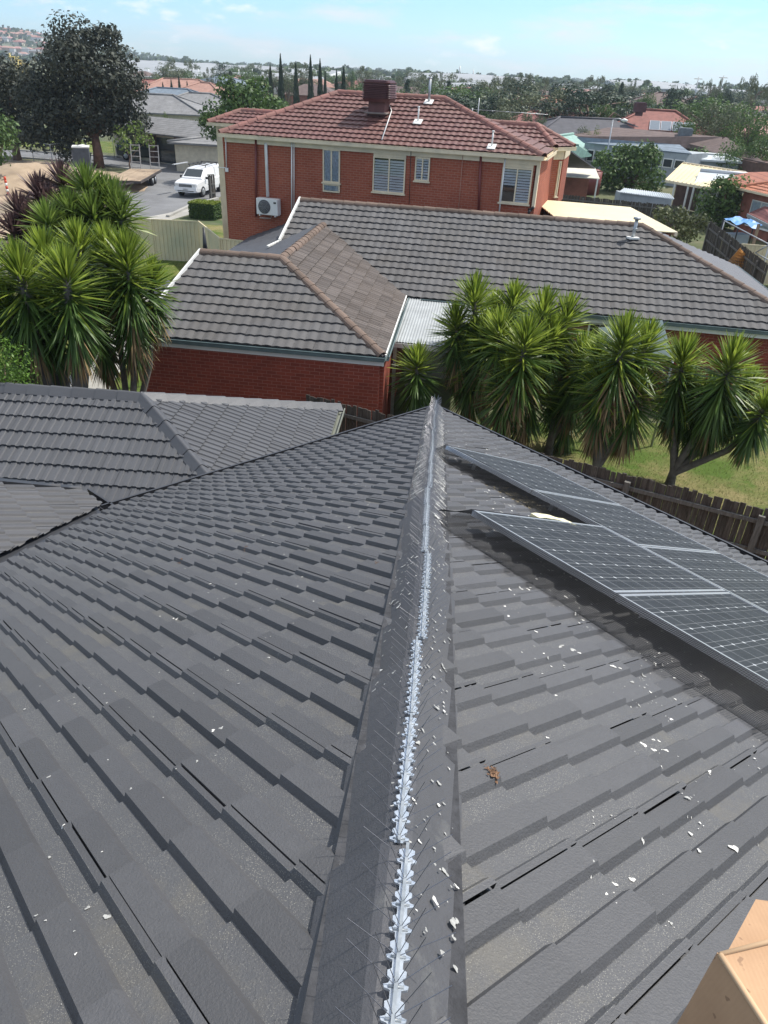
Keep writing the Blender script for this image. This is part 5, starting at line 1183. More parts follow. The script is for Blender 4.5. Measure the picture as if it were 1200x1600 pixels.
banded('traffic_cone', at_ground(186, 297), .75, .18, .03, 'small orange traffic cone at the near corner of the trailer', 'cone', (0, 1, 0))
mb = None
for i, (x0_, y0_, x1_2, y1_) in enumerate(((55, 262, 85, 268), (85, 268, 118, 262), (118, 262, 150, 252), (150, 252, 185, 246), (185, 246, 218, 250))):
    a, b = at_ground(x0_, y0_), at_ground(x1_2, y1_); o = thing('site_fence_panel', a, 'temporary wire fence panel on the dirt lot, %s from the left' % ords[i], 'site fence', 'temporary wire fence panels round the dirt lot'); d_ = (b-a).normalized(); ln = min((b-a).length, 3.3)
    mb = MB()
    for q in (0, ln): mb.tube([a+d_*q, a+d_*q+V((0, 0, 2.0))], .03, 6)
    for z_ in (.15, 2.0): mb.tube([a+V((0, 0, z_)), a+d_*ln+V((0, 0, z_))], .025, 5)
    mb.build('frame', M['galv'], o); mb = MB(); k = .12
    while k < ln: mb.tube([a+d_*k+V((0, 0, .15)), a+d_*k+V((0, 0, 2))], .005, 3, cap=False); k += .14
    for k in range(1, 8): mb.tube([a+V((0, 0, .15+k*.24)), a+d_*ln+V((0, 0, .15+k*.24))], .005, 3, cap=False)
    mb.build('wire_infill', M['galv'], o)
    mb = MB(); mb.box(a+V((0, 0, .07)), (.6, .22, .14), rz=math.atan2(d_.x, -d_.y)); mb.build('foot_block', M['concrete'], o)

# ---------------------------------------------------------------- far houses
def striped(name, c, var=.2):
    m_, t, b = nmat(name); oc = objc(t); sx = t.nodes.new('ShaderNodeSeparateXYZ'); t.links.new(oc, sx.inputs[0])
    f = math_(t, 'FRACT', math_(t, 'MULTIPLY', sx.outputs[2], 7.5)); ln = math_(t, 'LESS_THAN', f, .22)
    col = mixc(t, noise(t, oc, 1.5, 5, .7), rgba(c, 1-var), rgba(c, 1+var)); col = mixc(t, math_(t, 'MULTIPLY', ln, .45), col, rgba(c, .35))
    t.links.new(col, b.inputs['Base Color']); b.inputs['Roughness'].default_value = .75; b.inputs['Specular IOR Level'].default_value = .3; return m_
RM = {'terracotta': striped('terracotta_roof', (.26, .11, .09)), 'salmon': striped('salmon_roof', (.36, .21, .165)), 'brown': striped('brown_roof', (.13, .095, .085)), 'charcoal': striped('charcoal_roof', (.075, .075, .085)), 'grey': striped('grey_roof', (.20, .20, .20)), 'bluegrey': striped('blue_grey_roof', (.16, .20, .24)), 'pink': striped('pink_roof', (.42, .22, .20)), 'orange': striped('orange_roof', (.34, .14, .09)), 'brownred': striped('brown_red_roof', (.21, .085, .075)), 'green': plain('green_metal_roof', (.22, .36, .30), .5), 'metal': plain('pale_metal_roof', (.50, .54, .56), .45, .05)}
WMt = {'brick': plain('far_brick', (.26, .10, .07), .9, .2, 2), 'cream': plain('far_cream_wall', (.56, .50, .38), .8, .1), 'white': plain('far_white_wall', (.60, .60, .57), .8, .06), 'grey': plain('far_grey_wall', (.33, .36, .38), .8, .08), 'tan': plain('far_tan_wall', (.36, .26, .18), .9, .12), 'dark': plain('far_dark_brick', (.12, .07, .055), .9, .2)}
def far_house(label, px, dist, w_, d_, rz, roof, wall, wh=2.6, rh_=1.8, name='far_house', base=None, nwin=3, gable=False, cat='house', z0=0.0):
    p = base or atd(px, 150, dist); c = V((p.x, p.y, z0)); a = V((math.cos(R(rz)), math.sin(R(rz)), 0)); b = V((-a.y, a.x, 0)); u = V((0, 0, 1)); o = thing(name, c, label, cat)
    mb = MB(); mb.box(c+u*wh/2, (w_, d_, wh), ax=(a, b, u)); mb.build('wall', WMt[wall], o)
    mb = MB(); ov = .45; hw_, hd__ = w_/2+ov, d_/2+ov; e = [c+a*sx_*hw_+b*sy_*hd__+u*wh for sx_, sy_ in ((-1, -1), (1, -1), (1, 1), (-1, 1))]; k = 0 if gable else min(hd__, hw_*.95)
    r1, r2 = c-a*(hw_-k)+u*(wh+rh_), c+a*(hw_-k)+u*(wh+rh_); lo = [v-u*.16 for v in e]
    mb.add(e+[r1, r2]+lo, [(0, 1, 5, 4), (2, 3, 4, 5), (1, 2, 5), (3, 0, 4), (6, 7, 1, 0), (7, 8, 2, 1), (8, 9, 3, 2), (9, 6, 0, 3), (9, 8, 7, 6)]); ro = mb.build('roof', RM[roof], o)
    mb = MB(); mb.tube([r1+u*.05, r2+u*.05], .14, 5)
    if not gable:
        for q, r_ in ((0, r1), (1, r2), (2, r2), (3, r1)): mb.tube([e[q]+u*.03, r_+u*.05], .13, 5)
    mb.build('ridge_capping', RM[roof], ro)
    for i in range(nwin):
        x = w_*((i+.5)/nwin-.5); ww = min(1.7, w_/nwin*.5); fm_ = MB(); fm_.box(c+a*x-b*(d_/2+.02)+u*(wh*.55), (ww, .05, wh*.45), ax=(a, b, u)); fr2 = fm_.build('window', M['white'], o)
        fm_ = MB(); fm_.box(c+a*x-b*(d_/2+.03)+u*(wh*.55), (ww-.2, .05, wh*.45-.2), ax=(a, b, u)); fm_.build('pane', M['glass'], fr2)
    return o
fh = far_house
# left band beyond the street
fh('low house with red tiled roof left of the small cypresses', 247, 190, 14, 9, -8, 'terracotta', 'brick')
fh('salmon roofed house behind the four small cypresses', 285, 178, 17, 10, 6, 'salmon', 'cream', rh_=2.4)
fh('dull brown roofed house between the small cypresses and the palm-like tree', 308, 200, 12, 9, 0, 'brown', 'tan')
fh('pale salmon hip roof just left of the wide round green tree', 322, 165, 12, 10, -14, 'salmon', 'cream', rh_=2.2)
so_h = fh('charcoal roofed house carrying dark blue solar panels, below the small cypresses', 270, 138, 15, 10, -5, 'bluegrey', 'cream')
fh('grey-brown hip roof house above the cream garage, touching the green tree', 312, 122, 13, 10, 8, 'grey', 'tan')
fh('plain grey roofed house peeping right of the huge gum', 240, 112, 14, 9, 0, 'grey', 'cream')
fh('blue-grey hip roofed building in front of the white warehouses', 352, 215, 15, 12, -20, 'bluegrey', 'grey', wh=3.4)
# grey tiled house across the street, with its own detail
lh = thing('street_house', atz(240, 240, 0), 'grey tiled bungalow with cream garage doors across the street, right of the gum trunk', 'house')
hA_, hB_ = atz(190, 203, 2.5), atz(318, 217, 2.5); pl_ = plane_from_eave(hA_, hB_, 22); ul = (hB_-hA_).length; dl_ = V((pl_.dn.x, pl_.dn.y, 0)).normalized()
mb = MB(); vr = pl_.pix(290, 187)[1]; r_a, r_b = pl_.P(2, vr), pl_.P(ul-2.0, vr); mb.prism([hA_-pl_.a*2, hB_, r_b, r_a-pl_.a*2], V((0, 0, -.12))); mb.prism([hB_, hB_-dl_*abs(vr)*1.85, r_b], V((0, 0, -.12))); mb.prism([hB_-dl_*abs(vr)*1.85, hA_-dl_*abs(vr)*1.85-pl_.a*2, r_a-pl_.a*2, r_b], V((0, 0, -.12))); mb.build('roof', RM['grey'], lh)
WL = Wall(hA_-dl_*.6, hB_-dl_*.6); mb = MB(); WL.bx(mb, -2, ul-.4, 0, 2.42, -8, 0); mb.build('wall', WMt['cream'], lh)
for a_, b_, mt, nm in ((.0, 3.2, 'cream', 'garage_door'), (3.9, 6.4, 'glass', 'window'), (7.1, 7.9, 'dark_in', 'front_door')):
    mb = MB(); WL.bx(mb, a_, b_, .1, 2.15, .003, .06); mb.build(nm, M[mt], lh)
for a_ in (3.35, 6.6, 8.2):
    mb = MB(); WL.bx(mb, a_, a_+.5, 0, 2.42, .003, .5); mb.build('brick_pier', WMt['dark'], lh)
g = fh('cream garage wall with timber fence in front, tucked beside the green tree', 322, 74, 4.5, 5, -6, 'grey', 'cream', wh=2.3, rh_=.3, nwin=0, name='side_garage')
paling_fence(atz(304, 246, 0), atz(334, 241, 0), 1.5, 'short grey paling fence beside the street driveway', V((0, -1, 0)), seed=8)
paling_fence(atz(327, 311, 0), atz(337, 310, 0), 1.5, 'dark stub of paling fence behind the ute, against the red house', V((0, -1, 0)), seed=9)
# right side, middle distance: long brown-roofed house with skillion front
bh = thing('long_house', atz(1085, 262, 0), 'long brown tiled house with a pale metal skillion roof along its grey front', 'house')
bA, bB = atz(905, 214, 2.8), atz(1080, 236, 2.8)
eA, eB = atz(1086, 232, 2.6), atz(1196, 254, 2.6); pE = plane_from_eave(eA, eB, 22); pk = onp(1134, 214, pE.O, pE.n)
R1 = atz(965, 199, pk.z); R2 = atz(1128, 214, pk.z); eLft = atz(898, 213, 2.9)
mb = MB(); mb.prism([eA, eB, pk], V((0, 0, -.1))); mb.prism([eLft, eA+(eA-eB)*.0, R2, R1], V((0, 0, -.1))); back = V((0, 6, 0)); mb.prism([eB, eB+back*1.6, pk+V((.1, 0, 0))], V((0, 0, -.1))); mb.prism([R1, R2, eB+back*1.6, eLft+back*2], V((0, 0, -.1))); mb.prism([eLft+back*2, eLft, R1], V((0, 0, -.1))); mb.prism([eA, pk, R2], V((0, 0, -.1)))
mb.build('roof', RM['brown'], bh)
mb = MB(); s0, s1 = atz(902, 214, 3.3), atz(1062, 226, 3.3); s2_, s3_ = atz(1081, 240, 2.9), atz(912, 222, 2.9); mb.prism([s3_, s2_, s1, s0], V((0, 0, -.08))); mb.build('skillion_roof', RM['bluegrey'], bh)
WB = Wall(s3_+V((.2, .3, 0)), s2_+V((-.3, .3, 0))); lb = (s2_-s3_).length; mb = MB(); WB.bx(mb, 0, lb-.3, 0, 2.8, -4, 0); mb.build('wall', WMt['grey'], bh)
for i in range(5):
    x = lb-6+i*1.15; mb = MB(); WB.bx(mb, x, x+1.0, 1.5, 2.3, .002, .05); f_ = mb.build('window', M['white'], bh); mb = MB(); WB.bx(mb, x+.09, x+.91, 1.59, 2.21, .03, .07); mb.build('pane', M['glass'], f_)
for x in (.5, 1.6): mb = MB(); WB.bx(mb, x, x+.8, 1.2, 2.3, .002, .05); f_ = mb.build('window', M['white'], bh); mb = MB(); WB.bx(mb, x+.1, x+.7, 1.3, 2.2, .03, .07); mb.build('pane', M['glass'], f_)
WC = Wall(eA+V((.2, .4, 0)), eB+V((-.4, .4, 0))); mb = MB(); WC.bx(mb, 0, (eB-eA).length-.5, 0, 2.5, -6, 0); mb.build('wall', WMt['dark'], bh)
c = onp(1041, 208, V((0, 0, 3.8))+R1*0+V((0, 0, 0)), V((0, 0, 1))); c = (R1+R2)/2+V((1.2, -2.2, -.9)); ec = thing('evaporative_cooler', c, 'grey evaporative cooler box on the long brown roof', 'roof cooler')
mb = MB(); mb.box(c+V((0, 0, .3)), (.8, .8, .5), rz=-.2); mb.build('duct_base', M['galv'], ec); mb = MB(); mb.box(c+V((0, 0, 1.0)), (1.35, 1.2, .8), rz=-.2); mb.box(c+V((0, 0, 1.43)), (1.2, 1.05, .08), rz=-.2); mb.build('cabinet', plain('cooler_grey', (.13, .15, .16), .6), ec)
r2h = fh('red tiled hip roof house with four solar panels behind the long brown roof', 1036, 104, 12.5, 9, -14, 'terracotta', 'cream', wh=3.0, rh_=2.5)
c = atd(1036, 150, 104); c.z = 0
a = V((math.cos(R(-14)), math.sin(R(-14)), 0)); b = V((-a.y, a.x, 0)); sl = V((0, 0, 2.5)); dn_ = (-b*4.95-V((0, 0, 2.5))).normalized(); nn2 = a.cross(-dn_).normalized()
for k in range(4):
    p = c+a*(-.4+k*1.25)+V((0, 0, 5.5))+dn_*3.4+nn2*.12; o = thing('solar_panel', p, 'solar panel on the far red hip roof, %s from the left' % ords[k], 'solar panel', 'four solar panels on the far red roof')
    mb = MB(); mb.box(p, (1.15, 1.9, .06), ax=(a, dn_, nn2)); mb.build('frame', M['alu'], o); mb = MB(); mb.box(p+nn2*.035, (1.05, 1.8, .01), ax=(a, dn_, nn2)); mb.build('cell_sheet', plain('far_cells', (.16, .19, .22), .3, .05), o)
c2_ = atd(1000, 168, 101); ec = thing('evaporative_cooler', V((c2_.x, c2_.y, c2_.z-.9)), 'dark cooler box at the left of the far red hip roof', 'roof cooler'); mb = MB(); mb.box(c2_, (1.2, 1.1, .9)); mb.box(c2_-V((0, 0, .6)), (.7, .7, .5)); mb.box(c2_+V((0, 0, .5)), (1.05, .95, .08)); mb.build('cabinet', M['cooler'], ec)
fh('terracotta low roof house left of the pale grey-green tree', 885, 112, 18, 10, -10, 'brownred', 'brick')
fh('charcoal roofed house right of the green gabled sheds', 925, 100, 16, 9, 12, 'charcoal', 'dark')
fh('green metal roofed shed peeping over the right wing of the red house', 868, 78, 5, 6, -35, 'green', 'grey', wh=2.2, rh_=.9, nwin=0, gable=True, name='shed', cat='shed')
fh('green gabled shed with a dark open end', 890, 86, 5.5, 5, 62, 'green', 'dark', wh=2.2, rh_=1.1, nwin=0, gable=True, name='shed', cat='shed')
fh('small pale pink hip roof house before the grey-green gums', 819, 172, 12, 10, -4, 'pink', 'cream', rh_=2.4)
fh('small bright orange-red roof house right of the pink one', 864, 166, 9, 9, 10, 'orange', 'cream', rh_=2.6, gable=True)
fh('brick house with a slate grey roof among the trees', 858, 134, 14, 10, 14, 'bluegrey', 'brick', wh=3.0)
fh('two-storey brick house with a brown roof left of the big dark round tree', 1036, 158, 11, 9, -4, 'brown', 'brick', wh=5.0)
fh('little terracotta roofed house under the big dark round tree', 1058, 136, 10, 8, 0, 'brownred', 'dark')
fh('small blue-grey roofed house left of the two-storey brown roof', 997, 140, 8, 8, 12, 'bluegrey', 'white')
fh('orange walled house at the left foot of the two-storey one', 1007, 165, 6, 8, 5, 'orange', 'tan')
fh('grey hip roofed house with pale walls at upper right', 1176, 158, 18, 10, 6, 'grey', 'white', rh_=2.0)
fh('small pink-brown roofed house right of the big dark round tree', 1083, 172, 13, 9, 0, 'salmon', 'tan')
fh('salmon roofed house at the far right edge among trees', 1200, 138, 12, 9, 30, 'pink', 'brick')
fh('white walled low house left of the dark conifers on the right skyline', 960, 190, 12, 9, 0, 'brown', 'white')
# things round the back gardens at right
cpo = thing('carport', atz(1100, 330, 0), 'carport with a cream ribbed metal roof between the two round green trees', 'carport')
k0, k1, k2, k3 = atz(1040, 281, 2.45), atz(1115, 294, 2.45), atz(1165, 270, 3.15), atz(1067, 255, 3.15); du_ = (k1-k0); dv_ = (k3-k0)
mb = MB(); lu = (k2-k3).length; nrib = 14; mb.prism([k0, k1+(k1-k0)*.25, k2, k3], V((0, 0, -.05)))
for i in range(nrib+1):
    f = i/nrib; p = k0+(k1+(k1-k0)*.25-k0)*f; q = k3+(k2-k3)*f; mb.beam(p+V((0, 0, .02)), q+V((0, 0, .02)), .06, .05)
mb.build('ribbed_roof', M['cream_fence'], cpo); mb = MB(); mb.beam(k0-V((0, 0, .08)), k1+(k1-k0)*.25-V((0, 0, .08)), .1, .16); mb.beam(k3+V((0, 0, .04)), k2+V((0, 0, .04)), .12, .1); mb.build('gutter', M['cream'], cpo)
for f in (.22, .5, .62, 1.1): mb = MB(); p = k0+du_*f; mb.box((p.x, p.y, 1.2), (.1, .1, 2.35)); mb.build('post', M['white'], cpo)
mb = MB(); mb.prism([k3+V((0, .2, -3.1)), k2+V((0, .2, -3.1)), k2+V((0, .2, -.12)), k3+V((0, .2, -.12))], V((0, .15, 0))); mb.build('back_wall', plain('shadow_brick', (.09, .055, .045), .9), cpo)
gb = fh('white gable end of a small garage at the right end of the ribbed carport', 1166, 61, 2.6, 4, -25, 'metal', 'white', wh=2.4, rh_=.7, gable=True, nwin=0, name='garage', cat='garage')
fh('low pale metal roof behind the carport', 1100, 84, 9, 3, -14, 'metal', 'grey', wh=2.3, rh_=.3, nwin=0, name='outbuilding', cat='outbuilding')
sh = thing('garden_shed', atz(1003, 318, 0), 'small garden shed with a shiny striped metal roof beyond the cream flat roof', 'shed'); s_a, s_b = atz(968, 300, 2.0), atz(1053, 311, 2.0); s_c, s_d = atz(1045, 303, 2.2), atz(976, 294, 2.2)
mb = MB(); mb.prism([s_a, s_b, s_c, s_d], V((0, 0, -.05))); nn_ = 22
for i in range(nn_+1): f = i/nn_; mb.beam(s_a+(s_b-s_a)*f+V((0, 0, .015)), s_d+(s_c-s_d)*f+V((0, 0, .015)), .05, .03)
mb.build('roof', RM['metal'], sh); mb = MB(); mb.prism([s_a+V((.1, .1, -2)), s_b+V((-.1, .1, -2)), s_b+V((-.1, .1, -.06)), s_a+V((.1, .1, -.06))], V((0, 1.2, 0))); mb.build('wall', WMt['grey'], sh)
paling_fence(atz(850, 301, 1.8)-V((0, 0, 1.8)), atz(1058, 322, 1.8)-V((0, 0, 1.8)), 1.8, 'long dark weathered paling fence behind the cream flat roof', V((0, -1, 0)), seed=12)
paling_fence(atz(1109, 345, 1.9)-V((0, 0, 1.9)), atz(1200, 414, 1.9)-V((0, 0, 1.9)), 1.9, 'grey paling fence running toward the right edge beyond the hip end', V((-1, -.3, 0)), seed=13)
# left back-garden building right of the red house bay
gbld = thing('brick_outbuilding', atz(912, 310, 0), 'brick house corner with dark roof and cream awning right of the red house bay', 'house')
o1, o2 = atz(886, 262, 2.6), atz(930, 262, 2.6)
mb = MB(); mb.prism([atz(880, 275, 2.2), atz(937, 279, 2.1), atz(930, 262, 2.6), atz(880, 260, 2.6)], V((0, 0, -.06))); mb.build('awning', plain('pale_cream_sheet', (.55, .52, .42), .6, .06), gbld)
mb = MB(); mb.prism([atz(880, 260, 2.75), atz(930, 262, 2.75), atz(893, 236, 4.3), atz(875, 232, 4.3)], V((0, 0, -.08))); mb.build('roof', RM['charcoal'], gbld)
WG = Wall(o1-V((2, 0, 0)), o2); mb = MB(); WG.bx(mb, 0, (o2-o1).length+1.6, 0, 2.5, -3, 0); mb.build('wall', WMt['brick'], gbld); mb = MB(); p = atz(934, 279, 2.1); mb.box((p.x, p.y, 1.05), (.1, .1, 2.0)); mb.build('post', M['white'], gbld)
c = atz(924, 304, 0); tk = thing('water_tank', c, 'maroon water tank beside the awning post', 'water tank'); mb = MB(); mb.tube([c, c+V((0, 0, 1.8))], .6, 20); mb.tube([c+V((0, 0, 1.8)), c+V((0, 0, 1.95))], [.6, .25], 20); mb.build('tank', M['maroon'], tk)
# right edge: orange tiled house, brown patio roof, play equipment
oh = thing('orange_house', atz(1185, 335, 0), 'brick house with bright orange tiled roof at the right edge', 'house')
j0, j1 = atz(1150, 293, 2.7), atz(1290, 325, 2.7); pJ = plane_from_eave(j0, j1, 22, **kn); jt = onp(1158, 268, pJ.O, pJ.n); jt2 = onp(1275, 240, pJ.O, pJ.n); tj = (j1-j0).length
M['tile_orange'] = tilemat('orange_tile', (.42, .15, .075), .2, .6, dirt=(.25, .12, .08), dirtf=.4)
tile_roof('roof_slope', oh, M['tile_orange'], pJ, [[(0, 0), (tj, 0), (tj, -4.5), (5.2, -4.5)]], 61); cap_run(oh, M['tile_orange'], j0, pJ.P(5.2, -4.5), pJ.n, **kc2); 
mb = MB(); mb.prism([j0, pJ.P(5.2, -4.5), j0+V((.5, 8, 0))], V((0, 0, -.06))); mb.build('roof_slope', RM['orange'], oh)
WJ = Wall(j0-V((pJ.dn.x, pJ.dn.y, 0))*.4+pJ.a*.4, j1-V((pJ.dn.x, pJ.dn.y, 0))*.4); mb = MB(); WJ.bx(mb, 0, tj, 0, 2.6, -6, 0); mb.build('wall', WMt['brick'], oh); mb = MB(); WJ.bx(mb, -.3, tj, 2.6, 2.72, .0, .45); mb.build('gutter', M['cream'], oh)
x0_, _z = WJ.px(1176, 315); window(WJ, x0_, x0_+2.6, .7, 2.2, oh, split=.35, blind='curtain')
po = thing('pergola_roof', atz(1195, 395, 0), 'dull brown-purple tiled patio roof at the right edge below the orange roofed house', 'patio roof')
n0, n1, n2, n3 = atz(1169, 333, 2.5), atz(1215, 356, 2.5), atz(1240, 335, 3.0), atz(1195, 322, 3.0); mb = MB(); mb.prism([n0, n1, n2, n3], V((0, 0, -.08))); mb.build('roof', RM['brownred'], po)
mb = MB(); mb.beam(n0-V((0, 0, .1)), n1-V((0, 0, .1)), .1, .15); mb.build('gutter', M['galv'], po); p = atz(1186, 350, 2.3); mb = MB(); mb.box((p.x, p.y, 1.15), (.12, .12, 2.3)); mb.build('post', WMt['tan'], po)
c = atz(1165, 395, 0); pf = thing('play_frame', c, 'child play frame with a crumpled blue cover behind the grey fence', 'play frame')
mb = MB(); c3 = atz(1168, 347, 1.9); rnd = random.Random(6); vs = []; n_ = 8
for i in range(n_+1):
    for j in range(n_+1): vs.append(c3+V(((i/n_-.5)*1.9, (j/n_-.5)*2.4, .12*math.sin(i*1.3)*math.cos(j*1.1)+rnd.gauss(0, .03))))
mb.add(vs, [(i*(n_+1)+j, (i+1)*(n_+1)+j, (i+1)*(n_+1)+j+1, i*(n_+1)+j+1) for i in range(n_) for j in range(n_)]); mb.build('blue_cover', plain('blue_tarp', (.10, .27, .55), .5), pf)
mb = MB()
for dx, dy in ((-.9, -1.1), (.9, -1.1), (-.9, 1.1), (.9, 1.1)): mb.tube([V((c3.x+dx, c3.y+dy, 0)), V((c3.x+dx, c3.y+dy, 1.85))], .04, 6)
mb.build('frame', M['black'], pf); mb = MB(); mb.box((c3.x-.3, c3.y+.2, .65), (1.1, .7, 1.2), rz=.2); mb.build('white_panel', WMt['grey'], pf)
c = atz(1160, 425, 0); ng = thing('garden_netting', c, 'orange tiled-pattern netting bunched up against the grey paling fence', 'netting'); mb = MB(); rnd = random.Random(2)
top_ = atz(1157, 387, 1.9)
for k in range(16):
    f = k/15; mb.tube([top_+V((0, 0, -.05*f)), top_+V(((f-.35)*1.7, -.15-f*.2, -.9)), top_+V(((f-.35)*2.3, -.1, -1.75))], .018, 4, cap=False)
for k in range(14):
    z_ = -.15-k*.12; w_ = .15+.16*k; mb.tube([top_+V((-.35*w_, -.12, z_)), top_+V((.2*w_, -.22, z_-.03)), top_+V((.66*w_, -.14, z_))], .016, 4, cap=False)
mb.build('net', plain('orange_net', (.52, .24, .05), .7), ng)
c = atz(1190, 470, 0); mb = MB()
a_, b_ = atz(1132, 345, 2.0), atz(1202, 382, 2.0); mb.tube([a_, b_], .03, 6); mb.tube([b_, atz(1180, 395, 1.5)], .03, 6); mb.tube([atz(1180, 395, 1.5), atz(1204, 408, 1.5)], .03, 6); mb.tube([a_, V((a_.x, a_.y, 0))], .03, 6); mb.tube([b_, V((b_.x, b_.y, 0))], .03, 6)
tag(mb.build('clothes_line_frame', M['galv']), 'white pipe rails of a frame beside the play frame', 'pipe frame')
tag_ = None
p0_, p1_ = atz(1040, 548, 1.75), atz(930, 500, 2.1)
um = thing('shade_sheet', atd(1015, 560, 19.5), 'pale translucent shade sheet behind the palms under the long wall window', 'shade sheet')
mb = MB(); sh_ = [atd(935, 512, 19.6), atd(1035, 500, 19.6), atd(1052, 560, 19.2), atd(965, 568, 19.2)]; mb.prism(sh_, V((0, 0, -.03))); mb.build('sheet', plain('pale_green_sheet', (.52, .60, .56), .4, .05), um)
mb = MB()
for p in (sh_[2], sh_[3]): mb.tube([p, V((p.x, p.y, 0))], .03, 6)
mb.build('pole', M['galv'], um)
fp = thing('flag_pole', onp(311, 392, P0L, V((0, 1, 0)))+V((0, .9, -.6)), 'thin dark spike-topped post behind the left gable of the garage roof', 'post'); p = P0L+V((-.05, .7, -.5)); mb = MB(); mb.tube([V((p.x, p.y, 0)), p+V((0, 0, 1.0))], .035, 6); mb.build('pole', M['black'], fp); mb = MB(); mb.tube([p+V((0, 0, .2)), p+V((0, 0, .95))], [.085, .03], 8); mb.build('furled_cover', M['gutter_dark'], fp)

# ---------------------------------------------------------------- warehouses, hill, masts
M['whroof'] = plain('dull_warehouse_roof', (.27, .285, .29), .6, .1, .08)
M['wh'] = [plain('white_cladding', (.80, .80, .78), .6, .05, .05), plain('pale_grey_cladding', (.42, .45, .47), .6, .05, .05), plain('tan_cladding', (.45, .38, .32), .7, .05, .05)]
def warehouse(label, px, dist, w_, d_, h, mi, rz=0):
    p = atd(px, 130, dist); c = V((p.x, p.y, 0)); a = V((math.cos(R(rz)), math.sin(R(rz)), 0)); b = V((-a.y, a.x, 0)); o = thing('warehouse', c, label, 'warehouse')
    d_ *= 1.6; hf = h*.5; hb = h*.85; mb = MB(); mb.prism([c-a*w_/2-b*d_/2, c-a*w_/2+b*d_/2, c-a*w_/2+b*d_/2+V((0, 0, hb)), c-a*w_/2-b*d_/2+V((0, 0, hf))], a*w_); mb.build('wall', M['wh'][mi], o)
    mb = MB(); k = max(1, int(w_/30))
    for i in range(k):
        x0, x1 = -w_/2+w_*i/k, -w_/2+w_*(i+1)/k; xm = (x0+x1)/2; e = [c+a*x+b*y+V((0, 0, z)) for x, y, z in ((x0, -d_/2-.5, hf+.05), (x1, -d_/2-.5, hf+.05), (xm, -d_/2-.5, hf+.7), (x0, d_/2, hb+.05), (x1, d_/2, hb+.05), (xm, d_/2, hb+.7))]
        mb.add(e, [(0, 1, 2), (3, 5, 4), (0, 2, 5, 3), (2, 1, 4, 5), (0, 3, 4, 1)])
    mb.build('roof', M['whroof'], o)
    n = max(2, int(w_/14))
    for i in range(n):
        mb = MB(); x = w_*((i+.5)/n-.5); mb.box(c+a*x-b*(d_/2+.05)+V((0, 0, hf*.45)), (4, .1, hf*.8), ax=(a, b, V((0, 0, 1)))); mb.build('roller_door', M['wh'][1] if mi == 0 else M['wh'][0], o)
warehouse('longest white warehouse on the left skyline beneath the tree line', 330, 430, 120, 40, 8, 0, -4)
warehouse('white warehouse right beside the edge of the huge gum', 245, 330, 50, 30, 7, 0, 2)
warehouse('pale grey warehouse above the salmon roofed houses', 300, 290, 46, 25, 6, 1, -3)
warehouse('low grey warehouse left of the tall cypresses', 395, 300, 44, 25, 6, 1, -6)
warehouse('distant white warehouse at the back of the industrial estate', 270, 560, 130, 40, 8, 0, 0)
warehouse('distant warehouse peeping between the cypresses and the cooler', 565, 520, 46, 30, 5.5, 0, 0)
warehouse('tan warehouse right of the roof cooler', 622, 420, 40, 30, 5, 2, 0)
warehouse('grey-white panelled warehouse right of the triangular conifer', 735, 270, 26, 25, 6, 1, -4)
warehouse('stepped pale warehouse further behind the panelled one', 735, 370, 56, 30, 9, 0, -4)
warehouse('large grey factory block on the right skyline', 1024, 520, 46, 40, 10, 1, -4)
warehouse('long grey factory right of the big dark round tree', 1090, 620, 50, 40, 9, 1, 0)
warehouse('white warehouse at the far right skyline', 1165, 480, 40, 24, 7.5, 0, 4)
warehouse('pale warehouse on the skyline above the pink roof', 900, 480, 34, 20, 6, 0, 0)
# far hill with a hillside suburb, left
def hill(name, cx, cy, rx, ry, h, mt, label=None):
    mb = MB(); n, m_ = 40, 10; vs = [V((cx, cy, h))]
    for r_ in range(1, m_+1):
        f = r_/m_
        for k in range(n): t = 2*math.pi*k/n; vs.append(V((cx+rx*f*math.cos(t), cy+ry*f*math.sin(t), h*(math.cos(f*math.pi)*.5+.5)-(.3 if r_ == m_ else 0))))
    fs = [(0, 1+k, 1+(k+1) % n) for k in range(n)]+[(1+(r_-1)*n+k, 1+r_*n+k, 1+r_*n+(k+1) % n, 1+(r_-1)*n+(k+1) % n) for r_ in range(1, m_) for k in range(n)]
    mb.add(vs, fs, sm=True); return tag(mb.build(name, mt), label, kind='structure')
hc = atd(-60, 95, 1500); hill('hill', hc.x, hc.y, 420, 360, 38, plain('hill_scrub', (.10, .12, .07), .95, .4, .03))
def hz_(x, y): f = math.hypot((x-hc.x)/420, (y-hc.y)/360); return 38*(math.cos(min(f, 1)*math.pi)*.5+.5)
rnd = random.Random(14); k = 0
for row in range(5):
    for i in range(9):
        px = -5+i*9+rnd.uniform(-3, 3); dd = 1190+row*65+rnd.uniform(-15, 15); p = atd(px, 95, dd); z = hz_(p.x, p.y); c = V((p.x, p.y, z-.5)); k += 1
        o = thing('hillside_house', c, 'tiny pale house among many on the far hillside suburb at upper left', 'house', 'houses on the far hillside')
        w_, d_ = rnd.uniform(10, 16), rnd.uniform(8, 12); mb = MB(); mb.box(c+V((0, 0, 2)), (w_, d_, 4)); mb.build('wall', WMt[rnd.choice(('cream', 'white', 'tan'))], o)
        mb = MB(); e = [c+V((x*w_*.55, y*d_*.55, 4)) for x, y in ((-1, -1), (1, -1), (1, 1), (-1, 1))]; mb.add(e+[c+V((-w_*.2, 0, 6.2)), c+V((w_*.2, 0, 6.2))], [(0, 1, 5, 4), (2, 3, 4, 5), (1, 2, 5), (3, 0, 4), (3, 2, 1, 0)]); mb.build('roof', RM[rnd.choice(('salmon', 'terracotta', 'grey', 'pink'))], o)
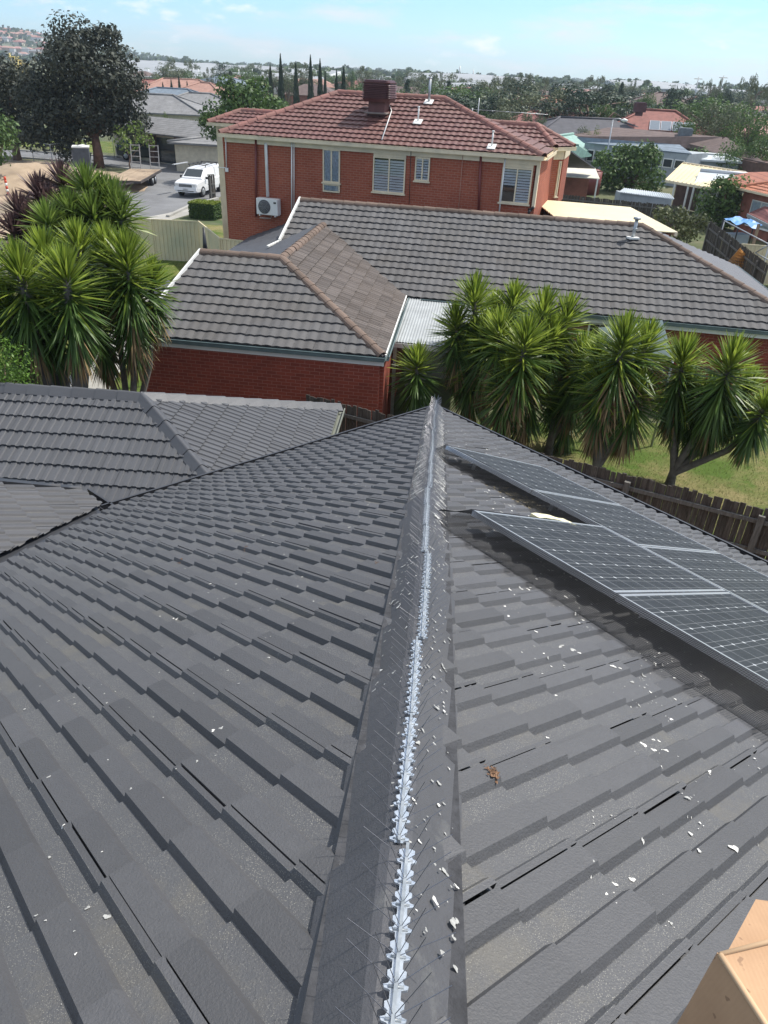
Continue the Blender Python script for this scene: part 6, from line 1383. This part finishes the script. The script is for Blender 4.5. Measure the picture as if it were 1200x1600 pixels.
for i, px in enumerate((16, 22, 31)):
    c = atd(px, 90, 300); c.z = 0; o = thing('steel_frame_mast', c, 'yellow steel frame mast before the far hillside, %s from the left' % ords[i], 'steel mast', 'yellow steel masts before the hillside'); mb = MB(); yel = plain('yellow_steel', (.62, .48, .16), .6)
    h = 8-i*1; mb.tube([c, c+V((0, 0, h))], .25, 6); mb.tube([c+V((2.2, 0, 0)), c+V((2.2, 0, h*.9))], .25, 6)
    for z_ in (.35, .6, .88): mb.tube([c+V((-.5, 0, h*z_)), c+V((2.8, 0, h*z_))], .2, 5)
    mb.build('frame', yel, o)
def mast(name, px, pytop, dist, r_, label, cat, head=None, group=None, mt='galv'):
    t = atd(px, pytop, dist); c = V((t.x, t.y, 0)); o = thing(name, c, label, cat, group); mb = MB(); mb.tube([c, t], [r_*1.4, r_*.7], 6); mb.build('pole', M[mt], o)
    if head == 'cell':
        mb = MB()
        for k in range(6): a_ = k*1.047; mb.box(t+V((1.3*math.cos(a_), 1.3*math.sin(a_), -.8)), (.45, .3, 2.4), rz=a_); mb.tube([t+V((0, 0, -1)), t+V((1.3*math.cos(a_), 1.3*math.sin(a_), -1))], .12, 4)
        mb.build('antenna_panels', M['galv'], o)
    if head == 'lamp':
        mb = MB(); mb.tube([t, t+V((.5, 0, .1)), t+V((.8, 0, .02))], .04, 6); mb.build('arm', M['galv'], o); mb = MB(); mb.tube([t+V((.7, 0, .0)), t+V((.95, 0, -.02)), t+V((1.25, 0, -.02))], [.06, .17, .06], 8); mb.build('lamp_head', M['white'], o)
    if head == 'cross':
        mb = MB(); mb.beam(t-V((1.1, 0, .5)), t+V((1.1, 0, -.5)), .1, .12); mb.build('crossarm', WMt['tan'], o)
mast('phone_tower', 178, 47, 420, .45, 'slim phone tower rising behind the huge gum tree', 'phone tower', 'cell')
mast('street_lamp', 958, 187, 74, .06, 'pale street lamp standing before the long brown roof', 'street lamp', 'lamp')
mast('street_lamp', 749, 153, 112, .08, 'plain pale pole among trees beyond the red roof', 'pole', None)
mast('lattice_mast', 719, 103, 420, .35, 'lone thin dark mast on the skyline right of the roof vents', 'mast')
mast('lattice_mast', 740, 109, 460, .35, 'shorter thin mast on the skyline just right of the lone one', 'mast')
mast('power_pole', 1131, 118, 240, .16, 'power pole with crossarm on the right skyline', 'power pole', 'cross')
mast('power_pole', 1092, 120, 250, .16, 'power pole with crossarm left of the other on the right skyline', 'power pole', 'cross')
for i, (px, py) in enumerate(((232, 108), (265, 104), (302, 106), (310, 108), (331, 107), (373, 108), (394, 108))):
    mast('light_pole', px, py, 300, .16, 'slim light pole before the white warehouses, %s from the left' % ords[i], 'light pole', None, 'slim poles before the warehouses')

# ---------------------------------------------------------------- suburb trees (a few kinds, copied)
def proto(kind, seed):
    rnd = random.Random(seed); o = bpy.data.objects.new('tree', None); COL.objects.link(o); cr_ = MB(); tr = MB()   # unit tree: height 1, width ~1 at scale
    if kind == 'cyp':
        for i in range(900):
            z = rnd.random(); r_ = .5*(1-z)**.7*(.55+.45*min(1, z*8)); t = rnd.uniform(0, 6.28); k = r_*(.75+.3*rnd.random()); p = V((k*math.cos(t), k*math.sin(t), .05+z*.95)); nr = V((math.cos(t)+rnd.gauss(0, .4), math.sin(t)+rnd.gauss(0, .4), rnd.gauss(0, .4))).normalized(); a = nr.orthogonal().normalized(); b = nr.cross(a); a_, b_ = (a, b) if abs(a.z) > abs(b.z) else (b, a)
            cr_.add([p-a_*.045, p-b_*.05, p+a_*.045, p+b_*.05], [(0, 1, 2, 3)])
        tr.tube([V((0, 0, -.02)), V((0, 0, .6))], [.06, .02], 6); name, mt = 'cypress_tree', 'lf_cyp'
    else:
        if kind == 'broad': cl = [(rnd.gauss(0, .2), rnd.gauss(0, .2), .58+rnd.gauss(0, .14), rnd.uniform(.16, .25)) for _ in range(13)]; n = 240
        elif kind == 'gum': cl = [(rnd.gauss(0, .24), rnd.gauss(0, .24), .62+rnd.gauss(0, .16), rnd.uniform(.11, .18)) for _ in range(17)]; n = 150
        elif kind == 'conifer': cl = [(rnd.gauss(0, .03)+.30*(1-k/9)*math.cos(k*2.4), .30*(1-k/9)*math.sin(k*2.4), .16+.08*k, .20-.013*k) for k in range(10)]; n = 220
        else: cl = [(rnd.gauss(0, .2), rnd.gauss(0, .2), .42+rnd.gauss(0, .1), rnd.uniform(.2, .3)) for _ in range(9)]; n = 240
        for x, y, z, r_ in cl: blob(cr_, (x, y, min(z, 1-r_*.8)), (r_, r_, r_*.85), n, .045 if kind != 'gum' else .04, rnd, shell=.45)
        limb_trunk(tr, (0, 0, 0), [c[:3] for c in cl[:6]], .035, rnd, .02); name = {'conifer': 'conifer_tree', 'gum': 'gum_tree'}.get(kind, 'leafy_tree'); mt = {'broad': 'lf_mid', 'gum': 'lf_gum', 'conifer': 'lf_deep', 'bush': 'lf_mid'}[kind]
    t_ = tr.build('trunk', M['bark'], o, local=True); c_ = cr_.build('crown', M[mt], o, local=True); o.name = name; return o
PRO = {k: [proto(k, s_) for s_ in sd] for k, sd in (('broad', (1, 2, 3)), ('gum', (4, 5, 6)), ('conifer', (7,)), ('cyp', (8, 9)), ('bush', (10, 11)))}
USED = set(); DEEPC = {}
def put(kind, px, top, dist, wpx, label, group=None, cat='tree', deep=None, z0=0.0, ptop=None, rnd=random.Random(50)):
    src = rnd.choice(PRO[kind]); t = ptop or atd(px, top, dist); h = max(1.5, t.z-z0); wm = wpx*dist/FPX*1.08
    if kind != 'cyp': wm = min(wm, h*1.7)
    first = src.name not in USED
    if first and deep is None: o = src; USED.add(src.name); ch = list(src.children)
    else:
        o = src.copy(); COL.objects.link(o); ch = []
        for c in src.children:
            d_ = c.copy(); COL.objects.link(d_); d_.parent = o; ch.append(d_)
    if deep:
        for d_ in ch:
            if d_.name.startswith('crown'):
                key = (d_.data.name, deep)
                if key not in DEEPC: me = d_.data.copy(); me.materials.clear(); me.materials.append(M[deep]); DEEPC[key] = me
                d_.data = DEEPC[key]
    k_ = {'broad': 1.0, 'gum': .95, 'conifer': .8, 'cyp': 1.0, 'bush': 1.0}[kind]
    o.location = (t.x, t.y, z0-.05); o.scale = (wm/k_, wm/k_, h); o.rotation_euler = (0, 0, rnd.uniform(0, 6.28)); tag(o, label, cat, group); return o
cy = [(254, 129, 170, 7), (267, 124, 170, 7), (279, 119, 168, 7), (292, 127, 168, 7)]
for i, (x, y, d_, w_) in enumerate(cy): put('cyp', x, y, d_, w_, 'small dark cypress by the salmon roofs, %s from the left' % ords[i], 'four small cypresses')
cy = [(422, 102, 132, 11), (438, 86, 130, 12), (462, 98, 126, 12), (485, 88, 126, 12), (500, 94, 128, 12), (508, 112, 134, 9), (526, 110, 126, 10), (537, 107, 128, 14)]
for i, (x, y, d_, w_) in enumerate(cy): put('cyp', x, y, d_, w_, 'tall dark cypress behind the red roof, %s from the left' % ords[i], 'tall cypresses behind the red roof')
TR = [('gum', 265, 89, 330, 17, 'rounded gum on the skyline above the white warehouses, left one', None), ('gum', 297, 89, 330, 17, 'rounded gum on the skyline above the white warehouses, right one', None),
 ('gum', 322, 104, 190, 14, 'palm-like slim tree left of the round dark one', None), ('broad', 334, 115, 180, 21, 'round dark tree between salmon roofs and warehouses', 'lf_deep'), ('conifer', 360, 107, 200, 22, 'leaning green tree before the warehouses', None),
 ('broad', 250, 114, 235, 32, 'green tree beside the huge gum, before the warehouse', None), ('broad', 248, 150, 128, 30, 'rounded green tree over the grey roofs right of the gum', None), ('broad', 291, 158, 112, 28, 'dark tree above the street bungalow', 'lf_deep'), ('bush', 261, 162, 106, 12, 'small lime tree above the street bungalow', 'lf_lime'),
 ('gum', 471, 96, 205, 32, 'open-crowned gum between the tall cypresses', None), ('broad', 450, 104, 175, 24, 'light green willow-like tree behind the second cypress', 'lf_gum'), ('broad', 549, 103, 270, 13, 'squat tree right of the last cypress', None), ('gum', 573, 102, 245, 24, 'big gum left of the roof cooler', None),
 ('broad', 560, 122, 170, 36, 'soft green tree line left of the cooler', None), ('broad', 590, 124, 165, 34, 'soft green tree directly behind the cooler', None), ('broad', 630, 128, 160, 30, 'green tree just right of the cooler', None), ('conifer', 638, 119, 150, 24, 'dark tree right of the cooler', None), ('gum', 673, 117, 180, 32, 'pale gum behind the vent pipe', None),
 ('conifer', 702, 122, 165, 24, 'triangular dark conifer right of the vents', None), ('bush', 713, 146, 130, 20, 'lime green bush on the red ridge line', 'lf_lime'), ('gum', 691, 111, 300, 9, 'tiny skyline tree left of the lone mast', None),
 ('gum', 768, 112, 190, 32, 'first big pale gum right of the warehouse', None), ('gum', 792, 114, 195, 24, 'second pale gum in the skyline row', None), ('gum', 812, 112, 190, 26, 'third pale gum in the skyline row', None), ('gum', 830, 117, 190, 20, 'fourth pale gum in the skyline row', None), ('gum', 846, 119, 195, 18, 'last small gum in the skyline row', None),
 ('broad', 787, 131, 122, 46, 'very dark dense tree beyond the red hip', 'lf_deep'), ('broad', 784, 160, 104, 48, 'light green bushy tree above the red hip', 'lf_gum'), ('broad', 746, 152, 116, 32, 'green tree by the pale pole', None), ('gum', 835, 166, 98, 34, 'reddish open tree above the right wing', None), ('broad', 860, 160, 118, 30, 'shaded tree below the slate roofed brick house', 'lf_deep'),
 ('broad', 870, 122, 185, 22, 'dark skyline tree above the orange roof', 'lf_deep'), ('broad', 884, 150, 142, 40, 'green tree right of the slate roofed brick house', None), ('broad', 912, 148, 130, 46, 'broad green tree in the middle of the right-hand trees', None), ('broad', 905, 175, 104, 24, 'little round tree among terracotta roofs', None),
 ('gum', 926, 116, 205, 24, 'airy gum on the right skyline', None), ('broad', 949, 118, 185, 28, 'dark dense skyline tree right of the airy gum', 'lf_deep'), ('conifer', 974, 124, 182, 18, 'dark conifer on the right skyline', None), ('gum', 993, 124, 262, 10, 'small skyline tree left of the factory block', None),
 ('broad', 946, 150, 112, 42, 'deep green tree left of the far red hip roof', None), ('bush', 921, 172, 96, 26, 'pale silvery bush left of the street lamp', 'lf_gum'), ('bush', 938, 176, 94, 16, 'yellowish bush beside the silvery one', 'lf_lime'), ('broad', 976, 142, 132, 26, 'green tree above the far red hip roof, left', None),
 ('broad', 1018, 130, 142, 24, 'green tree between the factory and the two-storey house', None), ('broad', 1058, 116, 152, 32, 'big dark round tree on the right skyline', 'lf_deep'), ('broad', 1093, 133, 152, 20, 'dark tree right of the big round one', 'lf_deep'), ('gum', 1116, 118, 230, 15, 'pale thin gum near the power poles', None),
 ('gum', 1129, 122, 232, 12, 'smaller thin gum near the power poles', None), ('broad', 1145, 128, 172, 20, 'dark tree before the far right warehouse', 'lf_deep'), ('gum', 1192, 108, 160, 26, 'tall open gum at the right edge of the skyline', None), ('broad', 1123, 138, 142, 20, 'green tree left of the grey hip roofed house', None), ('gum', 1173, 117, 262, 10, 'wispy skyline tree above the grey hip roof', None),
 ('gum', 1112, 160, 102, 46, 'large pale green tree right of the far red roof', None), ('gum', 1152, 157, 100, 48, 'large loose tree below the grey hip roofed house', None), ('broad', 1083, 168, 98, 32, 'green tree touching the far red roof on its right', None), ('broad', 1183, 160, 96, 44, 'leafy tree at right under the salmon roof', None), ('broad', 1160, 208, 84, 60, 'wide deep green tree beyond the long brown roof', None), ('broad', 1195, 195, 84, 44, 'deep green tree at the right edge above the orange roof', None)]
for k_, x, y, d_, w_, lb, dp in TR: put(k_, x, y, d_, w_, lb, None, 'tree', dp)
rnd = random.Random(99)
GS = 'trees scattered through the distant suburb'
for i in range(280):
    px = rnd.uniform(190, 1260); dd = rnd.uniform(200, 420) if i % 3 else rnd.uniform(110, 200)
    if px < 420 and dd < 240: dd += 150
    if dd < 200 and px < 700: continue
    h = rnd.uniform(4, 8.5); p = atd(px, 120, dd); p.z = h
    put(rnd.choice(('broad', 'gum', 'broad', 'bush')), px, 0, dd, h*rnd.uniform(.8, 1.3)/dd*FPX, 'one of the many small trees filling the distant suburb between roofs', GS, 'tree', rnd.choice((None, None, 'lf_deep', 'lf_gum')), ptop=p)
rf = ['terracotta', 'salmon', 'brown', 'grey', 'charcoal', 'pink']
for i in range(70):
    px = rnd.uniform(180, 1260); dd = rnd.uniform(190, 400)
    if px < 430 and dd < 230: continue
    p = atd(px, 130, dd); c = V((p.x, p.y, 0)); o = thing('far_house', c, 'one of the small far houses half hidden among the suburb trees', 'house', 'small far houses among the trees')
    w_, d__ = rnd.uniform(10, 17), rnd.uniform(8, 11); t = rnd.uniform(-.4, .4); a = V((math.cos(t), math.sin(t), 0)); b = V((-a.y, a.x, 0)); mb = MB(); mb.box(c+V((0, 0, 1.4)), (w_, d__, 2.8), ax=(a, b, up1)); mb.build('wall', WMt[rnd.choice(('brick', 'cream', 'white', 'tan'))], o)
    mb = MB(); e = [c+a*x*(w_/2+.5)+b*y*(d__/2+.5)+up1*2.8 for x, y in ((-1, -1), (1, -1), (1, 1), (-1, 1))]; mb.add(e+[c-a*(w_/2-d__/2)+up1*4.9, c+a*(w_/2-d__/2)+up1*4.9], [(0, 1, 5, 4), (2, 3, 4, 5), (1, 2, 5), (3, 0, 4), (3, 2, 1, 0)]); mb.build('roof', RM[rnd.choice(rf)], o)
# far wooded belts that read as one mass
mb = MB()
for dd, n, h0_, sz in ((330, 3400, 6.0, 1.3), (430, 4600, 7.0, 1.6), (560, 5200, 7.5, 1.9), (740, 6000, 8.5, 2.3), (1000, 5200, 9, 2.8), (1400, 4600, 8, 3.2), (1900, 4200, 8, 4.0)):
    for i in range(n):
        px = rnd.uniform(-120, 1320)
        cl = noise_v = math.sin(px*.11+dd)*.5+math.sin(px*.037+dd*1.7)*.5+math.sin(px*.29+dd*.3)*.35
        if cl < -.25 and dd < 900: continue
        if dd < 800 and px < 440: continue
        v = ray(px, 120); hh_ = math.hypot(v.x, v.y); d2 = dd+rnd.uniform(-.06, .06)*dd; x_, y_ = v.x/hh_*d2, v.y/hh_*d2; h = h0_*(.55+.45*max(0, cl+.4))*rnd.random()**.5; p = V((x_, y_, h))
        nr = V((rnd.gauss(0, .5), -1+rnd.gauss(0, .4), rnd.gauss(.4, .5))).normalized(); a = nr.orthogonal().normalized()*sz*rnd.uniform(.4, .9); b = nr.cross(a).normalized()*sz*rnd.uniform(.3, .7)
        mb.add([p-a, p-b, p+a, p+b], [(0, 1, 2, 3)])
for i in range(5200):      # scrub and trees over the far hill
    a_, f_ = rnd.uniform(0, 6.283), rnd.random()**.6; x_, y_ = hc.x+420*f_*math.cos(a_), hc.y+360*f_*math.sin(a_)
    if math.sin(x_*.03)+math.sin(y_*.041+x_*.02)+rnd.gauss(0, .5) < -.3: continue
    p = V((x_, y_, hz_(x_, y_)+rnd.random()*7)); nr = V((rnd.gauss(0, .5), -1, rnd.gauss(.5, .5))).normalized(); a = nr.orthogonal().normalized()*rnd.uniform(2, 4.5); b = nr.cross(a).normalized()*rnd.uniform(1.5, 3.5)
    mb.add([p-a, p-b, p+a, p+b], [(0, 1, 2, 3)])
tag(mb.build('distant_woodland', leafmat('woodland_leaf', (.035, .07, .035), .45, .1, .7, c2=(.09, .13, .06))), 'dark hazy belt of distant trees along the whole horizon', 'woodland', kind='stuff')

# ---------------------------------------------------------------- haze
bm_ = MB(); x0, x1, y0, y1, z0, z1 = -1600, 1600, -30, 2300, -1.5, 60
bm_.box(((x0+x1)/2, (y0+y1)/2, (z0+z1)/2), (x1-x0, y1-y0, z1-z0)); hzm = bpy.data.materials.new('haze'); hzm.use_nodes = True; t = hzm.node_tree; t.nodes.clear(); pv = t.nodes.new('ShaderNodeVolumePrincipled'); ou = t.nodes.new('ShaderNodeOutputMaterial')
pv.inputs['Color'].default_value = (.80, .90, 1, 1); pv.inputs['Density'].default_value = HAZE; pv.inputs['Anisotropy'].default_value = .3; t.links.new(pv.outputs[0], ou.inputs['Volume'])
hb = bm_.build('haze', hzm); tag(hb, kind='stuff')
